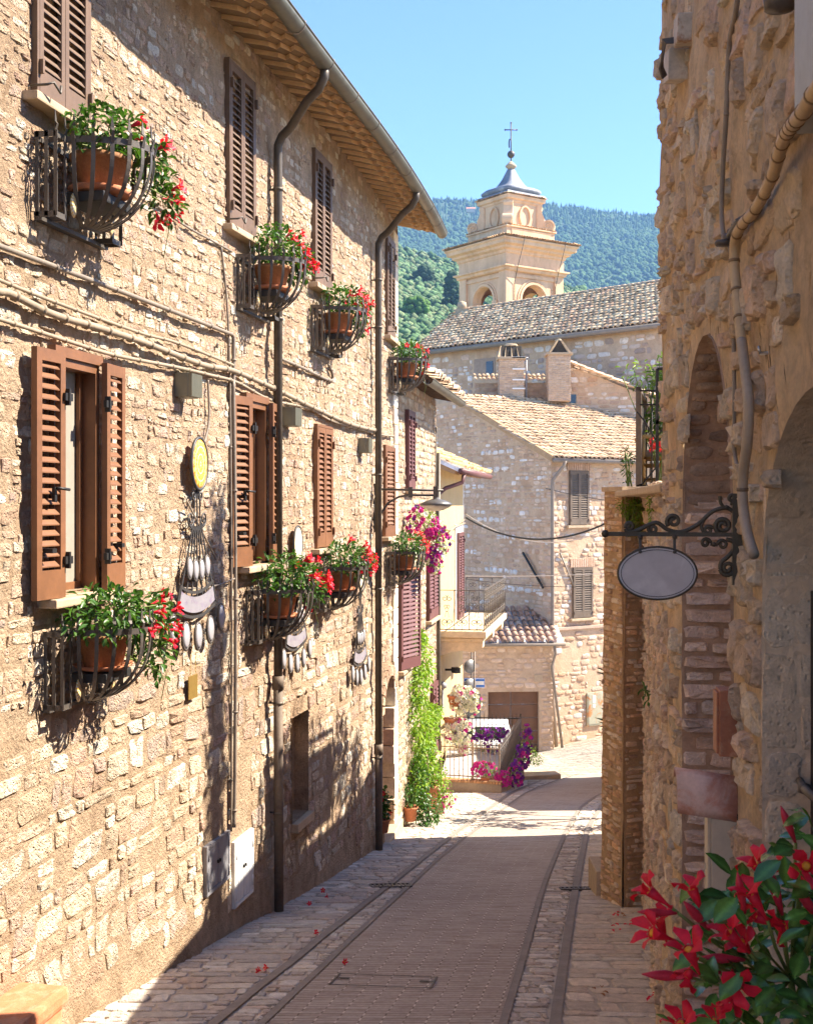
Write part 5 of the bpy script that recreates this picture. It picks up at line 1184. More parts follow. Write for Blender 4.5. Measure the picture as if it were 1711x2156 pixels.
# ---- unseen trees and houses added on the right to shade the street ----
def simple_house(label, x0, y0, x1, y1, zt):
    t = thing('shadow_house', label, 'house', ((x0+x1)/2, (y0+y1)/2, gz(x0, y0))); b = MB(); zb = gz(x0, y1)-1; b.quad(V((x0,y0,zb)), V((x0,y1,zb)), V((x0,y1,zt)), V((x0,y0,zt))); b.quad(V((x0,y0,zb)), V((x1,y0,zb)), V((x1,y0,zt)), V((x0,y0,zt))); b.quad(V((x0,y1,zb)), V((x1,y1,zb)), V((x1,y1,zt)), V((x0,y1,zt))); part(b, 'wall', MORTARW, t)
    r = MB(); r.quad(V((x0-.25,y0-.2,zt)), V((x1,y0-.2,zt+.9)), V((x1,y1+.2,zt+.9)), V((x0-.25,y1+.2,zt))); part(r, 'roof', TILEBASE, t)
simple_house('unseen low stone house added behind the pillar to shade the street', 3.75, 14.8, 8, 19.6, .25)
simple_house('unseen low stone house added further down the street to shade the road', 5.4, 24.0, 10, 32, -2.75)
def tree(label, x, y, zb, blobs, n, L, seed):
    r_ = random.Random(seed); t = thing('shadow_tree', label, 'tree', (x, y, zb)); s = MB(); top_ = max(b[0][2] for b in blobs); s.tube([(x,y,zb),(x+.05,y,lerp(zb, top_, .5)),(x,y,top_)], [.10,.07,.03], 8)
    for b in blobs: s.tube([(x,y,lerp(zb, b[0][2], .6)), V(b[0])], [.05,.02], 6)
    part(s, 'trunk', BARK, t); l = MB(); leaf_cloud(l, r_, blobs, n, L, .5, .2, .1, ((1,1,1),(.7,.8,.7))); part(l, 'crown', LEAF, t)
tree('unseen slender cypress added to cast a shadow band on the left wall', 3.2, 12.15, TZ, [((3.2,12.15,z),(.20+.02*(5-z),.20+.02*(5-z),.5)) for z in (1, 1.7, 2.4, 3.1, 3.8, 4.5)], 1500, .12, 41)
tree('unseen spreading fig tree added to mottle the left wall with shade', 4.6, 14.6, TZ, [((4.4,14.0,2.0),(.5,.5,.4)),((4.7,15.2,2.5),(.6,.6,.5)),((4.4,16.4,1.9),(.45,.6,.4)),((4.9,14.6,3.2),(.4,.5,.4)),((4.5,17.3,1.6),(.4,.5,.3))], 1500, .14, 42)
tree('unseen airy tree added between the unseen houses to dapple the road', 4.9, 22.0, -6, [((4.6,21.2,-2.6),(.5,.5,.5)),((4.9,22.2,-1.9),(.6,.7,.5)),((4.7,23.3,-2.7),(.5,.5,.4)),((5.2,20.6,-3.2),(.4,.5,.35))], 420, .2, 43)
# ---- second house, yellow house, small terrace ----
H2 = lambda Y: -.17+.16*(Y-19.8)
def HW(Y, z, d=0): n = math.hypot(1, .16); return V((H2(Y)+d/n, Y-d*.16/n, z))
def HX(x): r = (x-CX)/FPX; return (-.17-.16*19.8)/(r-.16)
def HM(Y, z, d=0): return FM(HW(Y, z, d), (.16, 1, 0))
S = random.Random(55)
h2 = thing('narrow_stone_house', 'narrow lower stone house with maroon shutters beyond the corner', 'house', (.1, 22, -5.6))
w = MB(); w.grid(lambda Y, z: HW(Y, z, .015*noise.noise((Y*2, z*2, 3))), cuts(19.78, 24.5, .2, []), cuts(-6.2, 2.05, .2, [])); w.quad(HW(24.5, -6.2), V((.78,29.5,-6.9)), V((.78,29.5,-1.2)), HW(24.5, -1.2)); w.quad(HW(24.5, -6.5), HW(24.5, 2.0), HW(24.5, 2.0, -5), HW(24.5, -6.5, -5)); part(w, 'wall', MORTAR, h2)
sw = [(853,866,869,1030,'c'),(837,866,1203,1400,'o'),(897,917,1171,1300,'c'),(905,917,1440,1590,'c')]
exh = []
for x0, x1, y0, y1, k in sw:
    Ya, Yb = HX(x0), HX(x1); Yc = (Ya+Yb)/2; exh.append((Ya-.1, Yb+.1, LZ(y1, Yc)-.1, LZ(y0, Yc)+.1))
st = MB(); stones(st, HW, -6.1, 2.0, 19.8, 24.5, (.08,.18), (.12,.34), S, PAL_L, .02, .014, exh, lambda u, v, r: r.random() < .2, npt=8, wob=.03); part(st, 'stonework', STONEL, h2)
for x0, x1, y0, y1, k in sw:
    Ya, Yb = HX(x0), HX(x1); Yc = (Ya+Yb)/2; z0, z1 = LZ(y1, Yc), LZ(y0, Yc)
    wi, M = closed_window('window', Yc, z0, z1, (Yb-Ya)*1.0, MAROON, 0, lambda Y, z, d=0: HM(Y, z, d+.02), h2, louv=.07, open_l=.3 if k == 'o' else 0)
    s = MB(); sill(s, M, (Yb-Ya)+.2, .10, .06, -.01); part(s, 'sill', TRAV, wi)
b = MB(); ys2 = cuts(19.9, 24.55, .5, []); ZG2 = 2.0
vs = []; fs = []
for Y in ys2:
    for k in range(9): t = PI+PI*k/8; vs.append(HW(Y, ZG2+.09*math.sin(t), .50+.09*math.cos(t)))
for i in range(len(ys2)-1):
    for k in range(8): A = i*9+k; fs.append((A, A+1, A+10, A+9))
b.add(vs, fs); b.tube([HW(Y, ZG2, .59) for Y in ys2], .01, 6); b.add(vs[-9:], [tuple(range(9))]); part(b, 'gutter', ZINC, h2)
b = MB(); b.grid(lambda Y, o: HW(Y, 2.18-.22*o, o), ys2, [-4, 0, .48])
for k in range(12): Y = 20+.38*k; b.box((-.04,-.46,-.06),(.04,.1,.0), HM(Y, 2.12, 0) @ Matrix.Rotation(.2, 4, 'X'))
part(b, 'eaves', mat('dark eaves wood', (.14,.085,.05), .85, var=.25, bump=.15), h2)
PAL_T = [(.72,.55,.38),(.66,.46,.31),(.78,.62,.46),(.58,.43,.30),(.68,.50,.37),(.48,.36,.25)]
PAL_TP = [(0.623,0.456,0.289),(0.607,0.408,0.259),(0.656,0.512,0.34),(0.566,0.4,0.252),(0.64,0.456,0.303),(0.508,0.368,0.244)]
PAL_TG = [(0.76,0.547,0.329),(0.688,0.479,0.294),(0.784,0.608,0.392),(0.528,0.365,0.224),(0.72,0.456,0.287),(0.448,0.312,0.196),(0.768,0.578,0.364)]
def tile_roof(mb, O, e, s, W, L, rnd, pal, pw=.21, rl_=.38, clip=None, x0=0, lift=.05, jit=.012, prob=1):
    e = V(e).normalized(); s = V(s).normalized(); n = e.cross(s).normalized(); 
    if n.z < 0: n = -n
    for i in range(int((W-x0)/pw)):
        x = x0+(i+.5)*pw; off = rnd.uniform(-.05, .05); j = -.08
        while j < L:
            if not clip or clip(x, j+.1):
                xx = x+rnd.uniform(-jit, jit); tl = rl_*1.22; vs = []; lf = lift*rnd.uniform(.5, 1.3); sk = rnd.uniform(-.02, .02)
                for k2, (dy, r, up) in enumerate(((0, pw*.46, lf), (tl, pw*.36, .006))):
                    for k in range(6): t = PI*k/5; vs.append(O+e*(xx+sk*k2-r*math.cos(t))+s*(j+off+dy)+n*(up+r*.78*math.sin(t)))
                vs += [O+e*(xx-pw*.40*math.cos(PI*k/5))+s*(j+off+.01)+n*(lf-.02+pw*.34*math.sin(PI*k/5)) for k in range(6)]
                c = sc_col(rnd.choice(pal), rnd.uniform(.75, 1.22))
                mb.add(vs, [(k, k+1, 7+k, 6+k) for k in range(5)]+[(12+k, 13+k, k+1, k) for k in range(5)], c)
            j += rl_
def roof_sheet(mb, O, e, s, pts, dz=-.02):
    e = V(e).normalized(); s = V(s).normalized(); mb.add([O+e*x+s*y+V((0,0,dz)) for x, y in pts]+[O+e*x+s*y+V((0,0,dz-.10)) for x, y in pts], [tuple(range(len(pts))), tuple(range(len(pts), 2*len(pts)))[::-1]]+[(i, (i+1) % len(pts), (i+1) % len(pts)+len(pts), i+len(pts)) for i in range(len(pts))], None, True)
t2 = MB(); tile_roof(t2, HW(19.95, 2.08, .52), HW(21, 0)-HW(20, 0), (HW(20, .22, -1)-HW(20, 0, 0)), 4.6, 3, S, PAL_T); part(t2, 'roof', TILE, h2)
b = MB(); b.tube([HW(24.45, 1.0, .06), HW(24.45, -5.9, .06)], .04, 10); b.tube([HW(24.3, 1.5, .03), HW(24.3, -1.6, .03)], .012, 6); part(b, 'downpipe', PIPEB, h2)
# street lamp on the house corner
ly = LX(786)+.05; LMx = LM(ly, LZ(1030, ly), 0)
lp = thing('street_lamp', 'grey street lamp on a scrolled arm beside the second downpipe', 'street lamp', LMx); b = MB()
b.box((-.04,-.04,-.62),(.04,0,.08)); b.tube([(0,-.02,0),(0,-1.0,-.02)], .017, 8); b.tube([(0,-.03,-.55),(0,-.08,-.38),(0,-.2,-.2),(0,-.36,-.11),(0,-.5,-.085),(0,-.86,-.09)], .016, 8); b.box((-.02,-.56,-.12),(.02,-.50,.03)); b.box((-.025,-.93,-.14),(.025,-.86,.04)); part(b, 'arm', IRON, lp, True)
b = MB(); b.lathe([(0,.02),(.03,.0),(.05,-.03),(.14,-.055),(.225,-.095),(.225,-.125),(0,-.125)], 28, (0,-.90,-.11)); b.tube([(0,-.90,-.15),(0,-.90,-.05)], .018, 8); part(b, 'shade', mat('grey lamp enamel', (.13,.125,.12), .4, metal=.3, var=.08, bump=0), lp, True)
b = MB(); b.lathe([(.215,-.127),(.20,-.145),(.11,-.19),(.05,-.20),(0,-.202)], 24, (0,-.90,-.11)); part(b, 'diffuser', mat('milky lamp glass', (.70,.66,.58), .3, var=.03, bump=0), lp, True)
# hanging petunias and vine on house two
hp = HW(20.7, -.62, .42); shrub('hanging_petunias', 'magenta and white petunias cascading from the corner house wall behind the lamp', 'hanging plant', hp, [(hp+V((-.12,-.1,.28)),(.26,.22,.30),2),(hp+V((.12,.05,.0)),(.22,.2,.30),1.6),(hp+V((.08,-.1,-.30)),(.14,.14,.25),1)], 900, .06, LEAFV, 10, .35, .3, 'ppppwv', 170, 1.45, seed=12)
vine_b = []
rv = random.Random(13)
for (x, y, rx, rz) in ((868,1345,.16,.15),(878,1400,.22,.35),(868,1450,.22,.4),(868,1510,.26,.4),(872,1560,.30,.4),(878,1600,.28,.4),(866,1640,.24,.35),(890,1530,.22,.3),(898,1500,.2,.15)):
    Y = HX(min(x, 905))-.15; vine_b.append((HW(Y, LZ(y, Y), .14), (rx*.8, rx*2.3, rz), 1))
vb = HW(22, gz(.2, 22), .2)
shrub('climbing_vine', 'bright yellow green vine climbing the corner house wall', 'vine', vb, vine_b, 3000, .085, LEAFV, 14, .5, .4, seed=14, tints=((1,1,1),(1.3,1.15,1),(.55,.75,.6),(1.1,1.2,1)))
sb = HW(21.0, gz(.1, 21), .35)
shrub('jasmine_bush', 'dark green bush at the foot of the vine by the doorway', 'bush', sb, [(sb+V((-.15,.1,.62)),(.2,.4,.5),2),(sb+V((.0,-.2,.25)),(.22,.35,.26),1.2)], 1000, .07, LEAF, 10, .5, .2, seed=15)
def pot_plant(name, label, px, py, Y, r, h, blobs, n, L, m, fl=None, nf=0, seed=1, fs=1, asp=.5, pot=TERRA, cat='potted plant', group=None):
    b0 = P(px, py, Y); t = shrub(name, label, cat, b0, [(b0+V(c), rr, *k) for c, rr, *k in blobs], n, L, m, 8, asp, .15, fl, nf, fs, seed, group); p = MB(); p.lathe([(0,0),(r*.68,0),(r*.9,h*.85),(r,h*.85),(r*1.02,h),(r*.9,h),(r*.86,h*.9),(0,h*.88)], 20, b0); part(p, 'pot', pot, t); return t
pot_plant('potted_plant', 'yellow green bushy plant in the big terracotta pot against the vine', 900, 1702, 21.6, .21, .42, [((-.10,.05,.80),(.34,.34,.40),2),((.08,-.1,.55),(.26,.26,.24),1)], 900, .07, LEAFV, seed=21)
pot_plant('potted_plant', 'small terracotta pot tipped into the dark green bush', 864, 1728, 20.6, .13, .24, [((0,0,.42),(.2,.2,.2),1)], 200, .06, LEAF, seed=22)
pot_plant('potted_petunia', 'pink flowering plant in a low pot nearest the road below the vine', 922, 1712, 22.2, .15, .2, [((0,0,.42),(.24,.24,.28),1),((.12,-.1,.25),(.2,.2,.2),.6)], 520, .05, LEAFV, 'p', 34, 13, .8, pot=TRAV)
pot_plant('potted_geranium', 'red geranium in a pot beside the arched doorway behind the downpipe', 805, 1752, 18.35, .12, .2, [((.0,0,.42),(.13,.13,.24),1)], 170, .07, LEAF, 'r', 7, 24, .9, .8)
# ---- yellow house ----
YK = .177; HY3 = lambda Y: .80+YK*(Y-30.2)
def YW(Y, z, d=0): n = math.hypot(1, YK); return V((HY3(Y)+d/n, Y-d*YK/n, z))
def YM(Y, z, d=0): return FM(YW(Y, z, d), (YK, 1, 0))
yh = thing('yellow_house', 'yellow stucco house with a balcony and orange lichened roof', 'house', (.9, 32, -7))
w = MB(); w.grid(lambda Y, z: YW(Y, z), cuts(29.4, 34.6, .5, []), cuts(-7.6, 1.1, .5, [])); w.quad(YW(34.6, -8), YW(34.6, -8, -6), YW(34.6, 1.1, -6), YW(34.6, 1.1)); w.quad(YW(29.4, -8), YW(29.4, -8, -6), YW(29.4, 1.1, -6), YW(29.4, 1.1)); part(w, 'wall', PLASTER, yh)
b = MB(); b.box((-.05,-.035,-7.4),(.25,.02,-3.2), YM(29.6, 0, 0)); b.box((-.05,-.03,-3.1),(.0,.02,.9), YM(29.5, 0, 0)); part(b, 'corner_pilaster', mat('orange stucco', (.62,.36,.19), .9, var=.12, bump=.2), yh)
b = MB(); b.box((-.03,-.02,-3.1),(.03,.02,.85), YM(34.57, 0, 0)); part(b, 'corner_trim', WSIGN, yh)
RO = YW(29.2, .86, .62); es = YW(31, 0)-YW(30, 0); ss = YW(30, .45, -1)-YW(30, 0, 0); rr = MB(); tile_roof(rr, RO, es, ss, 6.2, 3.2, S, [(.62,.42,.20),(.55,.36,.20),(.66,.50,.28),(.60,.33,.10)]); roof_sheet(rr, RO, es, ss, [(0,0),(6.2,0),(6.2,3.2),(0,3.2)]); part(rr, 'roof', TILE, yh)
b = MB()
for k in range(9): Y = 29.3+.65*k; b.box((-.045,-.6,-.10),(.045,.2,-.0), YM(Y, 1.02, 0) @ Matrix.Rotation(.42, 4, 'X'))
part(b, 'rafters', WOODS, yh)
b = MB(); b.tube([YW(29.15, .76, .68), YW(35.3, .76, .68)], .075, 12); gz_ = part(b, 'gutter', MAROON, yh)
b = MB(); b.tube([YW(29.7, .72, .68), YW(29.65, .50, .64), YW(29.5, .36, .25), YW(29.4, .20, .10), YW(29.4, -6.7, .10)], .05, 10); b.tube([YW(29.35, .95, .08), YW(29.35, -3, .08)], .07, 8); part(b, 'downpipe', MAROON, yh)
Ya, Yb = (-.80+YK*30.2)/(YK-(959-CX)/FPX), (-.80+YK*30.2)/(YK-(970-CX)/FPX); Yc = (Ya+Yb)/2; fz = -3.12
b = MB(); b.box((-(Yb-Ya)/2-.2,-.03,0),((Yb-Ya)/2+.2,.02,2.55), YM(Yc, fz, 0)); part(b, 'door_surround', WSIGN, yh)
wi, M = closed_window('balcony_door', Yc, fz, fz+2.3, (Yb-Ya), MAROON, 0, lambda Y, z, d=0: YM(Y, z, d+.045), yh, louv=.07)
b = MB(); b.tube([YW(29.6, -.75, .05), YW(31, -.80, .08), YW(32.4, -.62, .08), YW(34.6, -.55, .06)], .02, 6); b.tube([YW(29.6, -.62, .05), YW(31.6, -.68, .07), YW(34.6, -.45, .06)], .014, 6); part(b, 'wall_cable', CABLEG, yh)
# balcony
ba = thing('balcony', 'cream stone balcony with scrolled iron railing on the yellow house', 'balcony', YM(32.8, fz, 0)); Wb = 2.65; Db = 1.15
b = MB(); b.box((-Wb,-Db,-.16),(Wb,0,0), bv=.02); b.box((-Wb+.06,-Db+.08,-.26),(Wb-.06,0,-.17), bv=.02); part(b, 'slab', mat('cream cornice stone', (.70,.56,.36), .9, var=.15, bump=.2, col2=(.56,.44,.28), c2s=2), ba, True)
b = MB()
for x in (-Wb+.1, -.2, Wb-.5):
    b = MB(); T = Matrix.Translation((x,0,0)) @ Matrix.Rotation(-PI/2, 4, 'Z'); b.prism([(0,-.26),(0,-.62),(.12,-.58),(.3,-.52),(.55,-.48),(.8,-.52),(.95,-.46),(1.05,-.40),(1.06,-.26)][::-1], 0, .4, T); part(b, 'bracket', mat('cream cornice stone'), ba, True)
b = MB(); HR = 1.0
rails = [((-Wb+.05,0),(-Wb+.05,-Db+.05)), ((-Wb+.05,-Db+.05),(Wb-.05,-Db+.05)), ((Wb-.05,-Db+.05),(Wb-.05,0))]
for (x0, y0), (x1, y1) in rails:
    for z in (.04, HR): b.bar([(x0,y0,z),(x1,y1,z)], .04 if z > .5 else .025, .018, (0,0,1) if z < .5 else (y0-y1 or 0, x1-x0 or 0, 0))
BRI = mat('weathered beige iron', (.12,.10,.08), .6, metal=.3, var=.25, vs=8, bump=.1); part(b, 'rail', BRI, ba, True)
b = MB()
for (x0, y0), (x1, y1) in rails:
    L = math.hypot(x1-x0, y1-y0); n = max(2, round(L/.42)); ux, uy = (x1-x0)/L, (y1-y0)/L; at = lambda s, z: V((x0+ux*s, y0+uy*s, z))
    for k in range(n+1): s = L*k/n; b.tube([at(s, .04), at(s, HR)], .010, 6)
    for k in range(n):
        c = L*(k+.5)/n
        for sg_ in (-1, 1):
            def spq(cz, r0, r1, a0, tu, dx): return [at(c+sg_*(dx+lerp(r0, r1, i/14)*math.cos(a0+tu*2*PI*i/14)), cz+lerp(r0, r1, i/14)*math.sin(a0+tu*2*PI*i/14)) for i in range(15)]
            b.tube(spq(.80, .075, .02, PI*.6, 1.2, .06), .009, 5); b.tube(spq(.60, .05, .015, -PI*.5, -1.1, .04), .008, 5); b.tube(spq(.22, .085, .02, -PI*.5, 1.2, .055), .009, 5); b.tube([at(c+sg_*.05, .34), at(c+sg_*.02, .48), at(c+sg_*.05, .56)], .005, 5)
        b.tube([at(c, .04), at(c, .3)], .006, 5); b.lathe([(0,-.02),(.018,0),(0,.02)], 6, at(c, .48))
part(b, 'scrolled_bars', BRI, ba, True)
# little fenced terrace with petunias
TF = -6.17
tr = thing('raised_front_terrace', 'small raised terrace with brick edged curb in front of the yellow house', 'terrace', (1.6, 28.5, -6.6)); A, B, Cc, D = V((.74,27.45,0)), V((2.08,27.1,0)), V((2.95,31.0,0)), V((1.05,31.2,0))
def wallq(mb, p, q_, z0, z1, th=.22):
    t = (q_-p).normalized(); n = V((t.y,-t.x,0)); T = FM((p.x, p.y, 0), t); mb.box((0,0,z0),((q_-p).length,th,z1), T, bv=.012)
b = MB(); wallq(b, A, B, -7.0, TF); wallq(b, B, Cc, -7.6, TF+.0); wallq(b, Cc, D, -7.6, TF); part(b, 'curb_wall', CONC, tr)
b = MB(); T = FM((A.x, A.y, TF), B-A); L = (B-A).length; n = 20
for k in range(n): b.box((L*k/n+.004,-.03,.0),(L*(k+1)/n-.004,.22,.05), T, sc_col(S.choice([(.58,.33,.17),(.52,.30,.16),(.62,.38,.2)]), S.uniform(.85, 1.15)), bv=.006)
b.box((L-.28,-.02,.055),(L+.02,.24,.085), T, (.6,.42,.25), bv=.01); part(b, 'brick_edge', STONE, tr)
b = MB(); b.add([V((A.x,A.y+.1,TF-.02)), V((B.x-.1,B.y+.1,TF-.02)), V((Cc.x-.1,Cc.y,TF-.02)), V((D.x,D.y,TF-.02))], [(0,1,2,3)], None, True); part(b, 'floor', mat('grey terrace slabs', (.40,.38,.36), .8, var=.15, bump=.2), tr)
def iron_fence(label, p, q_, z, h=.72, n=13, m=None, twist=True, gate=None):
    t = thing('iron_fence', label, 'fence', V((p.x, p.y, z)), 'iron fences of the small terrace'); L = (q_-p).length; u = (q_-p)/L; at = lambda s, zz: V((p.x+u.x*s, p.y+u.y*s, z+zz)); b = MB()
    for zz in (.07, h*.98): b.bar([at(0, zz), at(L, zz)], .022, .012, (0,0,1))
    part(b, 'rails', m or IRON, t); b = MB()
    for k in range(n+1):
        s = L*k/n; b.tube([at(s, .0), at(s, h+.02), at(s, h+.13)], [.008,.008,.001], 6)
        for zz in (.22, .42) if k % 2 else (.6,): b.lathe([(0,-.025),(.018,0),(0,.025)], 6, at(s, zz))
        if k % 3 == 1: b.tube(spiral3(at, s, .14, .06, 1), .005, 5); b.tube(spiral3(at, s, .62, .05, -1), .005, 5)
    part(b, 'bars', m or IRON, t)
    for s in ((0, L) if gate is None else (0, gate, L)): b = MB(); b.bar([at(s, -.05), at(s, h+.05)], .035, .035, (u.x, u.y, 0)); b.lathe([(0,-.03),(.028,0),(0,.035)], 8, at(s, h+.08)); part(b, 'post', m or IRON, t)
def spiral3(at, s, z, r, sg_): return [at(s+sg_*lerp(r, .015, i/12)*math.cos(-PI/2+1.2*2*PI*i/12), z+lerp(r, .015, i/12)*math.sin(-PI/2+1.2*2*PI*i/12)) for i in range(13)]
FEN = mat('rusty beige iron', (.30,.22,.15), .6, metal=.3, var=.25, vs=8, bump=.1)
iron_fence('wrought iron gate fence along the brick edge of the small terrace', A+V((.03,.1,0)), B+V((-.04,.1,0)), TF+.05, m=FEN, gate=.72)
iron_fence('wrought iron fence running away along the road side of the small terrace', B+V((-.04,.1,0)), Cc+V((-.1,-.1,0)), TF+.02, n=34, m=mat('grey iron', (.2,.19,.19), .5, metal=.4, bump=.05))
iron_fence('black iron fence at the back of the small terrace before the white car', Cc+V((-.1,-.1,0)), D+V((.2,-.05,0)), TF+.02, h=.78, n=16, m=IRONB)
def petun(label, blobs, n, nf, fl, seed, base, L=.05, m=None, box=None, name='potted_petunias'):
    t = shrub(name, label, 'potted plant', base, blobs, n, L, m or LEAF, 6, .4, .3, fl, nf, 1.7, seed, 'petunias of the small terrace')
    if box: b = MB(); b.box(*box, bv=.02); part(b, 'planter', TERRA, t)
b0 = P(1028, 1649, 27.35); petun('magenta petunias in a terracotta trough at the terrace corner', [(b0+V((-.08,0,.30)),(.30,.14,.18),2),(b0+V((.32,-.12,.12)),(.2,.14,.17),1.2)], 420, 70, 'pppp', 31, b0, box=((b0.x-.17,b0.y-.08,b0.z),(b0.x+.20,b0.y+.08,b0.z+.14)), m=LEAFV)
b0 = V((2.35,28.3,TF)); petun('violet petunias spilling over the road side fence of the small terrace', [(b0+V((.15,-.1,.0)),(.16,.5,.28),1.4),(b0+V((.38,1.0,.18)),(.16,.6,.28),1.4),(b0+V((.6,2.0,.38)),(.14,.4,.35),1)], 700, 110, 'vvvp', 32, b0)
b0 = V((1.9,30.7,TF)); petun('violet petunias along the back fence of the small terrace', [(b0+V((-.3,-.1,.40)),(.5,.15,.22),1.5),(b0+V((.25,-.1,.42)),(.5,.15,.2),1.5),(b0+V((.35,-.15,.05)),(.25,.12,.3),1)], 620, 90, 'vvvv', 33, b0, m=LEAFD)
for i, (x, y, lb) in enumerate(((983, 1478, 'upper white and plum petunias in a wall pot on the yellow house'), (968, 1545, 'lower white petunias in a wall pot on the yellow house'))):
    Y = 30.3; p = P(x-14, y, Y); b0 = P(957-8*i, 1478+48*i, Y)
    petun(lb, [(p+V((.0,0,.05)),(.27,.2,.35),2),(p+V((.24,0,.0)),(.28,.18,.34),1.6)]+([(p+V((.25,0,-.32)),(.14,.12,.2),.6)] if i else []), 760, 210, 'wwwwwwwwwp' if i == 0 else 'wwwwwwwp', 34+i, b0, m=LEAFD, name='wall_pot_petunias'); pp = MB(); pp.lathe([(0,0),(.12,0),(.17,.22),(.19,.22),(.19,.27),(0,.25)], 16, b0-V((0,0,.10))); pb = [o for o in bpy.data.objects if o.name.startswith('wall_pot_petunias') and o.parent is None][-1]; part(pp, 'pot', TERRA, pb)
b0 = P(1112, 1612, 31.6); shrub('green_bush', 'small light green bush on the corner of the paved forecourt', 'bush', b0, [(b0+V((0,0,.28)),(.30,.25,.26),1),(b0+V((.2,0,.18)),(.2,.2,.16),.5),(b0+V((-.15,.1,.42)),(.25,.2,.15),.5)], 520, .06, LEAFV, 9, .35, 0, seed=37)
b = MB(FM((2.95,31.1,gz(3,31)-.05), (.97,.25,0))); b.box((0,0,0),(1.0,.5,.13), bv=.02); solo(b, 'stone_kerb', TRAV, 'pale stone kerb step at the corner of the paved forecourt', 'kerb')
# white car
cr = thing('parked_car', 'small white car parked behind the flowering terrace fence', 'car', Matrix.Translation((2.30, 34.9, gz(2.3, 34.9))) @ Matrix.Rotation(math.atan(-.15), 4, 'X') @ Matrix.Rotation(-.1, 4, 'Z'))
def loft(mb, secs):
    n = len(secs[0]); vs = [V(p) for s in secs for p in s]; fs = [tuple(range(n))[::-1], tuple((len(secs)-1)*n+k for k in range(n))]
    for i in range(len(secs)-1):
        for k in range(n): l = (k+1) % n; fs.append((i*n+k, i*n+l, (i+1)*n+l, (i+1)*n+k))
    mb.add(vs, fs)
def csec(y, w, z0, z1, wt): return [(-w,y,z0),(w,y,z0),(w*1.02,y,(z0+z1)*.5),(w*.98,y,z1-.05),(wt,y,z1),(-wt,y,z1),(-w*.98,y,z1-.05),(-w*1.02,y,(z0+z1)*.5)]
b = MB(); loft(b, [csec(-1.85,.70,.35,.72,.66), csec(-1.75,.78,.25,.90,.70), csec(-.9,.80,.22,.93,.72), csec(.8,.80,.22,.90,.72), csec(1.5,.78,.25,.80,.68), csec(1.85,.66,.35,.66,.6)]); part(b, 'body', CARW, cr, True)
b = MB(); loft(b, [[(-.66,-1.72,.90),(.66,-1.72,.90),(.60,-1.50,1.30),(-.60,-1.50,1.30)], [(-.66,-1.1,.92),(.66,-1.1,.92),(.58,-1.1,1.42),(-.58,-1.1,1.42)], [(-.66,.1,.92),(.66,.1,.92),(.57,.1,1.42),(-.57,.1,1.42)], [(-.68,.9,.90),(.68,.9,.90),(.66,.88,.92),(-.66,.88,.92)]]); part(b, 'roof', CARW, cr, True)
b = MB(); b.quad(V((-.56,-1.715,.95)), V((.56,-1.715,.95)), V((.52,-1.535,1.25)), V((-.52,-1.535,1.25))); part(b, 'rear_window', DARKG, cr, True)
for sx in (-1, 1):
    b = MB(); b.box((sx*.62-.08,-1.84,.60),(sx*.62+.08,-1.72,.84), bv=.02); part(b, 'tail_light', mat('red lens', (.5,.02,.02), .2, var=0, bump=0), cr, True)
    for y in (-1.15, 1.15):
        b = MB(); T = Matrix.Translation((sx*.74,y,.29)) @ Matrix.Rotation(PI/2, 4, 'Y'); b.lathe([(0,-.09),(.22,-.09),(.29,-.06),(.29,.06),(.22,.09),(0,.09)], 20); b.v = [tuple(T @ V(p)) for p in b.v]; part(b, 'wheel', RUBBER, cr, True)
b = MB(); b.box((-.72,-1.92,.32),(.72,-1.76,.52), bv=.03); part(b, 'bumper', CARW, cr, True); b = MB(); b.box((-.24,-1.935,.55),(.24,-1.90,.65)); part(b, 'number_plate', WSIGN, cr, True)
# road signs seen from behind
sp_ = thing('road_sign_post', 'grey road sign post with round sign backs under the balcony', 'sign post', P(995, 1600, 36)-V((0,0,.6))); b = MB(); b.tube([P(993, 1640, 36), P(993, 1360, 36)], .035, 10); b.tube([P(999, 1640, 36), P(999, 1368, 36)], .018, 8); part(b, 'pole', CABLED, sp_)
SB = mat('grey sign back', (.16,.155,.15), .5, metal=.4, var=.1, bump=0)
for y in (1403, 1443):
    b = MB(); c = P(989, y, 35.93); b.lathe([(0,-.01),(.2,-.01),(.2,.01),(0,.01)], 24); T = Matrix.Translation(c) @ Matrix.Rotation(PI/2, 4, 'X') @ Matrix.Rotation(.5, 4, 'Y'); b.v = [tuple(T @ V(p)) for p in b.v]; part(b, 'round_sign', SB, sp_)
b = MB(); c = P(997, 1488, 35.9); b.box((-.20,-.01,-.37),(.20,.01,.37), Matrix.Translation(c)); part(b, 'tall_sign', SB, sp_)
bs2 = thing('direction_sign', 'blue and white street sign partly hidden behind the dark sign backs', 'sign', P(998, 1438, 36.2)); b = MB(); b.box((-.30,-.01,-.14),(.30,.01,.14), bv=.008); part(b, 'plate', BLUE, bs2, True); b = MB(); b.box((-.285,-.014,-.055),(.285,-.011,.055)); b.box((-.29,-.013,-.132),(.29,-.0105,-.118)); b.box((-.29,-.013,.118),(.29,-.0105,.132)); part(b, 'white_stripe', WSIGN, bs2, True)
b = MB(); c = YW(31.2, -4.2, .25); b.tube([YW(31.2, -4.2, 0), c], .03, 8); b.box((-.08,-.16,-.07),(.08,.06,.07), Matrix.Translation(c) @ Matrix.Rotation(.4, 4, 'Z'), bv=.01); solo(b, 'floodlight', IRONB, 'small black floodlight under the balcony of the yellow house', 'floodlight')
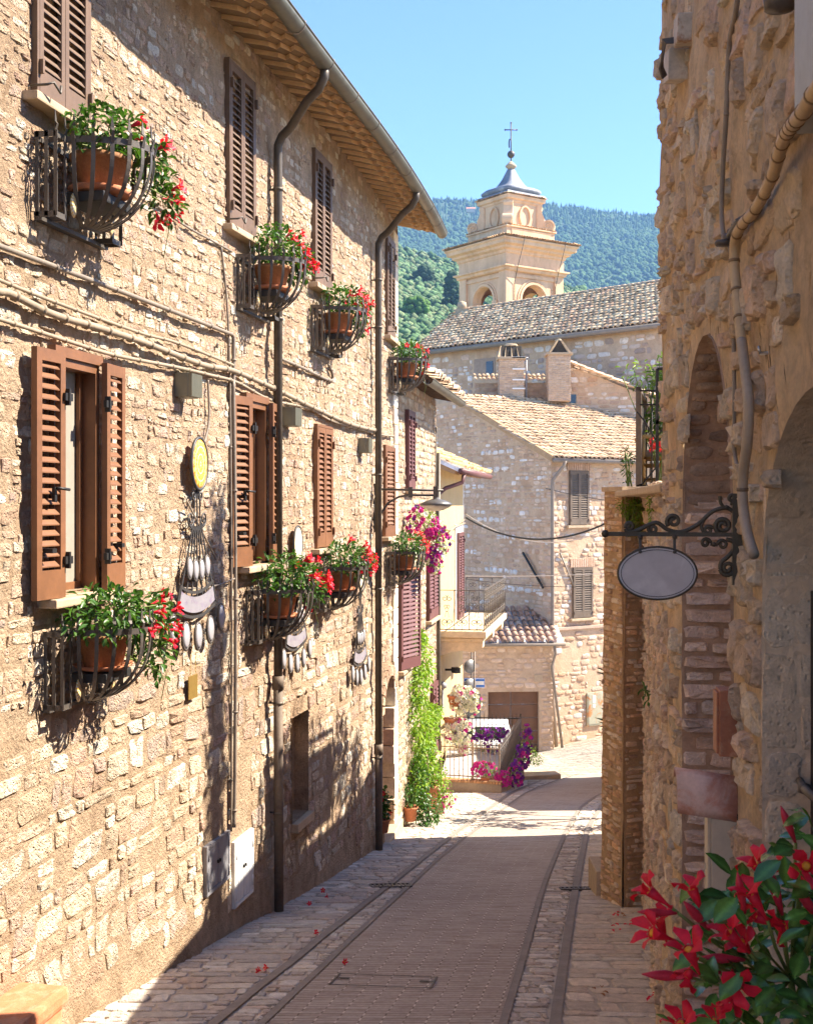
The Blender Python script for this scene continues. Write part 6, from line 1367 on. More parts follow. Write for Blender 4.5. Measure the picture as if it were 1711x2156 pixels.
b = MB(YM(30.6, -5.1, .03)); b.box((-.12,-.01,0),(.12,.01,.5), bv=.01); b.lathe([(0,.5),(.09,.53),(.1,.62),(0,.7)], 10); solo(b, 'hanging_ornament', GREYM, 'grey slate ornament hanging on the yellow house wall by the wall pots', 'ornament')
# ---- far stone house with the big tiled roof ----
S = random.Random(91)
def plane_u(x, O, e):                                # where the sight line of column x meets the vertical plane O + u e
    r = (x-CX)/FPX; u = (r*O.y-O.x)/(e.x-r*e.y); p = O+e*u; return u, p
FA = V((5.27, 45, 1.75)); phi = math.radians(32); FE = V((math.cos(phi), math.sin(phi), 0)); FR = V((2.11, 51, 4.35))
FG = V((FR.x-FA.x, FR.y-FA.y, 0)); FL = FG.length; FGn = FG.normalized()
fh = thing('far_stone_house', 'pinkish stone house with broad tiled roof at the bend of the street', 'house', (6, 47, -9))
frF = lambda u, v, d: FA+FE*u+V((FE.y, -FE.x, 0))*d+V((0,0,v-1.75))
frG = lambda u, v, d: FA+FGn*u+V((-FGn.y, FGn.x, 0))*d+V((0,0,v-1.75)) 
# gable: u grows away from the corner; outward is to the left
topG = lambda u: 1.75+(4.35-1.75)*min(1, u/FL)-.12
w = MB(); w.grid(lambda u, v: frF(u, v, 0), cuts(0, 12, .5, []), cuts(-10.4, 1.6, .5, []))
us = cuts(0, FL+3, .4, [])
for i in range(len(us)-1):
    a, b = us[i], us[i+1]; w.add([frG(a, -10.5, 0), frG(b, -10.5, 0), frG(b, topG(b), 0), frG(a, topG(a), 0)], [(0,1,2,3)])
part(w, 'wall', MORTARF, fh)
wins = []
for x0, x1, y0, y1 in ((1198,1235,993,1105), (1205,1243,1196,1300)):
    ua, pa = plane_u(x0, FA, FE); ub, pb = plane_u(x1, FA, FE); wins.append((ua, ub, LZ(y1, (pa.y+pb.y)/2), LZ(y0, (pa.y+pb.y)/2)))
st = MB(); exf = [(a-.05, b+.05, c-.1, d+.25) for a, b, c, d in wins]; ua, pa = plane_u(1233, FA, FE); ub, pb = plane_u(1265, FA, FE); exf.append((ua, ub, LZ(1530, pa.y), LZ(1458, pa.y)))
stones(st, frF, -10, 1.3, 0, 9, (.13,.26), (.18,.5), S, PAL_FW, .03, .02, exf, lambda u, v, r: r.random() < .22+.5*max(0, noise.noise((u*.5, v*.5, 1))), npt=7, wob=.04)
part(st, 'stonework', STONEF, fh); st = MB(); stones(st, frG, -10, 4.2, 0, FL+3, (.11,.22), (.2,.5), S, PAL_F+PAL_F[:3]+[(.72,.68,.64)], .03, .016, [], lambda u, v, r: v > topG(u)-.15 or r.random() < .18, npt=7, wob=.03)
for k in range(18):                                   # runs of pale blocks
    v = -8+k*.66; u = .3+S.uniform(0, 5)
    for j in range(S.randint(2, 5)):
        l = S.uniform(.3, .6); 
        if v < topG(u)-.4: stones(st, frG, v, v+.2, u, u+l, (.2,.24), (l,l+.01), S, [(.76,.72,.68),(.70,.66,.61)], .03, .03, npt=8)
        u += l+.05
part(st, 'stonework', STONEF, fh)
for a, b, c, d in wins:
    def fM(U, z, dd=0): return FM(frF(U, z, dd), FE)
    wi, M = closed_window('window', (a+b)/2, c, d, b-a, GREYW, 0, lambda U, z, dd=0: fM(U, z, dd+.05), fh, louv=.085, solid=.12)
    s = MB(); sill(s, M, b-a+.35, .12, .09, -.02)
    part(s, 'sill', TRAV, wi)
    s = MB(); n = 11
    for k in range(n): s.box((-(b-a)/2-.15+(b-a+.3)*k/n+.01,-.02,d-c+.04),(-(b-a)/2-.15+(b-a+.3)*(k+1)/n-.01,.0,d-c+.36), M, S.choice([(.50,.34,.24),(.54,.37,.27),(.46,.31,.21)]))
    part(s, 'brick_lintel', STONE, wi)
s = MB(); a, b, c, d = wins[1]; T = fM((a+b)/2, c-.42); s.box((-(b-a)/2-.95,-.10,0),((b-a)/2+.95,.02,.12), T, bv=.02)
part(s, 'string_course', mat('pink stone ledge', (.48,.35,.26), .9, var=.2, bump=.3), fh)
b = MB(); ua, pa = plane_u(1233, FA, FE); ub, pb = plane_u(1264, FA, FE); T = fM((ua+ub)/2, LZ(1529, pa.y), .06); wd = (ub-ua); hh = LZ(1459, pa.y)-LZ(1529, pa.y)
mc = thing('metal_hatch', 'rusty green grey metal hatch low in the far house front', 'hatch', T); b.box((-wd/2,-.02,0),(wd/2,.05,hh), bv=.01); part(b, 'frame', RUSTM, mc, True); b = MB(); b.box((-wd/2+.06,-.035,.06),(wd/2-.06,-.02,hh-.06), bv=.006); part(b, 'door', RUSTM, mc, True); b = MB(); b.box((-.12,-.042,hh*.70),(.03,-.036,hh*.92)); b.box((-.10,-.0425,hh*.55),(.02,-.0365,hh*.66)); part(b, 'notice', WSIGN, mc, True)
es = FE; sd = (FR-FA)-FE*((FR-FA).dot(FE)); LR = sd.length; xl = (FR-FA).dot(FE)
RO = FA-sd.normalized()*.45+V((0,0,.06)); rt = MB()
tile_roof(rt, RO, es, sd, 13, LR+.45, S, PAL_TP, .22, .40, lambda x, y: x > xl*max(0, y-.45)/LR-.35, x0=-4, lift=.05)
part(rt, 'roof', TILE, fh); b = MB(); roof_sheet(b, RO, es, sd, [(-.3,0),(13,0),(13,LR+.45),(xl-.3,LR+.45)]); part(b, 'roof_deck', TILEBASE, fh)
b = MB(); q0, q1 = RO+FE*-.28+V((0,0,-.02)), RO+FE*(xl-.28)+sd.normalized()*(LR+.45)+V((0,0,-.02)); b.bar([q0, q1], .22, .10, (0,0,1)); part(b, 'verge_board', WOODS, fh)
b = MB(); i0, rl_n = 0, 0
top_ = RO+sd.normalized()*(LR+.42)+V((0,0,.03))
for k in range(40):
    a = top_+FE*(xl-.3+.36*k); vs = []
    for e_, r in ((0,.13),(.42,.11)):
        for j in range(7): t = PI*j/6; vs.append(a+FE*e_+V((FE.y,-FE.x,0))*(r*math.cos(t))+V((0,0,r*.8*math.sin(t)+(.03 if e_ == 0 else 0))))
    b.add(vs, [(j, j+1, 8+j, 7+j) for j in range(6)], sc_col(S.choice(PAL_TP), S.uniform(.8, 1.15)))
part(b, 'ridge_tiles', TILE, fh)
b = MB(); b.tube([RO+FE*-.25+V((0,-.06,-.09)), RO+FE*12+V((0,-.06,-.09))], .085, 10); part(b, 'gutter', CABLED, fh)
b = MB(); dp = lambda u, z, d: frF(u, z, d); b.tube([dp(.25,1.55,.5), dp(.22,1.35,.42), dp(-.02,.85,.10), dp(-.02,.6,.09), dp(-.0,-7.2,.09), dp(.18,-9.0,.09)], .065, 10); part(b, 'downpipe', CABLED, fh)
b = MB(); a = frG(1.7, -1.85, .12); c = frG(.35, -3.1, .12); b.tube([a, c], .045, 6); solo(b, 'diagonal_bar', IRONB, 'diagonal black iron tie bar on the far house gable', 'tie bar')
b = MB(); b.tube([frF(-.0+.35, -1.8, .06), frF(1.25, -3.5, .06)], .03, 6); solo(b, 'diagonal_bar', CABLED, 'diagonal brown bar standing in for a shadow beside the far house downpipe', 'tie bar')  # thin bar put in for the diagonal shadow on the front wall
# lean-to garage
GA = FA+V((-.02,-.85,0)); GE = V((math.cos(math.radians(4)), math.sin(math.radians(4)), 0)); fg_ = lambda u, v, d=0: V((GA.x, GA.y, 0))+GE*u+V((GE.y,-GE.x,0))*d+V((0,0,v))
ga = thing('garage', 'stone lean-to garage with brown plank doors under a small tiled roof', 'garage', fg_(-2, -9)); zt = -4.95
u0, p0 = plane_u(1027, V((GA.x, GA.y, 0)), GE); u1, p1 = plane_u(1134, V((GA.x, GA.y, 0)), GE); dz1 = LZ(1456, p1.y)
w = MB()
for (a, b, c, d) in ((-5, u0, -10.5, zt), (u1, .0, -10.5, zt), (u0, u1, dz1, zt)):
    w.grid(lambda u, v: fg_(u, v), cuts(a, b, .5, []), cuts(c, d, .5, []))
w.quad(fg_(0,-10.5), fg_(0,zt), fg_(0,zt,-1.5), fg_(0,-10.5,-1.5))
for a, b, c, d in ((u0, dz1, u1, dz1), (u0, -10, u0, dz1), (u1, -10, u1, dz1)): w.quad(fg_(a, b), fg_(c, d), fg_(c, d, -.3), fg_(a, b, -.3))
part(w, 'wall', MORTARF, ga); st = MB(); stones(st, fg_, -10, zt-.1, -5, -.02, (.12,.24), (.2,.5), S, [(.60,.44,.31),(.55,.40,.28),(.64,.49,.37)], .03, .018, [(u0-.05, u1+.05, -11, dz1+.12)], lambda u, v, r: r.random() < .2, npt=7, wob=.03); part(st, 'stonework', STONEF, ga)
for k, (a, b) in enumerate(((u0, lerp(u0, u1, .46)), (lerp(u0, u1, .46), u1))):
    d = MB(); T = FM(fg_(a, 0, -.22), GE); n = 6; zb = -9.6
    for j in range(n): d.box((.01,-.02,lerp(zb, dz1, j/n)+.01),(b-a-.01,.03,lerp(zb, dz1, (j+1)/n)-.01), T, bv=.008)
    part(d, 'door', DOORW, ga)
d = MB(); d.box((-.15,-.04,0),(.15,.0,.26), FM(fg_(-.55, dz1+.35, .0), GE)); part(d, 'wall_plate', TRAV, ga)
O = fg_(-4.6, zt+.05, .35); sdir = V((-GE.y,GE.x,0))*1+V((0,0,.36)); rt = MB()
tile_roof(rt, O, GE, sdir, 4.9, 2.7, S, [(.46,.29,.20),(.52,.35,.25),(.40,.26,.18),(.56,.41,.30)], .24, .42, lambda x, y: True, lift=.06); roof_sheet(rt, O, GE, sdir, [(0,0),(4.9,0),(4.9,2.7),(0,2.7)], -.03); part(rt, 'roof', TILE, ga)
b = MB(); b.tube([O+V((0,-.05,-.08)), O+GE*4.95+V((0,-.05,-.08))], .075, 10); b.tube([O+GE*4.55+V((0,-.05,-.1)), O+GE*4.62+V((0,.1,-.45)), O+GE*4.5+V((0,.22,-.9)), O+GE*4.9+V((0,.22,-4))], .05, 8); part(b, 'gutter', CABLED, ga)
# ---- long church nave behind ----
EO = V((.87, 65.3, 8.04)); EE = V((.719,-.695,0)); EU = V((.695,.719,0)); sl_ = (EU*7+V((0,0,3.26))).normalized(); LRN = math.hypot(7, 3.26)
na = thing('church_nave', 'long stone church nave with weathered tile roof below the bell tower', 'church', (6, 62, -12)); frN = lambda u, v, d: EO+EE*u-EU*(d-.5)+V((0,0,v-8.04))
w = MB(); w.grid(lambda u, v: frN(u, v, 0), cuts(-8, 17, 1, []), cuts(-12, 8, 1, [])); part(w, 'wall', MORTARF, na)
ub, pb_ = plane_u(1150, EO+EU*.5, EE); nx0, npx = plane_u(998, EO+EU*.5, EE); nx1, _ = plane_u(1042, EO+EU*.5, EE); NZa, NZb = LZ(795, npx.y), LZ(757, npx.y)
st = MB(); stones(st, frN, .5, 7.7, -4, 20, (.22,.40), (.3,.7), S, PAL_G+[(.44,.33,.26)]*2, .05, .03, [(nx0-.1, nx1+.1, NZa-2, NZb+.2)], lambda u, v, r: r.random() < .22+.3*(v > 7.1), npt=7, wob=.06); part(st, 'stonework', STONEF, na)
b = MB(); T = FM(frN((nx0+nx1)/2, NZa, .0), EE); wn = nx1-nx0
b.box((-wn/2,-.03,0),(wn/2,.0,NZb-NZa), T); part(b, 'blind_window', mat('recess plaster', (.34,.26,.20), .95, var=.2, bump=.2), na); b = MB(); b.box((.1*wn,-.06,.1),(.42*wn,-.03,.75), T); part(b, 'small_window', DARKG, na)
b = MB(); b.box((-.9,-1.1,-12),(.5,0,6.9-.0), FM(frN(ub+1.2, 0, 0), EE), bv=.03); 
bst = MB(); frB = lambda u, v, d: frN(ub+.3+u, v, 1.1+d); stones(bst, frB, .5, 6.8, 0, 1.4, (.22,.36), (.3,.6), S, [(.40,.31,.25),(.44,.35,.29)], .04, .03, npt=7); bo = part(b, 'buttress', MORTARF, na); part(bst, 'buttress_stones', STONE, na)
rt = MB(); RO = EO-sl_*.0+V((0,0,.05)); tile_roof(rt, RO, EE, sl_, 17, LRN, S, PAL_TG, .30, .50, lambda x, y: x > -.8-3.2*y/LRN, x0=-5, lift=.05, jit=.03); part(rt, 'roof', TILE, na)
b = MB(); roof_sheet(b, RO, EE, sl_, [(-.9,0),(17,0),(17,LRN),(-4.0,LRN)]); 
for k in range(49):
    a = RO+sl_*LRN+EE*(-4+.42*k); vs = []
    for e_, r in ((0,.16),(.5,.13)):
        for j in range(7): t = PI*j/6; vs.append(a+EE*e_-EU*(r*math.cos(t))+V((0,0,r*.8*math.sin(t)+(.03 if e_ == 0 else 0))))
    b.add(vs, [(j, j+1, 8+j, 7+j) for j in range(6)])
b.add([RO+sl_*LRN+EE*-4, RO+sl_*LRN+EE*17, RO+sl_*LRN+EE*17+EU*7+V((0,0,-3.3)), RO+sl_*LRN+EE*-4+EU*7+V((0,0,-3.3))], [(0,1,2,3)]); part(b, 'roof_deck', TILEBASE, na)
b = MB(); b.tube([RO+EE*-1-EU*.08+V((0,0,-.14)), RO+EE*17-EU*.08+V((0,0,-.14))], .13, 8); part(b, 'gutter', CABLED, na)
b = MB(); p = P(972, 655, 72); b.box((p.x-.35,p.y-.3,p.z-.5),(p.x+.35,p.y+.3,p.z+.1)); b.lathe([(.0,.1),(.3,.1),(.25,.5),(0,.6)], 10, p); part(b, 'ridge_finial', TRAV, na)
# ---- low house with chimneys ----
hh_ = thing('chimney_house', 'low stone house with two hooded chimneys and a small tiled gable', 'house', (8, 54, -6)); HYY = 54.0
hw = lambda u, v, d=0: V((u, HYY-d, v)); X_ = lambda x, Y=HYY: (x-CX)/FPX*Y; Z_ = lambda y, Y=HYY: (HY-y)/FPX*Y
gpk = (X_(1213), Z_(778)); gle = (X_(1190), Z_(785)); gre = (X_(1395), Z_(850))
w = MB(); w.add([hw(X_(998),-6), hw(X_(1192),-6), hw(X_(1192),Z_(806)), hw(X_(998),Z_(806))], [(0,1,2,3)]); w.add([hw(X_(1190),-6,.3), hw(gre[0],-6,.3), hw(gre[0],gre[1],.3), hw(gpk[0],gpk[1],.3), hw(gle[0],gle[1],.3)], [(0,1,2,3,4)]); part(w, 'wall', MORTARF, hh_)
st = MB(); hwx = (X_(1196), X_(1210), Z_(850), Z_(832)); stones(st, hw, 2.5, Z_(812), X_(998), X_(1190), (.15,.28), (.25,.6), S, PAL_F, .03, .02, [], lambda u, v, r: r.random() < .2, npt=7); stones(st, lambda u, v, d: hw(u, v, .3+d), 2.5, gpk[1], X_(1190), gre[0], (.15,.28), (.25,.6), S, PAL_F+PAL_G[:2], .03, .02, [hwx], lambda u, v, r: v > lerp(gpk[1], gre[1], max(0, (u-gpk[0])/(gre[0]-gpk[0])))-.2 or r.random() < .15, npt=7); part(st, 'stonework', STONEF, hh_)
b = MB(); b.box((hwx[0],HYY-.33,hwx[2]),(hwx[1],HYY-.30,hwx[3])); part(b, 'window', DARKG, hh_)
rt = MB(); tile_roof(rt, V((gpk[0], HYY-.75, gpk[1]+.1))+V((gre[0]-gpk[0],0,gre[1]-gpk[1])).normalized()*(gre[0]-gpk[0]+.6), (0,1,0), V((gpk[0]-gre[0],0,gpk[1]-gre[1])), 5, math.hypot(gre[0]-gpk[0], gre[1]-gpk[1])+.5, S, PAL_T, .24, .42); part(rt, 'roof', TILE, hh_); rt = MB(); tile_roof(rt, V((X_(994), HYY-.35, Z_(803))), (1,0,0), (0,1,.45), X_(1150)-X_(994), .6, S, PAL_TG, .2, .4, lift=.06); part(rt, 'wall_coping', TILE, hh_); rt = MB(); tile_roof(rt, V((gle[0]-.4, HYY-.4, gle[1]+.05)), (0,1,0), V((gpk[0]-gle[0]+.4,0,gpk[1]-gle[1]+.1)), 4, .7, S, PAL_TG, .22, .4, lift=.06); part(rt, 'roof', TILE, hh_)
for i, (x0, x1, yt, yb, lb) in enumerate(((1046, 1096, 764, 850, 'left'), (1146, 1192, 755, 850, 'right'))):
    c = thing('chimney', ('brick chimney with a tile hood standing by the metal pole' if i == 0 else 'brick chimney with open tile hood joined to the small gable'), 'chimney', V(((X_((x0+x1)/2)), HYY-1, Z_(yb))), 'hooded chimneys'); wd = X_(x1)-X_(x0); ht = Z_(yt)-Z_(yb)
    fr = lambda u, v, d: V((X_(x0)+u, HYY-1.4-d, Z_(yb)+v)); b = MB(); b.box((-wd/2,-.4,0),(wd/2,.5,ht)); part(b, 'stack', MORTARF, c, True); st = MB(); stones(st, fr, 0, ht, 0, wd, (.075,.095), (.2,.34), S, [(.50,.38,.28),(.54,.42,.32),(.46,.34,.25)], .02, .012, npt=6); stones(st, lambda u, v, d: V((X_(x0)-d, HYY-.5-u, Z_(yb)+v)), 0, ht, 0, .9, (.075,.095), (.2,.34), S, [(.48,.36,.27),(.44,.32,.24)], .02, .012, npt=6); part(st, 'brickwork', STONE, c)
    b = MB(); b.box((-wd/2-.08,-.5,ht),(wd/2+.08,.58,ht+.10), bv=.01); part(b, 'cap', TRAV, c, True); b = MB(); n = 4
    for sg_ in (-1, 1):
        for k in range(n):
            x = lerp(-wd/2+.08, wd/2-.08, k/(n-1)); 
            if i == 0: o, e_ = V((x, sg_*.42, ht+.1)), V((x*.75, sg_*.10, ht+.62)); wv = V((1,0,0))
            else: o, e_ = V((sg_*(wd/2-.02), lerp(-.4,.45,k/(n-1)), ht+.1)), V((sg_*.10, lerp(-.3,.35,k/(n-1)), ht+.64)); wv = V((0,1,0))
            vs = []; nn = (e_-o).normalized().cross(wv).normalized()*(-sg_ if i == 0 else sg_)
            for pp, r in ((o,.15),(e_,.11)):
                for j in range(6): t = PI*j/5; vs.append(pp+wv*(r*math.cos(t))+nn*(r*.7*math.sin(t)))
            b.add(vs, [(j, j+1, 7+j, 6+j) for j in range(5)], sc_col(S.choice([(.50,.39,.26),(.42,.32,.21),(.56,.44,.26)]), S.uniform(.8, 1.2)))
    b.prism([(-.34,ht+.1),(.34,ht+.1),(.10,ht+.60),(-.10,ht+.60)], -wd/2+.12, wd/2-.12, Matrix.Rotation(PI/2, 4, 'Z') if i == 0 else None, (.07,.055,.04)); b.tint = (.46,.36,.24); b.lathe([(.0,0),(.16,0),(.12,.1),(0,.12)], 8, (0,0,ht+.60), sx=2 if i == 0 else 1, sy=1 if i == 0 else 2.2); part(b, 'tile_hood', TILE, c, True)  # near-black core stands in for the dark inside of the hood
b = MB(); b.tube([V((X_(1103), HYY-.9, Z_(850))), V((X_(1103), HYY-.9, Z_(757)))], .045, 8); b.tube([V((X_(1097), HYY-.9, Z_(759))), V((X_(1107), HYY-.9, Z_(759)))], .04, 6); solo(b, 'metal_pole', GREYM, 'slim grey metal pole beside the left chimney', 'pole')
b = MB()
for y in (762, 786, 808, 826): b.box((X_(1072)-.0,HYY-1.5,Z_(y)),(X_(1098),HYY-1.46,Z_(y)+.06))
part(b, 'iron_bands', WSIGN, [o for o in bpy.data.objects if o.name.startswith('chimney') and o.get('category') == 'chimney'][0])
# ---- bell tower ----
beta = math.radians(35); e1 = V((math.cos(beta), math.sin(beta), 0)); e2 = V((-math.sin(beta), math.cos(beta), 0)); a_ = 4.85; cor = V((6.28, 78, 0)); ctr = cor+(e1+e2)*(a_/2)
TM = FM((ctr.x, ctr.y, 0), e1); bt_ = thing('bell_tower', 'cream baroque bell tower with arched belfry and grey lead spire', 'bell tower', TM @ Matrix.Translation((0,0,-6)))
TMi = TM
def tpart(mb, name, m, par=None, label=None):
    mb.v = [tuple(TMi @ V(p)) for p in mb.v]; return part(mb, name, m, par or bt_)
h = a_/2; b = MB(); 
for k in range(4):
    R_ = Matrix.Rotation(k*PI/2, 4, 'Z')
    fr = lambda x, z, d, R_=R_: R_ @ V((x, -h-d, z))
    b.box((h-.72,-h,-6),(h,-h+.72,14.75), R_)
    mb2 = MB(); arch_panel(mb2, fr, -h+.72, h-.72, 9, 14.75, 0, 1.02, 13.0, -.14, -.72, 16); b.add(mb2.v, mb2.f, None, True)
    b.quad(*(fr(x, z, -.14) for x, z in ((-h+.7,-6),(h-.7,-6),(h-.7,9),(-h+.7,9))))
    arc = [fr(1.14*math.cos(t), 13.0+1.14*math.sin(t), -.10) for t in [PI*i/18 for i in range(19)]]; b.bar(arc, .16, .12, lambda i: (0,0,1) if False else (R_ @ V((math.cos(PI*i/18),0,math.sin(PI*i/18)))))
    arc = [fr(1.32*math.cos(t), 13.0+1.32*math.sin(t), -.12) for t in [PI*i/18 for i in range(19)]]; b.bar(arc, .10, .08, lambda i: (R_ @ V((math.cos(PI*i/18),0,math.sin(PI*i/18)))))
    for sx in (-1, 1): b.box((sx*1.2-.22,-h-.0,12.78),(sx*1.2+.22,-h+.5,13.0), R_); b.box((sx*1.2-.17,-h+.03,9),(sx*1.2+.17,-h+.4,12.77), R_)
    b.box((-h+.74,-h+.05,14.42),(h-.74,-h+.2,14.62), R_)
tpart(b, 'belfry', STUCCO)
def ring(mb, prof):                                  # square mouldings: (half width, z)
    vs = []; 
    for hw_, z in prof: vs += [(-hw_,-hw_,z),(hw_,-hw_,z),(hw_,hw_,z),(-hw_,hw_,z)]
    n = len(prof); fs = [(i*4+k, i*4+(k+1) % 4, i*4+4+(k+1) % 4, i*4+4+k) for i in range(n-1) for k in range(4)]+[(3,2,1,0), ((n-1)*4,(n-1)*4+1,(n-1)*4+2,(n-1)*4+3)]
    mb.add(vs, fs, None, True)
b = MB(); ring(b, [(h,14.75),(h+.12,14.8),(h+.16,14.95),(h+.30,15.0),(h+.30,15.1),(h+.02,15.16),(h+.02,15.85),(h+.10,15.9),(h+.14,16.05),(h+.34,16.15),(h+.36,16.28),(h+.60,16.38),(h+.62,16.58),(h+.72,16.66),(h+.72,16.74)]); tpart(b, 'main_cornice', STUCCO)
ht_ = h+.80; b = MB(); ring(b, [(ht_,16.78),(2.2,17.0)])
tl = MB()
for k in range(4):
    R_ = Matrix.Rotation(k*PI/2, 4, 'Z'); n = 30
    for i in range(n):
        x = lerp(-ht_+.1, ht_-.1, i/(n-1)); vs = []
        for y, z, r in ((-ht_-.05,16.80,.10),(-ht_+.55,16.92,.08)):
            for j in range(5): t = PI*j/4; vs.append(R_ @ V((x-r*math.cos(t), y, z+r*.9*math.sin(t))))
        tl.add(vs, [(j, j+1, 6+j, 5+j) for j in range(4)], sc_col(S.choice(PAL_TG), S.uniform(.8, 1.15)))
tpart(b, 'cornice_roof', TILEBASE); tpart(tl, 'cornice_tiles', TILE)
b = MB(); p_ = 2.07; ring(b, [(p_,16.9),(p_,17.0),(p_-.06,17.05),(p_-.06,17.62),(p_+.05,17.68),(p_+.05,17.76)])
for k in range(4):
    R_ = Matrix.Rotation(k*PI/2, 4, 'Z'); b.box((-p_+.45,-p_+.02,17.12),(p_-.45,-p_+.08,17.56), R_)
    for z0, z1, y in ((17.10,17.14,0),(17.54,17.58,0)): b.box((-p_+.40,-p_-.0,z0),(p_-.40,-p_+.06,z1), R_)
tpart(b, 'pedestal', STUCCO)
b = MB(); q_ = 1.38; ring(b, [(q_,17.7),(q_,19.45),(q_+.06,19.5),(q_+.08,19.62),(q_+.20,19.68),(q_+.22,19.85),(q_+.26,19.9)]); cq = q_*1.0
for k in range(4):
    R_ = Matrix.Rotation(k*PI/2, 4, 'Z')
    for sx in (-1, 1): b.box((sx*(q_-.18)-.16,-q_-.06,17.76),(sx*(q_-.18)+.16,-q_+.05,19.45), R_)
tpart(b, 'attic', STUCCO)
tl = MB(); aq = q_+.30
for k in range(4):
    R_ = Matrix.Rotation(k*PI/2, 4, 'Z')
    for i in range(16):
        x = lerp(-aq+.06, aq-.06, i/15); vs = []
        for y, z, r in ((-aq-.03,19.93,.09),(-aq+.4,20.02,.08)):
            for j in range(5): t = PI*j/4; vs.append(R_ @ V((x-r*math.cos(t), y, z+r*.8*math.sin(t))))
        tl.add(vs, [(j, j+1, 6+j, 5+j) for j in range(4)], sc_col(S.choice(PAL_TG), S.uniform(.8, 1.15)))
tpart(tl, 'attic_tiles', TILE); tl = MB()
for k in range(4):
    R_ = Matrix.Rotation(k*PI/2, 4, 'Z')
    for i in range(18):
        x = lerp(-p_+.1, p_-.1, i/17); vs = []
        for y, z, r in ((-p_-.08,17.78,.09),(-p_+.5,17.92,.08)):
            for j in range(5): t = PI*j/4; vs.append(R_ @ V((x-r*math.cos(t), y, z+r*.8*math.sin(t))))
        tl.add(vs, [(j, j+1, 6+j, 5+j) for j in range(4)], sc_col(S.choice(PAL_TG), S.uniform(.8, 1.15)))
tpart(tl, 'ledge_tiles', TILE)
for k in range(4):
    R_ = Matrix.Rotation(k*PI/2, 4, 'Z'); b = MB(); b.bar([R_ @ V((.44*math.cos(t), -q_-.05, 18.62+.66*math.sin(t))) for t in [2*PI*i/28 for i in range(29)]], .11, .13, lambda i: (R_ @ V((math.cos(2*PI*i/28),0,math.sin(2*PI*i/28))))); tpart(b, 'oval_medallion', STUCCO)
    R2 = Matrix.Rotation(k*PI/2+PI/4, 4, 'Z'); b = MB()   # scrolled buttress on each corner
    prof = [(q_*1.25,19.45),(q_*1.25,17.78),(p_*1.36,17.78)]+[(p_*1.20+.40*math.cos(t), 18.14+.40*math.sin(t)) for t in [lerp(-1.0, 2.3, i/10) for i in range(11)]]+[(q_*1.25+.48,18.62),(q_*1.25+.34,18.95),(q_*1.25+.28,19.2),(q_*1.25+.36,19.36),(q_*1.25+.30,19.5),(q_*1.25+.10,19.52)]
    T = R2 @ Matrix.Rotation(0, 4, 'Z'); b.prism(prof[::-1], -.30, .30, T)
    c_ = (p_*1.20, 18.14)
    for y in (-.32, .32): b.tube([T @ V((c_[0]+lerp(.34,.06,i/20)*math.cos(4*PI*i/20*.8), y, c_[1]+lerp(.34,.06,i/20)*math.sin(4*PI*i/20*.8))) for i in range(21)], .045, 6)
    tpart(b, 'scroll_buttress', STUCCO)
b = MB(); ring(b, [(1.62,19.98),(1.58,20.14),(1.2,20.16)])
def sq(mb, prof, seg=24):                            # rounded square section
    vs = []; n = len(prof)
    for r, z in prof:
        for k in range(seg):
            t = 2*PI*k/seg+PI/4; c, s_ = math.cos(t), math.sin(t); m = (abs(c)**6+abs(s_)**6)**(-1/6); vs.append((r*c*m, r*s_*m, z))
    mb.add(vs, [(i*seg+k, i*seg+(k+1) % seg, i*seg+seg+(k+1) % seg, i*seg+seg+k) for i in range(n-1) for k in range(seg)]+[tuple((n-1)*seg+k for k in range(seg))])
sq(b, [(1.25,20.12),(1.48,20.20),(1.58,20.34),(1.56,20.46),(1.42,20.58),(1.16,20.64),(.92,20.74),(.74,20.92),(.60,21.14),(.46,21.38),(.36,21.62),(.26,21.85),(.20,22.0)]); tpart(b, 'lead_spire', LEAD)
b = MB(); b.lathe([(.20,21.98),(.24,22.06),(.34,22.14),(.38,22.24),(.28,22.32),(.20,22.42),(.05,22.55)], 16); tpart(b, 'stone_finial', TRAV)
b = MB(); b.tube([(0,0,22.4),(0,0,25.05)], .04, 8); b.lathe([(0,-.25),(.13,-.22),(.23,-.1),(.25,0),(.23,.1),(.13,.22),(0,.25)], 16, (0,0,23.0)); 
T = Matrix.Rotation(-beta, 4, 'Z'); b.tube([T @ V((-.36,0,24.62)), T @ V((.36,0,24.62))], .04, 8)
for p in ((-.38,0,24.62),(.38,0,24.62),(0,0,25.08)): b.lathe([(0,-.08),(.08,0),(0,.08)], 8, T @ V(p))
b.tube([T @ V((-.12,0,23.45)), T @ V((-.13,0,23.75)), T @ V((-.10,0,23.98)), T @ V((0,0,24.0))], .045, 6); tpart(b, 'iron_cross', IRON)
b = MB(); b.lathe([(0,1.0),(.1,1.0),(.28,.9),(.34,.6),(.40,.25),(.52,.03),(.55,0),(.48,0),(.0,.3)], 20, (0,0,12.2)); b.box((-.7,-.08,13.1),(.7,.08,13.3)); tpart(b, 'bell', mat('bronze bell', (.12,.10,.06), .5, metal=.7, var=.2, bump=0))
b = MB()
for x, y in ((-h+.9,-h-.03),(h-.5,-h-.03)): b.tube([V((x,-ht_,16.8)), V((x-.2,-h-.35,15.1)), V((x-.25,-h-.05,14)), V((x-.2,-h-.02,11))], .02, 5)
tpart(b, 'lightning_wire', CABLEK)
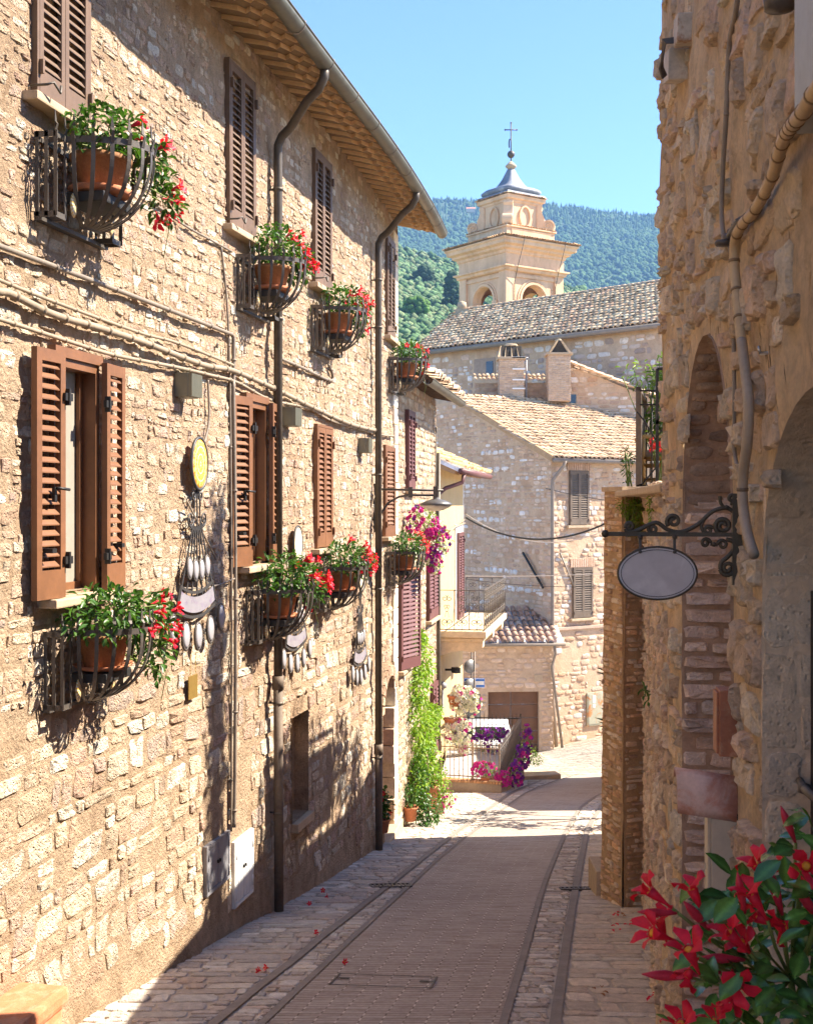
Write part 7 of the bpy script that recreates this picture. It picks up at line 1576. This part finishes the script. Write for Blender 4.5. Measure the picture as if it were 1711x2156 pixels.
# ---- hills ----
def near_h(x, y):
    t = max(0, min(1, (y-150)/420)); base = -12+lerp(20, 128, t**1.0)*(1-.0016*max(-60, (x-10))*1.15)
    return base+6*noise.noise((x*.012, y*.012, 1))*t+(-.35*max(0, y-520))
def far_h(x, y):
    t = max(0, (y-700)/900); k = 1 if t < 1 else 1-.8*(t-1)
    rg_ = 395+16*noise.noise((x*.004, .3, 5))-.035*(x-100)-(55*math.exp(-((x+60)/120)**2)*.0)
    return (-40+rg_*t**.93*1.08*k if t < 1 else -40+rg_*1.08*(1-.6*(t-1)))+14*noise.noise((x*.006, y*.006, 2))
NEARM = mat('olive hillside', (.12,.155,.07), .95, var=.35, vs=.25, bump=0, col2=(.36,.29,.16), c2s=.05, c2t=(.56,.68))
FARM = mat('wooded hillside', (.045,.085,.04), .95, var=.3, vs=.1, bump=0)
b = MB(); b.grid(lambda x, y: V((x, y, near_h(x, y))), [-420+20*i for i in range(60)], [120+15*i for i in range(44)]); solo(b, 'near_hill', NEARM, kind='structure')
b = MB(); b.grid(lambda x, y: V((x, y, far_h(x, y))), [-1300+50*i for i in range(60)], [600+50*i for i in range(33)]); solo(b, 'far_hill', FARM, kind='structure')
b = MB(); b.grid(lambda x, y: V((x, y, lerp(-12.4, -14, (y-50)/100))), [-2000,-500,-100,0,100,500,2000], [50,80,120,200]); b.add([(-3000,-3000,-60),(3000,-3000,-60),(3000,3000,-60),(-3000,3000,-60)], [(0,1,2,3)]); solo(b, 'valley_ground', NEARM, kind='structure')
def crown(mb, p, r, hgt, rnd, tint, cone=False):
    n1, n2 = 7, 4; vs = []; sd_ = rnd.uniform(0, 99)
    for j in range(n2):
        f = j/(n2-1)
        rr_k = (1-f)**.8*.95+.03 if cone else math.sin(PI*(.18+.78*f))*1.05
        for k in range(n1):
            t = 2*PI*k/n1+j*.4; w_ = 1+.45*noise.noise((math.cos(t)*1.7+sd_, math.sin(t)*1.7, f*3)); vs.append((p[0]+r*rr_k*w_*math.cos(t), p[1]+r*rr_k*w_*math.sin(t), p[2]+hgt*(f+.07*rnd.uniform(-1, 1))))
    vs.append((p[0], p[1], p[2]+hgt*1.06)); fs = [(j*n1+k, j*n1+(k+1) % n1, j*n1+n1+(k+1) % n1, j*n1+n1+k) for j in range(n2-1) for k in range(n1)]+[((n2-1)*n1+k, (n2-1)*n1+(k+1) % n1, n2*n1) for k in range(n1)]
    mb.add(vs, fs, tint)
FOR = mat('woodland foliage', (1,1,1), .9, var=.35, vs=.5, bump=0, tint=True, spec=.1)
r_ = random.Random(101); fo = MB()
for _ in range(14000):
    y = r_.uniform(820, 1640); x = r_.uniform(-40, 400)*(y/1500)
    if not (-.02 < x/y < .235): continue
    z = far_h(x, y); k = r_.random(); c = r_.choice([(.050,.10,.042),(.040,.08,.040),(.068,.12,.048),(.034,.07,.038)]); cone = y > 1500 and r_.random() < .75 or r_.random() < .15
    crown(fo, (x, y, z-1), r_.uniform(2.2, 4.8)*(.6 if cone else 1), r_.uniform(4, 7)*(1.4 if cone else 1), r_, sc_col(c, r_.uniform(.85, 1.2)), cone)
solo(fo, 'far_forest', FOR, 'dense bluish forest covering the distant ridge', 'forest', kind='stuff')
fo = MB()
for _ in range(17000):
    y = r_.uniform(170, 620); x = r_.uniform(-.02, .235)*y; dn = noise.noise((x*.02, y*.02, 7))
    if r_.random() < .30-.5*dn: continue
    c = r_.choice([(.085,.150,.065),(.11,.17,.08),(.07,.13,.055),(.14,.18,.09),(.05,.10,.045)]) ; s = r_.uniform(.35, 1.15)*(.6+y/520)
    crown(fo, (x, y, near_h(x, y)-.5), s, s*r_.uniform(1.1, 1.7), r_, sc_col(c, r_.uniform(.75, 1.3)))
solo(fo, 'olive_scrub', FOR, 'olive groves and scrub covering the nearer green hillside', 'scrub', kind='stuff')
def hill_tree(lb, x, y, Y, r, hgt, c, n=700, asp=.6):
    Y0 = Y; Y = 165.0
    while Y < 560 and near_h((x-CX)/FPX*Y, Y) < LZ(y, Y): Y += 3
    k_ = Y/Y0; r *= k_; hgt *= k_; X = (x-CX)/FPX*Y; zc = near_h(X, Y)-.12*hgt; t = thing('hillside_tree', lb, 'tree', (X, Y, zc), 'trees standing out on the near hillside'); s = MB(); s.tube([(X,Y,zc-2),(X,Y,zc+hgt*.7)], [.3,.1], 6); part(s, 'trunk', BARK, t)
    l = MB(); rr = random.Random(int(x))
    for _ in range(n):
        f = rr.random()**.8; k = (1-f*.85) if hgt > 2.2*r else math.sqrt(max(.05, 1-(f*1.7-.75)**2)); a = rr.uniform(0, 6.28); q = rr.uniform(.3, 1)*r*k; s_ = r*rr.uniform(.16, .34)
        crown(l, (X+q*math.cos(a), Y+q*math.sin(a), zc+hgt*f*.92), s_, s_*1.5, rr, sc_col(c, rr.uniform(.7, 1.35)))
    part(l, 'crown', FOR, t)
hill_tree('dark conifer on the hillside just left of the bell tower', 951, 650, 240, 2.6, 8.2, (.030,.055,.030), 170); hill_tree('dark bushy tree at the left of the near hillside', 894, 596, 260, 2.4, 3.6, (.032,.058,.030), 110); hill_tree('bright green round tree on the near hillside', 876, 665, 230, 2.6, 3.2, (.075,.15,.035), 130); hill_tree('dark tree rising on the hillside right of the bell tower', 1212, 560, 330, 3.4, 6, (.040,.075,.035), 120)
yf = 900.0
while yf < 1500 and far_h((990-CX)/FPX*yf, yf) < LZ(452, yf)+1: yf += 5
fw = thing('hillside_farmhouse', 'tiny pale farmhouse with red roof far up the wooded hill', 'house', V(((990-CX)/FPX*yf, yf-6, LZ(452, yf)+4))); b = MB(); b.box((-5,-3,-3),(5,3,1.2)); part(b, 'wall', MORTARF, fw, True); b = MB(); b.prism([(-4,1.2),(4,1.2),(0,3.4)][::-1] if False else [(-3.6,1.2),(3.6,1.2),(0,3.6)], -5.6, 5.6, Matrix.Rotation(PI/2, 4, 'Z')); part(b, 'roof', TERRA, fw, True)
# ---- overhead cables ----
def hang(name, label, a, b_, sag, r, m, group=None):
    c = MB(); c.tube([a.lerp(b_, i/24)+V((0,0,-sag*4*(i/24)*(1-i/24))) for i in range(25)], r, 6); return solo(c, name, m, label, 'cable', group)
a = YW(34.5, -.40, .1)
hang('overhead_cable', 'thick black cable sagging across the street from the yellow house corner', a, P(1312, 1082, 31), .62, .026, CABLEK)
hang('overhead_wire', 'thin pale wire sagging just above the thick black cable', YW(34.5, -.30, .1), P(1330, 1086, 33), .75, .010, CABLEW)
hang('overhead_wire', 'thin wire crossing the street at balcony rail height', YW(34.4, -2.02, .1), P(1330, 1204, 33), .05, .010, CABLEW)
hang('overhead_wire', 'thin slack wire just below the balcony rail', YW(34.4, -2.1, .1), P(1330, 1232, 33), .12, .008, CABLEK)
hang('overhead_wire', 'thin wire crossing in front of the far house upper window', frG(.2, .55, .1), P(1330, 1060, 43), .06, .012, CABLEK)
# ---- air ----
if HAZE:
    m = bpy.data.materials.new('pale haze'); m.use_nodes = True; nt = m.node_tree; nt.nodes.clear(); o = nt.nodes.new('ShaderNodeOutputMaterial'); v = nt.nodes.new('ShaderNodeVolumePrincipled'); v.inputs['Density'].default_value = HAZE; v.inputs['Color'].default_value = (.30,.55,1,1); v.inputs['Anisotropy'].default_value = .0; nt.links.new(v.outputs[0], o.inputs['Volume'])
    b = MB(); b.box((-1900,-120,-62),(1900,2600,470)); solo(b, 'haze', m, 'thin blue summer haze over the hills', 'haze', kind='stuff')
# ---- light ----
SUN_H = V((math.sin(math.radians(SUN_AZ)), math.cos(math.radians(SUN_AZ)), 0)); EL = math.radians(SUN_EL)
sd = SUN_H*math.cos(EL)+V((0,0,math.sin(EL)))
su = bpy.data.lights.new('sun', 'SUN'); su.energy = SUN_E; su.angle = math.radians(.5); su.color = (1, .885, .74)
so_ = bpy.data.objects.new('sun', su); COL.objects.link(so_); so_.rotation_euler = sd.to_track_quat('Z', 'Y').to_euler(); so_.location = (20, 0, 40)
w = bpy.data.worlds.new('World'); sc.world = w; w.use_nodes = True; nt = w.node_tree; bg = nt.nodes['Background']
sk = nt.nodes.new('ShaderNodeTexSky'); sk.sky_type = 'NISHITA'; sk.sun_disc = False; sk.sun_elevation = EL; sk.sun_rotation = math.radians(SUN_AZ); sk.altitude = 1500; sk.air_density = SKY_AIR; sk.dust_density = SKY_DUST; sk.ozone_density = SKY_OZ
nt.links.new(sk.outputs[0], bg.inputs[0]); bg.inputs[1].default_value = SKY_E
# ---- camera ----
cd = bpy.data.cameras.new('camera'); co = bpy.data.objects.new('camera', cd); COL.objects.link(co); sc.camera = co
co.location = (0,0,0); co.rotation_euler = (PI/2, 0, 0); cd.sensor_fit = 'VERTICAL'; cd.sensor_height = 36; cd.sensor_width = 36*812/1024
cd.lens = 36*FPX/2156; cd.shift_y = (HY-1078)/2156*1.0; cd.clip_start = .05; cd.clip_end = 6000
cd.dof.use_dof = True; cd.dof.focus_distance = 14; cd.dof.aperture_fstop = 16
sc.view_settings.view_transform = 'Standard'; sc.view_settings.look = 'None'; sc.view_settings.exposure = EXPO; sc.view_settings.gamma = 1
sc.cycles.use_denoising = True; sc.cycles.max_bounces = 8; sc.cycles.diffuse_bounces = 5; sc.cycles.glossy_bounces = 3; sc.cycles.transmission_bounces = 3; sc.cycles.volume_bounces = 1; sc.cycles.caustics_reflective = False; sc.cycles.caustics_refractive = False
